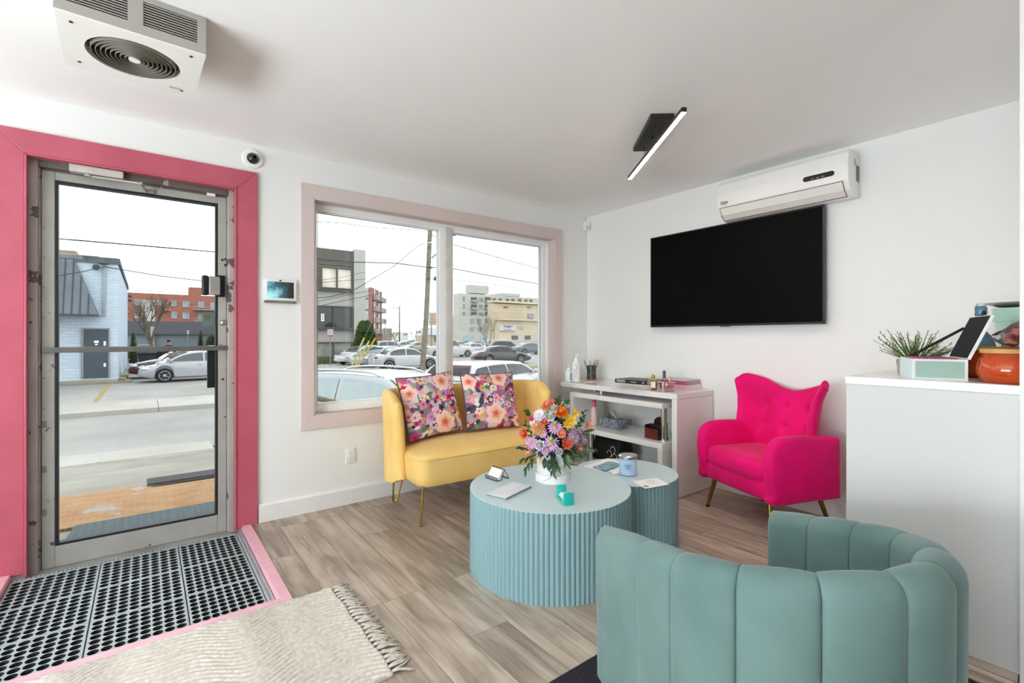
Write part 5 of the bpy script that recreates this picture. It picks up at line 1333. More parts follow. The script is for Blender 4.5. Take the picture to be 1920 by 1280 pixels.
lth = math.radians(68); ll_ = .178
lm = Matrix.Translation((L2-.003, 0, bh+.002)) @ Matrix.Rotation(-lth, 4, 'Y')     # the lid is hinged on the right edge and leans outwards
bm = BM(); box(bm, 0, ll_, 0, dep, -.010, 0, .001, rot=lm); lid = obj('lid', bm, m_boxw, t)
bm = BM(); box(bm, .004, ll_-.004, .004, dep-.004, .0002, .0014, rot=lm); obj('velvet_lining', bm, M('black_velvet', (12, 13, 20)), lid)
bm = BM(); tube(bm, [lm @ Vector((ll_, dep*.5, -.005)), lm @ Vector((ll_+.014, dep*.5, -.005))], .0045, 10); ball(bm, lm @ Vector((ll_+.017, dep*.5, -.005)), .0075); obj('lid_knob', bm, m_black, lid, 60)
bm = BM(); a = Vector((.012, dep-.012, bh-.012)); b = lm @ Vector((ll_*.72, dep-.012, .003)); d_ = (b-a).normalized()
up_ = Vector((-d_.z, 0, d_.x)).normalized()*.0055
slab(bm, [a-up_, b-up_, b+up_, a+up_], .0015)
obj('lid_strap', bm, M('strap_black', (14, 14, 15), .7), t)
for i in range(11):
    bm = BM(); x = .012+i*(L2-.035)/11
    box(bm, 0, .004, .0, dep-.05, 0, .047, .001)
    o = obj('sachet', bm, M('sachet_pink', (226, 104, 168), .4, c2=(126, 20, 70), vs=24)); o.location = Matrix.Translation((f1.x, f1.y, KZ)) @ Matrix.Rotation(ang, 4, 'Z') @ Vector((x, .012, .040)); o.rotation_euler = (0, math.radians(7), ang)
    tag(o, 'thin pink sachet standing in a row inside the open jewellery box', 'sachet', 'pink sachets in the jewellery box')
# potted heather
c = place(1722, 700, KZ); c = Vector((c.x+.20, c.y+.05, KZ)); c = onX(1714, 690, 2.74); c.z = KZ
t = thing('potted_plant', 'small green plant with pinkish spiky stems in a stone pot on the counter', 'plant', (c.x, c.y, KZ))
bm = BM(); lathe(bm, [(.045, 0), (.058, .004), (.064, .062), (.062, .066), (.055, .066), (.055, .052), (0, .052)], 28, cap=False); obj('pot', bm, M('stone_pot', (176, 166, 152), .8, var=.1, vs=40), t, 40)
bm = BM(); rn = random.Random(21)
m_tip = M('heather_pink', (206, 156, 140), .6, c2=(186, 128, 128), vs=60)
for i in range(64):
    a = rn.uniform(0, 2*PI); e = rn.uniform(.25, 1.0)*1.25; L_ = rn.uniform(.11, .175)
    d = Vector((math.cos(a)*math.cos(e), math.sin(a)*math.cos(e), math.sin(e))); p = Vector((.03*math.cos(a)*rn.random(), .03*math.sin(a)*rn.random(), .05))
    q = p+d*L_+Vector((0, 0, .006)); pink = rn.random() < .3
    tube(bm, [p, p.lerp(q, .5)+Vector((0, 0, .004)), q], [.002, .0018, .0008], 5, mi=0)
    for k in range(14):
        w = .3+.7*k/14; b = rn.uniform(0, 6.28); o1 = frame_at(q, d); dd = d*.8+o1[0]*math.cos(b)*.7+o1[1]*math.sin(b)*.7
        leaf(bm, p.lerp(q, w), dd, (0, 0, 1), .012, .0045, 0, mi=(2 if pink and w > .55 else rn.choice((0, 0, 1))))
obj('stems', bm, [M('heather_green', (112, 138, 66), .6, c2=(80, 108, 48), vs=30), M('heather_dark', (84, 96, 58), .6), m_tip], t, 60, norm=False)
# blue swing-top bottle
c = onX(1839, 640, 2.80); m_bl = M('blue_glass', (92, 150, 178), .1, trans=.35, var=.03)
t = thing('swing_bottle', 'blue glass swing top bottle behind the open jewellery box', 'bottle', (c.x, c.y, KZ))
zt_ = onX(1839, 574, 2.80).z-KZ
bm = BM(); lathe(bm, [(.042, 0), (.047, .006), (.047, .13), (.036, .165), (.0150, .195), (.0150, zt_-.05), (.0185, zt_-.045), (.0185, zt_-.008), (.015, zt_)], 28); obj('bottle_body', bm, m_bl, t, 40)
bm = BM(); lathe(bm, [(.0145, zt_+.0005), (.015, zt_+.008), (.010, zt_+.013), (0, zt_+.014)], 20, cap=False); obj('stopper', bm, M('stopper_white', (214, 214, 212), .5), t, 40)
bm = BM()
for s in (-1, 1): tube(bm, [sd_*s*.012+Vector((0, 0, zt_+.010)), sd_*s*.026+Vector((0, 0, zt_-.004)), sd_*s*.030+Vector((0, 0, zt_-.03)), sd_*s*.021+Vector((0, 0, zt_-.045)), sd_*s*.016+Vector((0, 0, zt_-.03))], .0013, 6)
obj('wire_clasp', bm, m_steel, t, 60)
# orange jars with wooden lids
m_or = M('orange_glass', (222, 84, 24), .12, trans=.3, c2=(190, 58, 14), vs=7, coat=.4); m_wood = M('lid_wood', (206, 160, 96), .5, c2=(186, 138, 78), vs=24)
def jar(label, cx0, cy0, r, h):
    t = thing('glass_jar', label, 'jar', (cx0, cy0, KZ))
    bm = BM(); lathe(bm, [(r*.72, 0), (r*.86, .008), (r*.99, h*.30), (r, h*.5), (r*.93, h*.78), (r*.82, h*.9), (r*.80, h), (r*.76, h), (r*.78, h*.88), (r*.94, h*.5), (r*.8, .02), (0, .016)], 40, cap=False); obj('jar_body', bm, m_or, t, 60)
    bm = BM(); lathe(bm, [(r*.5, h-.02), (r*.78, h-.02), (r*.78, h+.0005), (r*.9, h+.0005), (r*.9, h+.014), (r*.88, h+.016), (0, h+.016)], 40); obj('wooden_lid', bm, m_wood, t, 40)
    return t
c1 = onX(1893, 690, 2.475); jar('large orange glass jar with a wooden lid at the right end of the counter', c1.x, c1.y, .088, .108)
c2 = onX(1843, 690, 2.73); jar('orange glass jar with a wooden lid partly hidden behind the jewellery box', c2.x, c2.y, .080, .112)
# bag of snacks on the jar
t = thing('snack_bag', 'crumpled clear plastic bag of dried snacks lying on the large orange jar', 'bag', (c1.x+.045, c1.y-.035, KZ+.1245))
bm = BM()
def bag(a, b):
    th = 2*PI*a; ph = PI*b; r = .074*(1+.13*math.sin(5*th+3*ph)+.09*math.sin(9*th-4*ph)+.05*math.sin(17*th))
    return (r*math.sin(ph)*math.cos(th)*.9, r*math.sin(ph)*math.sin(th)*1.05, .001+.044*(1-math.cos(ph))*(1+.15*math.sin(3*th)))
grid(bm, bag, 40, 20, wrap=True); bmesh.ops.remove_doubles(bm, verts=bm.verts[:], dist=1e-5); obj('film', bm, glassmat('bag_film', (250, 249, 248), .07, .4), t, 60)
rn = random.Random(2)
for i in range(9):
    bm = BM(); box(bm, -.014, .014, -.009, .009, 0, .016, .003, rot=Matrix.Translation((rn.uniform(-.038, .038), rn.uniform(-.04, .04), .012+.012*(i % 3))) @ Matrix.Rotation(rn.uniform(0, 3), 4, 'Z') @ Matrix.Rotation(rn.uniform(-.6, .6), 4, 'X'))
    obj('snack', bm, M('snack_%d' % (i % 3), [(176, 130, 92), (150, 104, 74), (158, 62, 52)][i % 3], .7, var=.15, vs=60), t)
c3 = onX(1915, 640, 2.80)
t = thing('pink_tumbler', 'bright pink plastic tumbler upside down behind the bag of snacks', 'cup', (c3.x, c3.y, KZ))
bm = BM(); lathe(bm, [(.072, 0), (.072, .012), (.066, .014), (.052, .198), (.048, .204), (0, .204)], 36, cap=False); obj('cup_body', bm, M('tumbler_pink', (238, 96, 130), .25, coat=.4), t, 40)
c4 = onX(1932, 640, 3.12)
t = thing('mint_bucket', 'pale mint bucket with a silver tray on top at the back of the counter', 'bucket', (c4.x, c4.y, KZ))
zb = onX(1890, 578, 3.1).z-KZ
bm = BM(); lathe(bm, [(.085, 0), (.092, .004), (.112, zb*.8), (.118, zb*.8), (.122, zb), (.118, zb), (.11, zb*.82), (.088, .01), (0, .01)], 40, cap=False); obj('bucket_body', bm, M('bucket_mint', (182, 226, 212), .4, var=.02), t, 40)
t2 = thing('silver_tray', 'shallow silver tray resting tilted on the mint bucket', 'tray', (c4.x, c4.y, KZ+zb+.006)); t2.rotation_euler = (0, math.radians(0), 0)
bm = BM(); lathe(bm, [(0, .0), (.10, .0), (.135, .012), (.15, .016), (.15, .019), (.134, .016), (.10, .006), (0, .005)], 40, cap=False); obj('tray_dish', bm, M('tray_silver', (186, 182, 176), .35, metal=.35), t2, 40)
# ================================================================== outdoors
G = -.9
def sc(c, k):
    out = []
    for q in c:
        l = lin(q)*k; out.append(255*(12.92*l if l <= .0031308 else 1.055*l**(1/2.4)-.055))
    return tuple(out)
def MO(name, c, k=.42, **kw):
    if kw.get('c2'): kw['c2'] = sc(kw['c2'], k)
    kw.setdefault('rough', .8); kw.setdefault('spec', .2)
    return M(name, sc(c, k), **kw)
m_asph = MO('pale_asphalt', (196, 194, 188), .52, c2=(176, 174, 168), vs=.5, bump=.15, bs=30)
m_conc = MO('sidewalk_concrete', (220, 216, 206), .52, c2=(204, 198, 186), vs=.7, bump=.1, bs=20)
m_apron = MO('apron_concrete', (196, 190, 176), .52, c2=(172, 166, 152), vs=1.1, bump=.4, bs=26)
bm = BM(); box(bm, -120, 260, 19.6, 320, G-.4, G); box(bm, -80, 120, 3.75, 19.6, G-.6, G-.16); struct('ground', bm, m_asph)
bm = BM(); prism(bm, [(3.685, -.9), (3.685, -.10), (4.4, -.115), (5.62, -.2), (10.2, -.83), (10.2, -1.0)], -30, 1.0, 'x'); struct('entrance_apron', bm, m_apron)
bm = BM(); box(bm, -60, 1.0, 10.2, 11.05, G-.3, -.82, .02)
for x in (-4.1, -.62, .9): box(bm, x, x+.02, 10.199, 11.051, -.9, -.818)
struct('curb_near', bm, m_conc)
bm = BM(); box(bm, -80, 120, 11.05, 17.0, G-.3, -.93); struct('road', bm, m_asph)
bm = BM()
for x in [-40+3.1*i for i in range(40)]: box(bm, x, x+3.09, 17.0, 19.5, G-.3, -.80, .006)
struct('sidewalk_far', bm, m_conc)
bm = BM(); box(bm, -1.36, -1.23, 20.3, 28.0, G, G+.006); box(bm, -12, -1.4, 20.1, 20.22, G, G+.006)
tag(obj('parking_line', bm, MO('road_yellow', (226, 196, 112), .4, c2=(206, 186, 130), vs=3)), kind='structure')
# doormats outside
bm = BM(); a = -.62
prism(bm, [(-.62, 4.415), (1.0, 4.405), (1.0, 5.40), (.05, 5.42), (-.02, 5.62), (-.64, 5.60)], -.02, 0, 'z', mat=Matrix.Translation((0, 0, -.088)) @ Matrix.Translation((0, 4.3, 0)) @ Matrix.Rotation(-.062, 4, 'X') @ Matrix.Translation((0, -4.3, 0)))
def ramp_mat():
    m = MO('orange_ramp', (232, 186, 138), .46, c2=(216, 160, 106), vs=6, rough=.7); t = m.node_tree; b = t.nodes['Principled BSDF']
    src = b.inputs['Base Color'].links[0].from_socket
    tcn = N(t, 'ShaderNodeTexCoord'); n = N(t, 'ShaderNodeTexNoise', Scale=3.4, Detail=3.0); t.links.new(tcn.outputs['Object'], n.inputs['Vector'])
    r = N(t, 'ShaderNodeValToRGB'); r.color_ramp.elements[0].position = .62; r.color_ramp.elements[1].position = .66; t.links.new(n.outputs['Fac'], r.inputs[0])
    mx = N(t, 'ShaderNodeMix', data_type='RGBA'); t.links.new(r.outputs[0], mx.inputs[0]); t.links.new(src, mx.inputs[6]); mx.inputs[7].default_value = rgb(sc((226, 218, 208), .42)); t.links.new(mx.outputs[2], b.inputs['Base Color'])
    ck = N(t, 'ShaderNodeTexVoronoi', Scale=64.0); t.links.new(tcn.outputs['Object'], ck.inputs['Vector'])
    bp = N(t, 'ShaderNodeBump', Strength=.9, Distance=.01); t.links.new(ck.outputs['Distance'], bp.inputs['Height']); t.links.new(bp.outputs[0], b.inputs['Normal'])
    return m
tag(obj('ramp_sheet', bm, ramp_mat()), 'worn orange anti slip ramp sheet on the ground outside the glass door', 'mat')
bm = BM(); prism(bm, [(-.405, 4.10), (.60, 4.08), (.60, 4.395), (-.385, 4.405)], -.115, -.084, 'z')
tag(obj('outdoor_mat', bm, MO('grey_outdoor_carpet', (146, 158, 162), .40, c2=(120, 132, 136), vs=90, bump=.5, bs=300)), 'grey carpet strip lying just outside the glass door', 'mat')
bm = BM(); box(bm, .01, .95, -.14, .15, .001, .02, .006, rot=Matrix.Translation((0, 5.60, -.160)) @ Matrix.Rotation(-.06, 4, 'X'))
tag(obj('rubber_threshold', bm, MO('black_rubber_strip', (92, 92, 94), .42, vs=20)), 'black rubber ramp strip at the far edge of the orange sheet', 'mat')

# ------------------------------------------------------------------ cars
m_tyre = MO('tyre_rubber', (40, 40, 42), .7, vs=20); m_rim = M('alloy_rim', (186, 188, 190), .3, metal=.6, var=.05); m_cglass = M('car_glass', (52, 64, 66), .06, spec=.6, var=.05, coat=.4)
m_cglass2 = M('car_glass_dark', (20, 24, 27), .08, spec=.45, var=.05)
m_cglass3 = M('car_glass_sky_sheen', (142, 156, 158), .06, spec=.6, var=.03, coat=.5)  # pale colour stands in for bright sky reflected in the glass
m_tail = M('tail_lamp_red', (150, 24, 30), .2, coat=.6); m_headl = M('head_lamp_glass', (196, 200, 202), .12, coat=.8); m_trimb = M('car_black_trim', (26, 27, 29), .5); m_plate = MO('licence_plate', (226, 230, 236), .5)
STY = {'sedan': dict(L=4.65, W=1.82, H=1.43, zb=.93, xa=1.02, xb=.22, xc=-.78, xd=-1.72, hood=.80, trunk=.99, wx=1.36),
       'hatch': dict(L=4.45, W=1.78, H=1.48, zb=.95, xa=1.30, xb=.30, xc=-.95, xd=-2.0, hood=.80, trunk=1.0, wx=1.32),
       'suv': dict(L=4.6, W=1.86, H=1.64, zb=1.05, xa=1.05, xb=.35, xc=-1.55, xd=-2.12, hood=.93, trunk=1.05, wx=1.35),
       'van': dict(L=4.95, W=1.94, H=1.72, zb=1.06, xa=1.45, xb=.60, xc=-1.95, xd=-2.36, hood=.90, trunk=1.06, wx=1.46),
       'pickup': dict(L=5.6, W=1.98, H=1.86, zb=1.18, xa=1.0, xb=.35, xc=-.95, xd=-1.15, hood=1.08, trunk=1.16, wx=1.75)}
def car(label, style, paint, loc, rz, detail=True, group=None, rails=False, H=None, darkglass=False, pale=False):
    s = dict(STY[style]); 
    if H: s['H'] = H
    L, Wd, Hh, zb, xa, xb, xc, xd, wx = (s[k] for k in ('L', 'W', 'H', 'zb', 'xa', 'xb', 'xc', 'xd', 'wx'))
    t = thing('car', label, 'car', loc, rz, group); n = 60; wr = .33; ra = .385; hw0 = Wd/2
    glass = m_cglass2 if darkglass else (m_cglass3 if pale else m_cglass)
    def topz(x):
        return interp([(-L/2, .62), (-L/2+.03, .80), (-L/2+.14, s['trunk']-.04), (-L/2+.4, s['trunk']), (xd, s['trunk']), (xd+.3, zb+.02), (xa, zb), (xa+.25, zb-.01), (L/2-.7, s['hood']+.03), (L/2-.22, s['hood']-.08), (L/2-.04, .60), (L/2, .5)], x)
    bm = BM(); rows = []
    for i in range(n+1):
        q = i/n; x = -L/2+L*(.5-.5*math.cos(PI*q))*.5+L*q*.5
        w = hw0*(1-.20*abs(2*x/L)**7)*(1-.06*max(0, x/(L/2))**2); zt = topz(x); zl = .20+.10*max(0, abs(2*x/L)-.8)/.2
        ar = 0
        for xw in (-wx, wx):
            dx = abs(x-xw)
            if dx < ra: ar = wr+math.sqrt(ra*ra-dx*dx)
        zo = max(zl, ar)
        zo = min(zo, zt-.08)
        half = [(0, zl), (w*.8, zl), (w*.86 if ar else w*.9, zo), (w*.99, min(zo+.06, zt-.05)), (w*1.0, lerp(max(zo, .5), zt, .35)), (w*.985, zt-.09), (w*.93, zt-.025), (w*.8, zt), (0, zt+.03)]
        row = [bm.verts.new((x, y, z)) for y, z in half]+[bm.verts.new((x, -y, z)) for y, z in half[-2:0:-1]]
        rows.append(row)
    for a, b in zip(rows, rows[1:]):
        for k in range(len(a)): bm.faces.new((a[k], a[(k+1) % len(a)], b[(k+1) % len(a)], b[k]))
    bm.faces.new(rows[0]); bm.faces.new(rows[-1][::-1])
    obj('body', bm, paint, t, 50)
    # greenhouse
    wb, wt = hw0*.93, hw0*.70; arch = .05 if style != 'pickup' else .02
    ch = []
    for i in range(31):
        q = i/30; x = lerp(xd, xa, q)
        if x < xc: f = 1-(1-(x-xd)/(xc-xd))**1.7
        elif x > xb: f = 1-(1-(xa-x)/(xa-xb))**1.5 if True else 0
        else: f = 1
        f = f if f < 1 else 1
        zr = Hh-arch*((x-(xb+xc)/2)/((xb-xc)/2))**2 if xc <= x <= xb else Hh-arch
        ch.append((x, lerp(zb-.02, zr, f)))
    def cz(x): return interp(ch, x)
    def yw(z): return lerp(wb, wt, max(0, min(1, (z-zb)/(Hh-zb))))
    bm = BM(); rows = []
    for x, z in ch:
        w = yw(z); row = [bm.verts.new(p) for p in ((x, wb, min(zb-.02, z)), (x, yw(lerp(zb, z, .9)), lerp(zb, z, .9)), (x, w*.95, z-.01), (x, w*.7, z+.004), (x, 0, z+.012), (x, -w*.7, z+.004), (x, -w*.95, z-.01), (x, -yw(lerp(zb, z, .9)), lerp(zb, z, .9)), (x, -wb, min(zb-.02, z)))]
        rows.append(row)
    for a, b in zip(rows, rows[1:]):
        for k in range(8): bm.faces.new((a[k], a[k+1], b[k+1], b[k]))
    cab = obj('cabin', bm, paint, t, 60)
    def sidewin(x0, x1, sgn):
        bm = BM(); A = []
        for i in range(13):
            x = lerp(x0, x1, i/12); z0 = zb+.025; z1 = cz(x)-.085
            if z1 < z0+.02: continue
            A.append([bm.verts.new((x, sgn*(yw(z)+.012), z)) for z in (z0, lerp(z0, z1, .5), z1)])
        for a, b in zip(A, A[1:]):
            for k in range(2): bm.faces.new((a[k], b[k], b[k+1], a[k+1]))
        if len(A) > 1: obj('side_window', bm, glass, t, 60)
        else: bm.free()
    xm = lerp(xa, xd, .47)
    segs = [(xm+.05, xa-.12), (xm-1.0 if style != 'pickup' else xd+.12, xm-.04)]
    if style in ('suv', 'van'): segs.append((xd+.16, xm-1.07))
    elif style != 'pickup': segs.append((xd+.42, xm-1.05))
    for sgn in (1, -1):
        for a, b in segs: sidewin(a, b, sgn)
    def glassstrip(name, x0, x1):
        bm = BM(); A = []
        for i in range(9):
            x = lerp(x0, x1, i/8); z = cz(x); w = yw(z)*.86; dz_ = (cz(x+.01)-cz(x-.01))/.02; nv_ = Vector((-dz_, 0, 1)).normalized()*.014
            A.append([bm.verts.new((x+nv_.x, y, z+nv_.z+.006)) for y in (w, w*.5, 0, -w*.5, -w)])
        for a, b in zip(A, A[1:]):
            for k in range(4): bm.faces.new((a[k], b[k], b[k+1], a[k+1]))
        obj(name, bm, glass, t, 60)
    glassstrip('windshield', xb+.10, xa-.06); glassstrip('rear_window', xd+.08, xc-.06)
    for xw in (-wx, wx):
        for sgn in (1, -1):
            A = Matrix.Translation((xw, sgn*(hw0-.115), wr)) @ Matrix.Rotation(-sgn*PI/2, 4, 'X')
            bm = BM(); lathe(bm, [(wr*.62, .085), (wr*.9, .10), (wr, .07), (wr, -.07), (wr*.9, -.10), (wr*.3, -.10)], 28, mat=A); wh = obj('wheel', bm, m_tyre, t, 40)
            if detail:
                bm = BM(); lathe(bm, [(wr*.66, .07), (wr*.66, .092), (wr*.6, .092), (wr*.58, .05)], 28, mat=A, cap=False); lathe(bm, [(wr*.18, .05), (wr*.16, .088), (0, .09)], 14, mat=A, cap=False)
                for k in range(7): box(bm, .03, wr*.62, -.022, .022, .055, .085, rot=A @ Matrix.Rotation(2*PI*k/7, 4, 'Z'))
                obj('rim', bm, m_rim, wh, 40)
    for sgn in (1, -1):
        bm = BM(); ball(bm, (L/2-.22, sgn*hw0*.74, s['hood']-.14), .20, .17, .075, 12, 8, mat=Matrix.Rotation(sgn*.35, 4, 'Z')); obj('headlight', bm, m_headl, t, 180)
        bm = BM(); ball(bm, (-L/2+.14, sgn*hw0*.78, s['trunk']-.17 if style not in ('suv', 'van') else zb-.02), .13 if style not in ('suv', 'van') else .09, .20 if style not in ('suv', 'van') else .14, .085 if style not in ('suv', 'van') else .16, 12, 8, mat=Matrix.Rotation(sgn*.3, 4, 'Z')); obj('tail_light', bm, m_tail, t, 180)
        if detail:
            bm = BM(); ball(bm, (xa-.22, sgn*(wb+.11), zb+.06), .07, .11, .07, 10, 8); obj('mirror', bm, paint, t, 180)
            bm = BM()
            for xh in (xm+.12, xm-.86): box(bm, xh, xh+.16, sgn*hw0*1.0-.012, sgn*hw0*1.0+.012, zb-.17, zb-.14, .004)
            obj('door_handle', bm, paint, t)
    bm = BM(); box(bm, L/2-.10, L/2-.02, -hw0*.5, hw0*.5, .36, .50, .02); obj('grille', bm, m_trimb, t)
    bm = BM(); box(bm, -L/2-.012, -L/2+.02, -.26, .26, .64, .76, .004); obj('licence_plate', bm, m_plate, t)
    if rails:
        for sgn in (1, -1):
            bm = BM(); tube(bm, [(lerp(xc, xb, i/8), sgn*wt*.93, cz(lerp(xc, xb, i/8))+(.045 if 0 < i < 8 else .0)) for i in range(9)], .018, 8); obj('roof_rail', bm, m_rim, t, 60)
    return t
def paint(name, c, k=.42, metal=0): return M(name, sc(c, k), .22, spec=.5, metal=metal, coat=.8, var=.004)
p_white = paint('paint_white', (246, 246, 246), .42); p_silver = paint('paint_silver', (222, 225, 230), .42); p_black = paint('paint_black', (26, 29, 34), .35); p_grey = paint('paint_grey', (104, 112, 120), .42)
p_ltblue = paint('paint_pale_blue', (204, 216, 234), .42); p_red = paint('paint_dark_red', (106, 34, 42), .42); p_blue = paint('paint_navy', (58, 64, 100), .42); p_beige = paint('paint_champagne', (206, 202, 194), .42)
R = math.radians
# close to the window
car('silver crossover with roof rails parked nose to the building below the left window pane', 'suv', p_silver, (3.42, 8.05, -1.02), R(-60), H=1.62, rails=True, pale=True)
pm = onD(905, 676, 14.6); car('white minivan seen from behind through the lower right window pane', 'van', p_white, (pm.x+.5, pm.y+.3, -1.02), R(24), H=1.5, darkglass=True)
def cpos(u, v, z=G): p = onZ(u, v, z); return p
def cplace(label, style, paint_, u, v, rz, du=0, **kw):
    p = cpos(u, v); return car(label, style, paint_, (p.x, p.y, G), R(rz), **kw)
cplace('white sedan with a red tail lamp parked just above the left cushion', 'sedan', p_white, 762, 691, -8)
cplace('white car facing left at the front of the lot behind the yellow pole guards', 'hatch', p_white, 682, 682, 198)
cplace('pale blue car facing left between the two white cars at the front of the lot', 'sedan', p_ltblue, 716, 686, 200)
cplace('black sedan with red tail lamps in the right window pane behind the minivan roof', 'sedan', p_black, 940, 681, -14, darkglass=True)
cplace('grey sedan parked at the right edge of the right window pane', 'sedan', p_grey, 994, 664, -6)
cplace('white sports utility vehicle seen beyond the bright yellow pole guard', 'suv', p_white, 714, 664, 190)
cplace('white hatchback in the second row of the lot, left of the wooden utility pole', 'hatch', p_white, 754, 658, 190)
cplace('champagne car just left of the wooden utility pole', 'sedan', p_beige, 780, 659, 185)
cplace('large white pickup truck split by the window mullion', 'pickup', p_white, 842, 669, -10)
cplace('white car beyond the tail of the black sedan', 'sedan', p_white, 881, 664, 190)
cplace('dark sports utility vehicle behind the roof of the black sedan', 'suv', p_black, 948, 663, -16, detail=False, darkglass=True)
cplace('dark red car under the white apartment block', 'sedan', p_red, 886, 655.5, 190, detail=False)
cplace('black crossover beside the dark red car in the far row', 'suv', p_black, 912, 656, 185, detail=False)
cplace('white van like car in the far row under the beige building', 'van', p_white, 936, 657.5, -10, detail=False)
cplace('black hatchback far back on the left side of the utility pole', 'hatch', p_black, 764, 652, 185, detail=False)
cplace('dark grey sedan far back left of the utility pole', 'sedan', p_grey, 738, 651, 185, detail=False)
cplace('small silver car farthest back beside the thin street pole', 'sedan', p_silver, 788, 651, 180, detail=False)
cplace('silver car in the far row left of the street tree', 'sedan', p_silver, 856, 655, 185, detail=False)
# seen through the door
car('silver sedan parked beyond the street, seen through the door glass', 'hatch', p_silver, (1.96, 28.3, G), R(184), H=1.44)
car('dark red car behind the silver sedan, its nose showing at the left', 'sedan', p_red, (1.58, 31.4, G), R(186))
car('navy car far behind the bare tree trunk', 'sedan', p_blue, (-.3, 55, G), R(178), detail=False)
car('pale silver car far behind at the right edge of the door glass', 'sedan', p_silver, (4.0, 46, G), R(182), detail=False)

# ------------------------------------------------------------------ blue brick building
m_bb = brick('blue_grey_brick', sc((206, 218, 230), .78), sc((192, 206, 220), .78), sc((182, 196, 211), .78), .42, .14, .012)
bY = 29.0; bX1 = onY(221.5, 600, bY).x
t = thing('brick_building', 'pale blue grey painted brick building with a metal mansard seen through the door', 'building', (bX1, bY, G))
bm = BM(); box(bm, -12, 0, 0, 15, 0, 5.55); obj('wall', bm, m_bb, t)
bm = BM(); box(bm, -12, .06, -.08, 15.05, 5.5, 5.78); obj('parapet', bm, MO('parapet_grey', (122, 130, 138), .5, vs=3, c2=(90, 98, 106)), t)
def loc(u, v, y): p = onY(u, v, y); return (p.x-bX1, p.y-bY, p.z-G)
a0 = loc(138, 480, bY-.02); a1 = loc(182, 590, bY-1.0)
m_mans = MO('mansard_metal', (140, 150, 160), .5, c2=(128, 138, 148), vs=2, rough=.5)
bm = BM(); T_ = [(-12, -.02, a0[2]), (a0[0], -.02, a0[2]), (a1[0], a1[1], a1[2]), (-12, a1[1], a1[2]), (-12, -.02, a1[2]), (a1[0]+.02, -.02, a1[2])]
v = [bm.verts.new(p) for p in T_]
for f in ((0, 3, 2, 1), (1, 2, 5), (3, 4, 5, 2), (0, 1, 5, 4), (0, 4, 3)): bm.faces.new([v[i] for i in f])
mr = obj('mansard', bm, m_mans, t)
bm = BM()
for i in range(36):
    x = a1[0]-.3-.27*i
    if x < a0[0]: z1, y1 = a0[2], -.02; 
    q = 1 if x <= a0[0] else (a1[0]-x)/(a1[0]-a0[0])
    p0 = Vector((x, a1[1]-.02, a1[2])); p1 = Vector((x, lerp(a1[1], -.02, q)-.02, lerp(a1[2], a0[2], q))); tube(bm, [p0, p1], .022, 4)
box(bm, -12, a1[0]+.04, a1[1]-.05, a1[1]+.02, a1[2]-.08, a1[2]+.02)
obj('seam_ribs', bm, MO('mansard_dark', (100, 108, 116), .5), mr)
d0 = loc(157, 617, bY); d1 = loc(203, 707, bY)
bm = BM(); box(bm, d0[0], d1[0], -.06, .02, d1[2], d0[2], .01); dr = obj('door', bm, MO('door_slate', (104, 116, 126), .5, vs=4), t)
bm = BM()
for x0, x1, z0, z1 in ((d0[0]-.09, d0[0], d1[2], d0[2]+.06), (d0[0], d1[0], d0[2], d0[2]+.06), (d1[0], d1[0]+.05, d1[2], d0[2]+.06)): box(bm, x0, x1, -.08, .02, z0, z1)
obj('door_frame', bm, MO('door_frame_grey', (180, 186, 190), .5), dr)
bm = BM(); xm_ = lerp(d0[0], d1[0], .42)
box(bm, xm_, xm_+.16, -.068, -.06, d0[2]-.62, d0[2]-.52); box(bm, xm_+.03, xm_+.13, -.068, -.06, d0[2]-.72, d0[2]-.66); box(bm, d1[0]-.16, d1[0]-.08, -.068, -.06, d0[2]-.75, d0[2]-.55); box(bm, d1[0]-.16, d1[0]-.08, -.068, -.06, d1[2]+.5, d1[2]+.66)
obj('notice', bm, m_paper, dr)
a = loc(195.5, 500, bY); b = loc(196, 592, bY)
bm = BM(); tube(bm, [(a[0], -.07, a[2]+.1), (a[0], -.07, b[2]), (a[0]-.9, -.07, b[2]-.02)], .055, 8); obj('downspout', bm, MO('downspout_white', (214, 222, 228), .5), t, 60)
bm = BM(); lathe(bm, [(.05, 0), (.2, -.10), (.18, -.14), (0, -.13)], 16, (a[0], -.28, a[2]+.22), cap=False); tube(bm, [(a[0], 0, a[2]+.1), (a[0], -.28, a[2]+.22)], .03, 6); ball(bm, (a[0]-.28, -.12, a[2]-.05), .13); obj('wall_lamp', bm, MO('lamp_housing', (104, 108, 110), .5), t, 60)
bm = BM(); box(bm, -12, .5, -.75, -.02, 0, .13, .02); box(bm, -.02, .28, -.6, 15, 0, .13, .02); obj('plinth', bm, MO('plinth_concrete', (206, 196, 172), .42, c2=(186, 174, 150), vs=2), t)
bm = BM(); p0 = loc(104, 470, bY+1.5); p1 = loc(176, 482, bY+1.5); box(bm, -12, p1[0]-.6, 1.2, 3, p1[2]-.2, p0[2]+.03); box(bm, p1[0]-.7, p1[0]+.2, 1.3, 1.5, p1[2]-.2, p0[2]-.12, rot=None); obj('roof_boards', bm, MO('roof_boards_tan', (206, 192, 164), .5, c2=(190, 166, 128), vs=2), t)
bm = BM()
for z in (4.9, 4.6): box(bm, .05, .25, 14.0, 14.3, z, z+.16, .02)
obj('floodlight', bm, MO('lamp_housing', (104, 108, 110), .5), t)

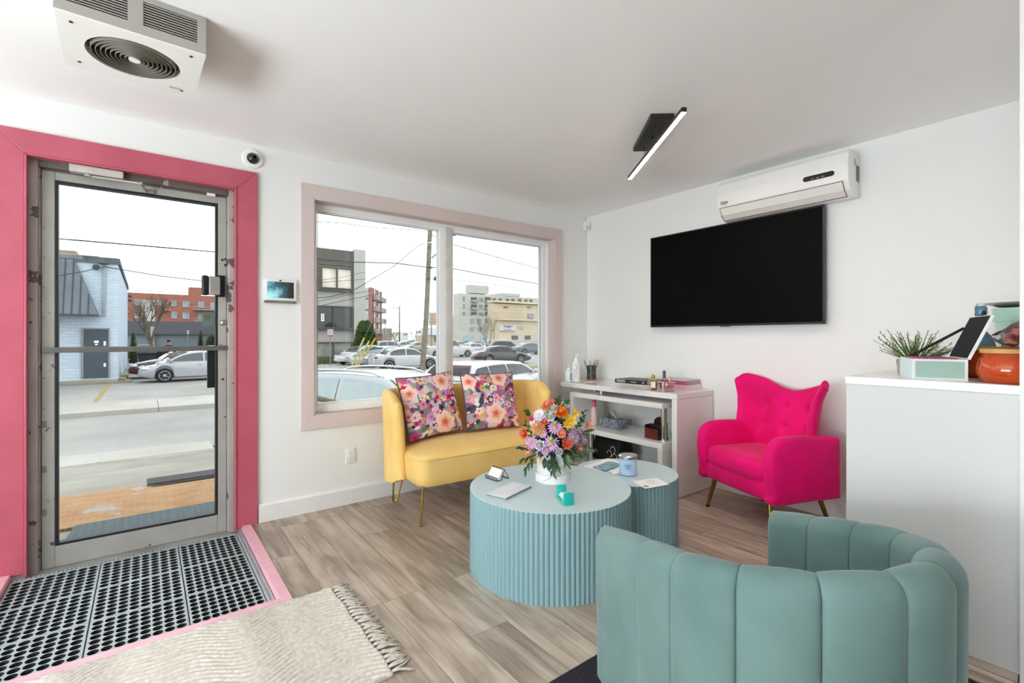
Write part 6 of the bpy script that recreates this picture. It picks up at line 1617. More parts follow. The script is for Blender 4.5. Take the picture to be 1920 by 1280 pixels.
# ------------------------------------------------------------------ flat facades helper
def facade(name, label, u0, v0, u1, Y, depth, mat, cat='building', top2=None, bottom=G):
    a = onY(u0, v0, Y); b = onY(u1, v0, Y); t = thing(name, label, cat, (a.x, Y, bottom))
    bm = BM(); box(bm, 0, b.x-a.x, 0, depth, 0, a.z-bottom); obj('wall', bm, mat, t)
    def L_(u, v): p = onY(u, v, Y); return (p.x-a.x, p.z-bottom)
    return t, L_
def fwin(t, L_, u0, v0, u1, v1, frame, pane, mull=1, name='window', off=0, sill=None, depth=.12):
    x0, z1 = L_(u0, v0); x1, z0 = L_(u1, v1); w = x1-x0; f = min(w, z1-z0)*.06
    bm = BM()
    for a in ((x0, x0+f, z0, z1), (x1-f, x1, z0, z1), (x0+f, x1-f, z0, z0+f), (x0+f, x1-f, z1-f, z1)): box(bm, a[0], a[1], off-depth, off+.02, a[2], a[3])
    for k in range(mull): xm = x0+w*(k+1)/(mull+1); box(bm, xm-f*.5, xm+f*.5, off-depth, off+.02, z0+f, z1-f)
    o = obj(name, bm, frame, t); bm = BM(); box(bm, x0+f*.5, x1-f*.5, off-depth*.5, off+.01, z0+f*.5, z1-f*.5); obj('pane', bm, pane, o)
    return o
m_br_red = brick('red_brick', sc((178, 108, 92), .62), sc((164, 96, 80), .62), sc((196, 140, 120), .55), .5, .16, .014)
m_winf = MO('window_frame_white', (226, 228, 230), .5); m_winp = M('window_pane_far', (88, 98, 104), .1, spec=.7, c2=(140, 150, 156), vs=.5)
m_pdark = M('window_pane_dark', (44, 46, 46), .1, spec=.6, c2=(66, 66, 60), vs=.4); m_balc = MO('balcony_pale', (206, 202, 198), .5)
# red apartments seen through the door
t, L_ = facade('brick_apartments', 'long red brick apartment building behind the bare tree, seen through the door', 232, 547.5, 470, 92, 14, m_br_red)
for u0, v0, u1, v1 in ((252, 561, 266, 572), (290, 562, 302, 572), (321, 562, 331, 574), (342, 564, 355, 576), (371, 565, 383, 577), (394, 567, 408, 580), (252, 582, 264, 596), (321, 584, 332, 597), (342, 586, 355, 598), (371, 586, 379, 600), (250, 605, 264, 615), (296, 604, 308, 614), (338, 605, 346, 613), (371, 607, 380, 614)): fwin(t, L_, u0, v0, u1, v1, m_winf, m_winp)
for u0, v0, u1, v1 in ((362, 574, 402, 581), (362, 596, 402, 602), (300, 574, 318, 581)):
    x0, z1 = L_(u0, v0); x1, z0 = L_(u1, v1); bm = BM(); box(bm, x0, x1, -1.2, 0, z0-.12, z0); 
    for k in range(int((x1-x0)/.35)): box(bm, x0+.35*k, x0+.35*k+.04, -1.2, -1.15, z0, z1)
    box(bm, x0, x1, -1.22, -1.15, z1-.06, z1); obj('balcony', bm, m_balc, t)
x0, z1 = L_(355, 538); x1, z0 = L_(378, 557); z0 -= 1.2; bm = BM(); box(bm, x0, x0+1.6, -.04, 3, z0, z1); box(bm, x0+1.6, x0+8, -.04, 3, z1-.9, z1); obj('roof_volume', bm, m_br_red, t)
x0, z1 = L_(266, 562); x1, z0 = L_(291, 612); bm = BM(); box(bm, x0, x1, -.25, 0, z0, z1); obj('white_panel', bm, MO('panel_offwhite', (226, 222, 214), .55), t)
x0, z1 = L_(240, 543); x1, z0 = L_(470, 548); bm = BM()
for k in range(30): box(bm, x0+k*1.0, x0+k*1.0+.05, .1, .15, z0, z1)
box(bm, x0, x1, .1, .15, z1-.08, z1); obj('roof_railing', bm, MO('railing_grey', (170, 172, 174), .5), t)
# low dark roofed shed
t, L_ = facade('low_building', 'low blue grey building with a dark sloping roof under the red apartments', 233, 626, 470, 62, 8, MO('shed_wall', (160, 172, 184), .55, vs=.4))
x0, z1 = L_(233, 613); x1, z0 = L_(470, 627); bm = BM(); prism(bm, [(-.4, z0), (6, z1+.8), (6, z0)], x0, x1, 'x'); obj('roof', bm, MO('shed_roof', (60, 64, 70), .5, vs=.6), t)
x0, z1 = L_(282, 612); x1, z0 = L_(289, 640); bm = BM(); box(bm, x0, x1, -.5, 0, 0, z1); obj('white_pier', bm, m_winf, t)
# grey office building seen through the window
m_gb = brick('grey_brick', sc((206, 203, 196), .62), sc((198, 195, 188), .62), sc((184, 181, 174), .62), .45, .15, .015)
oY = 45.0
t, L_ = facade('office_building', 'grey brick office building with a brown metal fascia at the left of the window view', 500, 469, 682, oY, 14, m_gb)
m_brn = MO('fascia_brown', (122, 114, 106), .5, vs=1); 
m_fasc = brick('fascia_ribs', sc((124, 116, 108), .5), sc((116, 108, 100), .5), sc((92, 86, 80), .5), .22, 9.0, .03)
x0, z1 = L_(500, 462); x1, z0 = L_(661, 501); bm = BM(); box(bm, x0, x1, -.3, 0, z0, z1+.35); obj('fascia', bm, m_fasc, t)
x0, z1 = L_(661, 468); x1, z0 = L_(682, 640); bm = BM(); box(bm, x0, x1, -.45, 0, 0, z1); obj('corner_pier', bm, m_gb, t)
m_blind = M('window_blinds', (212, 204, 190), .6, c2=(190, 182, 168), vs=1.5); m_tint = glassmat('tinted_glass', (120, 120, 108), .2)
fwin(t, L_, 600, 499, 659.5, 544, m_brn, m_blind, 1, depth=.3); fwin(t, L_, 586, 572, 659.5, 616, m_brn, m_pdark, 1, depth=.3); fwin(t, L_, 586, 641, 659.5, 669, m_brn, M('window_pane_grey', (118, 120, 112), .15, spec=.6, c2=(150, 152, 140), vs=.8), 1, depth=.3)
x0, z1 = L_(586, 544); x1, z0 = L_(661, 547); bm = BM(); box(bm, x0, x1, -.4, 0, z0, z1); x0, z1 = L_(586, 615.5); x1, z0 = L_(661, 618.5); box(bm, x0, x1, -.4, 0, z0, z1); obj('sill_band', bm, m_brn, t)
x0, z1 = L_(594, 499); x1, z0 = L_(600, 544); bm = BM(); box(bm, x0, x1, -.32, 0, z0, z1); obj('side_panel', bm, m_brn, t)
x0, z1 = L_(601, 588); x1, z0 = L_(606.5, 602); bm = BM(); box(bm, x0, x1, -.19, -.165, z0, z1); sg = obj('window_sign', bm, m_paper, t)
bm = BM()
for k in range(3): zz = lerp(z0, z1, .2+.27*k); box(bm, x0+.08, x1-.08, -.2, -.19, zz, zz+.1)
obj('sign_print', bm, m_black, sg)
# red apartment tower beyond the office
PA, PB, PC_ = onD(676, 600, 96), onD(696, 600, 92), onD(717, 600, 103); zt_ = 10.85
t = thing('apartment_tower', 'red brick apartment tower with balconies just right of the grey office building', 'building', (PB.x, PB.y, G))
bm = BM(); PD = PA+(PC_-PB); prism(bm, [((p.x-PB.x), (p.y-PB.y)) for p in (PA, PB, PC_, PD)], 0, zt_-G, 'z'); obj('wall', bm, m_br_red, t)
def face_box(bm, P0, P1, s0, s1, z0, z1, d0, d1):
    e = (P1-P0); e.z = 0; nr = Vector((e.y, -e.x, 0)).normalized()
    a = P0+e*s0-PB; b = P0+e*s1-PB; n0 = [(a+nr*d0), (b+nr*d0), (b+nr*d1), (a+nr*d1)]
    prism(bm, [(p.x, p.y) for p in n0], z0-G, z1-G, 'z')
for k in range(4):
    zc = 1.2+(632-(549+21.3*k))*93/897
    bm = BM(); face_box(bm, PA, PB, .44, .80, zc-.95, zc+.95, -.05, .12); w_ = obj('window', bm, m_winf, t)
    bm = BM(); face_box(bm, PA, PB, .48, .61, zc-.8, zc+.8, .1, .16); face_box(bm, PA, PB, .64, .77, zc-.8, zc+.8, .1, .16); obj('pane', bm, m_winp, w_)
    for s in (.18, .58, .86):
        bm = BM(); face_box(bm, PB, PC_, s, s+.10, zc-1.0, zc+1.0, -.05, .1); obj('balcony_door', bm, m_pdark, t)
        bm = BM(); face_box(bm, PB, PC_, s-.06, s+.14, zc-1.3, zc-.35, .1, .9); obj('balcony', bm, m_balc, t)
# white apartment block and its podium
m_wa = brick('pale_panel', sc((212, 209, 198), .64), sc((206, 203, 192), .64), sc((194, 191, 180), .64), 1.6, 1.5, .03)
wY = 120.0
t, L_ = facade('apartment_block', 'pale concrete apartment block with balconies in the right window pane', 863, 549.5, 1100, wY, 4, m_wa)
def blk(name, u0, v0, u1, v1, d0, d1, m):
    x0, z1 = L_(u0, v0); x1, z0 = L_(u1, v1); bm = BM(); box(bm, x0, x1, d0, d1, z0, z1); return obj(name, bm, m, t)
blk('penthouse', 883, 533, 918, 551, .5, 3, m_wa); blk('penthouse', 947, 548.5, 979, 556, 1, 10, m_wa); blk('podium', 830, 592, 920, 640, -5, -1, m_wa)
for r_ in range(3):
    v0 = 557+14*r_
    for u0, u1 in ((883, 894), (909, 920)):
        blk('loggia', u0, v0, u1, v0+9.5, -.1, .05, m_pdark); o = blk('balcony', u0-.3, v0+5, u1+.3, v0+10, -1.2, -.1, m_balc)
    fwin(t, L_, 898, v0, 905.5, v0+8.5, m_winf, m_winp); fwin(t, L_, 867.5, v0-1, 871.5, v0+7.5, m_winf, m_winp, 0)
for u0 in (923.5, 934.5, 948, 958, 971, 982.5, 992): fwin(t, L_, u0, 558.5+(u0-923)*.03, u0+6.5, 566+(u0-923)*.03, m_winf, m_pdark)
fwin(t, L_, 923.5, 572, 926, 580, m_winf, m_pdark, 0)
for v0 in (598, 613.5):
    for u0 in (864, 878, 891.5): fwin(t, L_, u0, v0, u0+7.2, v0+8.5, m_winf, m_winp, off=-5)
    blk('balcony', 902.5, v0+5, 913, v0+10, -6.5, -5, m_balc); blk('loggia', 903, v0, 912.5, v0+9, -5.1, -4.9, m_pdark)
for u0, u1 in ((852, 870), (883, 908)): fwin(t, L_, u0, 629, u1, 639, m_winf, M('shop_pane', (150, 178, 180), .15), 4, off=-5)
# beige shop building with the white sign
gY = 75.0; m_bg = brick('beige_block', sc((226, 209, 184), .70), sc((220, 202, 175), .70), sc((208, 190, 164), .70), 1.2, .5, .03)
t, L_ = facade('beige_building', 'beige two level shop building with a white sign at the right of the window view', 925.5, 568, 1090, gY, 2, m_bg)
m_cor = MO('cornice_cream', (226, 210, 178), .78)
blk('lower_wing', 913, 601, 1090, 645, -4, -2.5, m_bg); blk('cornice', 924.5, 566.5, 1090, 572.5, -.6, 2, m_cor); blk('cornice', 911.5, 598.5, 1090, 605.5, -4.6, -2.4, m_cor); blk('base_band', 913, 637, 1090, 650, -4.15, -4, MO('base_grey', (196, 194, 188), .78)); blk('pale_band', 925.6, 585, 1090, 591, -.05, 0, MO('band_pale', (232, 222, 202), .78))
fwin(t, L_, 989, 587.5, 999, 597.5, MO('window_frame_tan', (190, 172, 146), .5), m_winp, 0); fwin(t, L_, 936, 629, 946.5, 636, m_brn, m_pdark, 0, off=-4); fwin(t, L_, 960, 629, 970, 636, m_brn, m_pdark, 0, off=-4)
x0, z1 = L_(938, 608.5); x1, z0 = L_(967.5, 620); 
off_ = -4.0
def L4(u, v): p = onY(u, v, gY-4.3); q = onY(925.5, 568, gY); return (p.x-q.x, p.z-G)
x0, z1 = L4(938, 608.5); x1, z0 = L4(967.5, 620)
bm = BM(); box(bm, x0, x1, -4.3, -4.0, z0, z1, .02); sg = obj('sign_board', bm, MO('sign_white', (244, 244, 244), .6), t)
text('sign_lettering', 'Imagix', M('sign_ink', (88, 88, 120), .6), sg, (lerp(x0, x1, .46), -4.33, lerp(z0, z1, .78)), (PI/2, 0, 0), .72, ext=.01)
bm = BM(); box(bm, lerp(x0, x1, .2), lerp(x0, x1, .72), -4.32, -4.3, lerp(z0, z1, .14), lerp(z0, z1, .22)); obj('sign_print', bm, M('sign_ink', (88, 88, 120)), sg)
bm = BM(); ball(bm, (lerp(x0, x1, .80), -4.33, lerp(z0, z1, .82)), .09, .03, .09); obj('sign_dot', bm, M('sign_red', (196, 50, 60), .5), sg)
bm = BM()
for u in (944, 988): q = L_(u, 574.5); box(bm, q[0], q[0]+.9, -.35, -.02, q[1]-.15, q[1])
obj('eave_lamp', bm, m_brn, t)
q = L4(976, 612); text('wall_lettering', 'nn', MO('letter_cream', (238, 226, 206), .6), t, (q[0]+.5, -4.05, q[1]-.2), (PI/2, 0, 0), 1.2, ext=.03)

# ------------------------------------------------------------------ poles, wires, signs
m_pole = MO('weathered_wood', (166, 158, 140), .5, c2=(142, 136, 118), vs=3, bump=.4, bs=12); m_cable = M('black_cable', (46, 46, 50), .6); m_galv = MO('galvanised', (176, 178, 180), .5)
pY = 24.0
pb = onY(791.5, 702, pY); ptop = onY(809.5, 380, pY); pb = pb+(pb-ptop)*0.03
t = thing('utility_pole', 'tall weathered wooden utility pole left of the window mullion', 'pole', (pb.x, pb.y, G))
bm = BM(); o = Vector((pb.x, pb.y, G)); tube(bm, [(0, 0, 0), (onY(799, 600, pY)-o), (onY(805.5, 450, pY)-o), ptop-o], [.155, .145, .13, .12], 14); obj('shaft', bm, m_pole, t, 60)
bm = BM(); a = onY(808, 484, pY)-o; b = onY(823, 470, pY)-o; c = onY(850, 440, pY-.4)-o; tube(bm, [a+Vector((0, -.1, 0)), b+Vector((0, -.2, 0)), c], .05, 8); ball(bm, c, .2, .1, .07); obj('lamp_arm', bm, m_galv, t, 60)
bm = BM()
for u, v in ((800, 490), (800, 522), (806, 502), (802, 464)): q = onY(u, v, pY)-o; ball(bm, q+Vector((0, -.15, 0)), .06)
obj('insulator', bm, MO('insulator_tan', (186, 120, 90), .5), t, 180)
bm = BM(); q = onY(817, 522, pY)-o; ball(bm, q, .09, .16, .14); tube(bm, [onY(806, 526, pY)-o, q], .015, 6); obj('camera_box', bm, m_trimb, t, 60)
wires = [('thick overhead cable running left from the wooden pole past the office fascia', [(560, 482), (660, 491), (740, 493), (803, 501)], .028, 'm'),
 ('thick overhead cable running right from the wooden pole', [(803, 501), (848, 503), (910, 515), (1040, 537)], .028, 'm'),
 ('second overhead cable at the right, below the thick one', [(803, 522), (850, 524), (920, 532), (1040, 551)], .016, 'm'),
 ('topmost overhead wire crossing the left pane', [(560, 413), (640, 418), (700, 426), (807, 433)], .016, 'm'),
 ('overhead wire falling from the top of the right pane to its right edge', [(809, 440), (850, 458), (900, 473), (1040, 512)], .022, 'm'),
 ('thin wire rising to the right across the right pane', [(850, 494), (930, 483), (1040, 466)], .010, 'm'),
 ('sagging thin wire high in the right pane', [(850, 462), (910, 471), (960, 468), (1040, 458)], .010, 'm'),
 ('steep wire climbing from the office corner to the wooden pole', [(560, 562), (620, 556), (660, 546), (740, 498), (783, 461), (806, 452)], .020, 'm'),
 ('thin wire rising from the office window to the wooden pole', [(560, 530), (640, 520), (720, 502), (800, 486)], .010, 'm'),
 ('nearly level wire meeting the wooden pole below the thick cable', [(560, 532), (660, 525), (740, 518), (802, 508)], .012, 'm'),
 ('wire rising across the red tower to the wooden pole', [(590, 566), (690, 545), (803, 513)], .012, 'm'),
 ('lowest wire rising to the wooden pole', [(605, 572), (700, 552), (760, 537), (800, 521)], .014, 'm')]
for lb, pts_, r, _ in wires:
    P_ = [onY(u, v, pY-.25) for u, v in pts_]; bm = BM(); tube(bm, [p-P_[0] for p in P_], r*.95, 5)
    o = obj('overhead_wire', bm, m_cable, None, 180); o.location = P_[0]; tag(o, lb, 'wire', 'overhead wires')
for lb, (u0, v0), (u1, v1), r in (('far wire slanting down to the thin street pole', (801, 523), (722, 604), .012), ('pale wire slanting from the pole top down the street', (807, 455), (690, 655), .012), ('second pale wire slanting down the street', (803, 440), (700, 580), .010), ('third faint wire slanting down the street', (806, 500), (705, 650), .010)):
    a = onY(u0, v0, pY-.1); b = onD(u1, v1, 75); bm = BM(); tube(bm, [Vector(), (b-a)*.5-Vector((0, 0, .3)), b-a], r, 5); o = obj('street_wire', bm, m_cable, None, 180); o.location = a; tag(o, lb, 'wire', 'wires running down the street')
for lb, pts_, Y_, r in (('overhead wire crossing the sky behind the door glass', [(60, 444), (105, 447), (250, 459), (402, 472), (470, 478)], 14, .017), ('thin service wire from the blue brick wall to the right, seen through the door', [(196, 500), (300, 517), (400, 529), (470, 536)], 28.5, .022), ('thin service wire from the wall lamp to the left, seen through the door', [(196, 500), (160, 508), (104, 518), (60, 524)], 28.0, .018), ('faint wire just under the top rail of the door glass', [(60, 336), (110, 342), (300, 364), (402, 381), (450, 388)], 14, .010)):
    P_ = [onY(u, v, Y_) for u, v in pts_]; bm = BM(); tube(bm, [p-P_[0] for p in P_], r*.95, 5); o = obj('service_wire', bm, m_cable, None, 180); o.location = P_[0]; tag(o, lb, 'wire', 'wires seen through the door')
# guy wires with yellow guards
m_yg = MO('guard_cream', (236, 226, 160), .45); m_yg2 = MO('guard_yellow', (244, 218, 70), .45)
for lb, a_, b_, c_, m in (('cream yellow guy wire guard, leftmost of the three leaning poles', (657, 692), (683, 633), (697, 603), m_yg), ('cream yellow guy wire guard in the middle of the three leaning poles', (663, 692), (692, 639), (706, 610), m_yg), ('bright yellow guy wire guard, rightmost of the three leaning poles', (667, 692), (704, 634), (713, 612), m_yg2)):
    A, B, C = onY(*a_, 27.0), onY(*b_, 27.0), onY(*c_, 27.0); A = A+(A-B)*.22*(0)
    q = (A.z-G)/max(.01, (B.z-A.z)); base = A-(B-A)*q
    t = thing('guy_guard', lb, 'pole', (base.x, base.y, G), 0, 'guy wire guards'); bm = BM(); tube(bm, [Vector(), B-base], .055, 8); obj('guard', bm, m, t, 60)
    bm = BM(); tube(bm, [B-base, C-base], .010, 5); obj('guy_wire', bm, m_galv, t, 180)
def signpost(label, u, v0, v1, pu0, pv0, pu1, pv1, Y, mat_parts, r=.035):
    top = onY(u, v0, Y); t = thing('signpost', label, 'sign', (top.x, Y, G)); bm = BM(); tube(bm, [(0, 0, 0), (0, 0, top.z-G)], r, 8); obj('post', bm, m_galv, t, 60)
    a = onY(pu0, pv0, Y); b = onY(pu1, pv1, Y); bm = BM(); box(bm, a.x-top.x, b.x-top.x, -.06, -.04, b.z-G, a.z-G, .004); pl = obj('plate', bm, MO('sign_plate_white', (240, 238, 238), .5), t)
    return t, pl, (a.x-top.x, b.x-top.x, b.z-G, a.z-G)
t, pl, (x0, x1, z0, z1) = signpost('parking sign with a red band on a grey post before the office building', 619, 617, 672, 613.5, 617, 624.5, 632, 36, None)
bm = BM(); box(bm, x0+.02, x1-.02, -.066, -.06, z0+.03, lerp(z0, z1, .26)); obj('red_band', bm, M('sign_red', (196, 50, 60)), pl)
bm = BM()
for k in range(3): box(bm, x0+.08, x1-.08-.06*k, -.066, -.06, lerp(z0, z1, .78-.16*k), lerp(z0, z1, .84-.16*k))
obj('print', bm, M('ink_grey', (150, 140, 150)), pl)
t, pl, _ = signpost('small white sign on a post beside the bushes, seen through the door', 352, 620, 645, 350.5, 619, 354.5, 626, 52, None)
for lb, u, v0, au, d in (('thin dark street pole with a side arm left of the wooden pole', 749, 573, 726, 80), ('short far street pole with an arm at the end of the street', 722, 597, 738, 90)):
    p = onD(u, v0, d); t = thing('street_pole', lb, 'pole', (p.x, p.y, G)); bm = BM(); tube(bm, [(0, 0, 0), (0, 0, p.z-G)], [.12, .08], 8); obj('shaft', bm, m_trimb if d == 80 else m_galv, t, 60)
    q = onD(au, v0+5, d)-p; bm = BM(); tube(bm, [(0, 0, p.z-G-.4), (q.x, q.y, p.z-G-.35)], .05, 6); obj('arm', bm, m_trimb if d == 80 else m_galv, t, 60)
# yellow restaurant sign on its small building
a = onD(805, 586, 62); b = onD(818, 609, 62)
t = thing('shop_sign', 'yellow framed white sign with red letters right of the wooden pole', 'sign', (a.x, a.y, G), math.atan2(FY, FX)-PI/2)
w_ = 13/897*62; h0, h1 = b.z-G, a.z-G
bm = BM(); box(bm, 0, w_, -.15, .15, h0, h1, .02); pn = obj('panel', bm, MO('sign_yellow', (226, 206, 70), .5), t)
bm = BM(); box(bm, .09, w_-.09, -.17, .0, h0+.09, h1-.09); obj('face', bm, MO('sign_face', (244, 238, 226), .5), pn)
for k, s_ in enumerate(('G', 'on', 'orfer')): text('lettering', s_, M('sign_red', (196, 50, 60)), pn, (w_*.52, -.185, lerp(h1, h0, .24+.25*k)), (PI/2, 0, 0), .5 if k < 2 else .42, ext=.004)
bm = BM(); box(bm, .2, .35, -.08, .08, 0, h0); obj('post', bm, m_galv, t)
t, L_ = facade('small_shop', 'small tan shop with a white awning right of the wooden pole', 806, 628, 835, 66, 5, MO('shop_tan', (206, 190, 164), .78))
x0, z1 = L_(805, 614); x1, z0 = L_(836, 628); bm = BM(); box(bm, x0, x1, -.4, 3, z0, z1); obj('awning', bm, MO('awning_white', (230, 232, 236), .78), t); fwin(t, L_, 815, 630, 822, 640, m_brn, m_pdark, 0)
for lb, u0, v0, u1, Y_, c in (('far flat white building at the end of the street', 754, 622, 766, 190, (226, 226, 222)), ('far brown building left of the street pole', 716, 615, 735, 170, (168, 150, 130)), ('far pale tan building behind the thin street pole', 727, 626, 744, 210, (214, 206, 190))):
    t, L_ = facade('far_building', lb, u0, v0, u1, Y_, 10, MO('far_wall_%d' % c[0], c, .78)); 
    fwin(t, L_, lerp(u0, u1, .2), v0+3, lerp(u0, u1, .8), v0+6, m_winf, m_winp, 2)

# ------------------------------------------------------------------ trees, shrubs, grass
m_bark = MO('bare_bark', (150, 134, 116), .5, c2=(120, 106, 92), vs=6)
def bare_tree(label, base, H, seed, spread=.55, depth=6, r0=.16, th=None, split=3, trunk=.3):
    rnd = random.Random(seed); t = thing('bare_tree', label, 'tree', tuple(base)); tb = BM(); bb = BM()
    def grow(p, d, L_, r, k):
        q = p+d*L_; mid = p.lerp(q, .5)+Vector((rnd.uniform(-1, 1), rnd.uniform(-1, 1), 0))*L_*.05
        tube(tb if k == 0 else bb, [p, mid, q], [r, r*.85, r*.68], 7 if k < 2 else 4, cap=False)
        if k >= depth: return
        for i in range(split if k < 4 else 2):
            a = rnd.uniform(0, 6.28); s = rnd.uniform(.35, 1)*spread*(1.0 if k else .9); o1, o2 = frame_at(q, d); nd = (d+o1*math.cos(a)*s+o2*math.sin(a)*s+Vector((0, 0, .12))).normalized()
            grow(q if i else q, nd, L_*rnd.uniform(.66, .86), r*.62, k+1)
    grow(Vector(), Vector((0, 0, 1)), H*trunk, r0, 0)
    obj('trunk', tb, m_bark, t, 60); obj('branches', bb, m_bark, t, 60); return t
def blob_shrub(name, label, base, rx, rz, shape, col, col2, seed, nleaf=2600, cat='shrub', ls=.07):
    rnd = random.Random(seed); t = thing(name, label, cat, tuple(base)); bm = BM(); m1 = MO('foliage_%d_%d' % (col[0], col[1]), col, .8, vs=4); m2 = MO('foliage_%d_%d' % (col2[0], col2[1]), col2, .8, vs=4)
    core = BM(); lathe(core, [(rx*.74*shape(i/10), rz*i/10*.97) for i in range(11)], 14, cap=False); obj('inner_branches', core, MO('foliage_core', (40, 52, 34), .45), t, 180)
    for i in range(nleaf):
        h = rnd.random(); a = rnd.uniform(0, 6.28); r = rx*shape(h)*rnd.uniform(.82, 1.08); p = Vector((r*math.cos(a), r*math.sin(a), rz*h))
        d = Vector((math.cos(a)+rnd.uniform(-.6, .6), math.sin(a)+rnd.uniform(-.6, .6), rnd.uniform(-.1, 1.1))).normalized(); s = Vector((-d.y, d.x, rnd.uniform(-.5, .5))).normalized(); L_ = ls*rnd.uniform(.7, 1.5)
        f = bm.faces.new([bm.verts.new(q) for q in (p-s*L_*.4, p+d*L_, p+s*L_*.4)]); f.material_index = rnd.choice((0, 1))
    obj('foliage', bm, [m1, m2], t, norm=False); return t
dome = lambda h: math.sqrt(max(0, 1-(2*h-1)**2))*.9+.1*(1-h)
barrel = lambda h: min(1, (h+.02)*6)**.5*(max(0, 1-h)**.32)
cone = lambda h: max(0.0, (1-h)**.75)*min(1, .75+h*3)
b = onZ(685, 652, G); b = onY(685, 650, 40); b.z = G; wpx = 40.5/897
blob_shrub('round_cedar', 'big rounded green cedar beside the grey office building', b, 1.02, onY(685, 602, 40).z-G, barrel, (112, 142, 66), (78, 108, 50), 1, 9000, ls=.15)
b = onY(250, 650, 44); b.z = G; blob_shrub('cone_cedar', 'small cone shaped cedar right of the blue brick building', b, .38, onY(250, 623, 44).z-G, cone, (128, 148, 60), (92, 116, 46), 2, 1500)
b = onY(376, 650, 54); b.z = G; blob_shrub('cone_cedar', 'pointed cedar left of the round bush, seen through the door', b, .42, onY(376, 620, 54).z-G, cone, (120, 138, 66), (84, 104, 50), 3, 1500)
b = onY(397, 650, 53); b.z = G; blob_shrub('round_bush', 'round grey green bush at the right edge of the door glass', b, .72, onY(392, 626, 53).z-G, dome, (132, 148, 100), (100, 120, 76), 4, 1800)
b = onY(284, 652, 48); b.z = G; bare_tree('leafless branching tree in the lot behind the blue brick building', b, onY(284, 530, 48).z-G, 7, .62, 6, .16, trunk=.24)
b = onY(914.5, 690, 26.5); b.z = G
t = bare_tree('slim young street tree before the beige building', b, 2.9, 12, .5, 5, .04, trunk=.36)
bm = BM(); rn = random.Random(9)
for i in range(420):
    a = rn.uniform(0, 6.28); h = rn.random(); r = .62*math.sin(PI*min(1, h*.8+.15))*rn.uniform(.2, 1); p = Vector((r*math.cos(a), r*math.sin(a), 1.5+1.9*h)); d = Vector((rn.uniform(-1, 1), rn.uniform(-1, 1), rn.uniform(-.6, .8))).normalized(); s = frame_at(p, d)[0]
    bm.faces.new([bm.verts.new(q) for q in (p-s*.025, p+d*.075, p+s*.025)])
obj('young_leaves', bm, MO('young_leaf', (176, 176, 110), .45), t, norm=False)
for lb, u, v, d, H_, sd in (('bare brown tree beyond the yellow shop sign', 793, 640, 110, 5.2, 31), ('bare brown tree at the left of the street end', 775, 640, 120, 5.6, 32), ('thin bare tree far down the street', 740, 640, 150, 5.0, 33)):
    b = onD(u, v, d); b.z = G; bare_tree(lb, b, H_, sd, .75, 6, .14, trunk=.22)
b = onZ(620, 676, G); bm = BM(); rn = random.Random(6); g0 = onZ(560, 683, G); g1 = onZ(632, 671, G)
for i in range(5200):
    p = Vector((rn.uniform(9.0, 14.3), rn.uniform(38.5, 43.5), G)); a = rn.uniform(0, 6.28); h = rn.uniform(.12, .5)
    bm.faces.new([bm.verts.new(q) for q in (p+Vector((.05*math.cos(a), .05*math.sin(a), 0)), p-Vector((.05*math.cos(a), .05*math.sin(a), 0)), p+Vector((rn.uniform(-.12, .12), rn.uniform(-.12, .12), h)))])
tag(obj('long_grass', bm, MO('verge_grass', (122, 140, 92), .45, c2=(150, 150, 104), vs=2), norm=False), 'long green grass along the foot of the grey office building', 'grass', kind='stuff')
q = [onZ(u, v, G) for u, v in ((962, 706), (1012, 706), (1010, 686), (978, 687))]
bm = BM(); prism(bm, [(p.x, p.y) for p in q], G, G+.03, 'z'); tag(obj('lawn_strip', bm, MO('lawn_green', (158, 184, 90), .45, c2=(132, 162, 72), vs=6, bump=.8, bs=60)), 'bright green lawn patch at the lower right of the window view', 'grass', kind='stuff')
# bins and handrail
b = onY(262, 690, 37); t = thing('waste_bin', 'dark wheeled bin beside the blue brick building', 'bin', (b.x+.35, 37, G))
bm = BM(); prism(bm, [(-.36, .08), (.36, .08), (.44, 1.05), (-.44, 1.05)], -.4, .4, 'y', bev=.03); obj('bin_body', bm, MO('bin_charcoal', (70, 74, 80), .5), t, 40)
bm = BM(); box(bm, -.47, .47, -.45, .45, 1.06, 1.14, .03); obj('lid', bm, MO('bin_lid', (58, 62, 66), .5), t)
bm = BM(); lathe(bm, [(.1, -.05), (.1, .05)], 12, mat=Matrix.Translation((-.3, .3, .1)) @ Matrix.Rotation(PI/2, 4, 'Y')); obj('wheel', bm, m_tyre, t)
a = onY(566, 739, 4.9); b = onY(640, 757.5, 4.9)
t = thing('pipe_handrail', 'rusty tan pipe handrail just outside the left window pane', 'handrail', (a.x, 4.9, G)); bm = BM()
o = Vector((a.x, 4.9, G)); m_pipe2 = MO('pipe_tan', (196, 184, 166), .45, c2=(170, 150, 124), vs=20)
tube(bm, [a-o+(a-b)*.3, b-o, b-o+(b-a)*1.2], .028, 12); obj('rail', bm, m_pipe2, t, 60)
bm = BM(); q = a.lerp(b, .62)-o; tube(bm, [q, Vector((q.x, q.y, .0))], .022, 10); obj('post', bm, m_pipe2, t, 60)

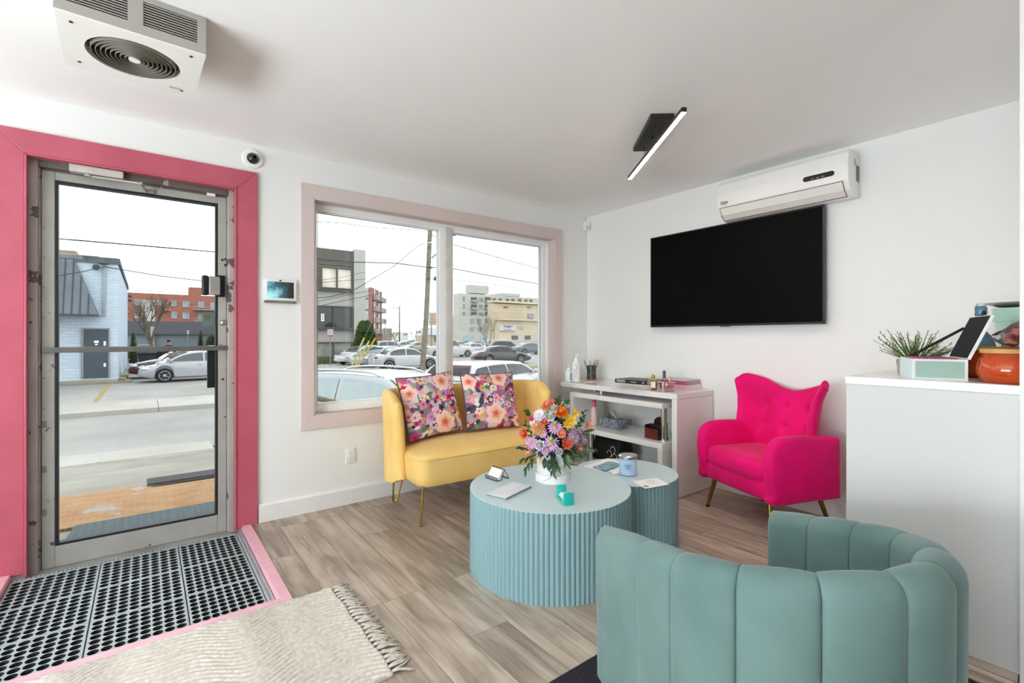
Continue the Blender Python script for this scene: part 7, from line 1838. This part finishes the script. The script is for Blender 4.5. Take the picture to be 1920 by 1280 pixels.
# ------------------------------------------------------------------ people
def figure(name, label, joints, edges, radii, bands, loc, rz):
    """one continuous skinned body; bands = [(z limit, material index)] from the ground up"""
    me = bpy.data.meshes.new('fig'); me.from_pydata(joints, edges, []); o = bpy.data.objects.new('fig', me); COL.objects.link(o)
    sk = o.modifiers.new('skin', 'SKIN'); sk.use_smooth_shade = True; sb = o.modifiers.new('sub', 'SUBSURF'); sb.levels = 2
    for i, r in enumerate(radii): me.skin_vertices[0].data[i].radius = (r, r*.85) if not isinstance(r, tuple) else r
    me.skin_vertices[0].data[0].use_root = True
    ev = o.evaluated_get(bpy.context.evaluated_depsgraph_get()); m2 = bpy.data.meshes.new_from_object(ev); bpy.data.objects.remove(o)
    m2.materials.clear()
    for m in bands[0]: m2.materials.append(m)
    for p in m2.polygons:
        p.use_smooth = True; z = p.center.z; x = abs(p.center.x)
        for lim, mi in bands[1]:
            if z <= lim: p.material_index = mi; break
    m2.name = 'body'; t = thing(name, label, 'person', loc, rz)
    b = bpy.data.objects.new('body', m2); COL.objects.link(b); b.parent = t
    return t
J = [(0, 0, .95), (0, .01, 1.15), (0, 0, 1.36), (0, -.01, 1.49), (0, -.02, 1.60), (0, -.03, 1.70), (.18, 0, 1.40), (.24, .02, 1.15), (.20, -.16, .98), (.15, -.24, 1.0), (-.18, 0, 1.40), (-.24, .02, 1.15), (-.20, -.16, .98), (-.15, -.24, 1.0), (.10, 0, .90), (.11, .0, .50), (.11, .03, .10), (.11, -.10, .05), (-.10, 0, .90), (-.11, -.02, .50), (-.11, .03, .10), (-.11, -.10, .05)]
EJ = [(0, 1), (1, 2), (2, 3), (3, 4), (4, 5), (2, 6), (6, 7), (7, 8), (8, 9), (2, 10), (10, 11), (11, 12), (12, 13), (0, 14), (14, 15), (15, 16), (16, 17), (0, 18), (18, 19), (19, 20), (20, 21)]
RJ = [.16, .16, .17, .06, .085, .08, .085, .065, .05, .035, .085, .065, .05, .035, .10, .07, .05, .045, .10, .07, .05, .045]
m_skin = M('skin', (176, 126, 100), .55); m_jack = MO('jacket_black', (38, 40, 50), .6); m_trou = MO('trousers_dark', (52, 54, 62), .6); m_shoe = MO('shoe_black', (30, 30, 32), .6)
pp = onY(316, 690, 35.5)
t = figure('person', 'person in a black jacket and dark cap looking down behind the parked cars', J, EJ, RJ, ([m_shoe, m_trou, m_jack, m_skin], [(.10, 0), (.92, 1), (1.50, 2), (9, 3)]), (pp.x, 35.5, G+.13), 0)
bm = BM(); ball(bm, (0, -.03, 1.75), .098, .11, .065, 16, 8); box(bm, -.07, .07, -.20, -.10, 1.735, 1.75, .006); obj('cap', bm, m_jack, t, 60)
bm = BM()
for s in (-1, 1): ball(bm, (.033*s, -.108, 1.685), .011, .008, .008, 8, 6)
ball(bm, (0, -.118, 1.66), .012, .016, .018, 8, 6); ball(bm, (0, -.105, 1.622), .024, .008, .007, 8, 6)
for s in (-1, 1): ball(bm, (.085*s, -.02, 1.67), .012, .02, .03, 8, 6)
obj('face', bm, M('face_dark', (110, 74, 60), .6), t, 180)
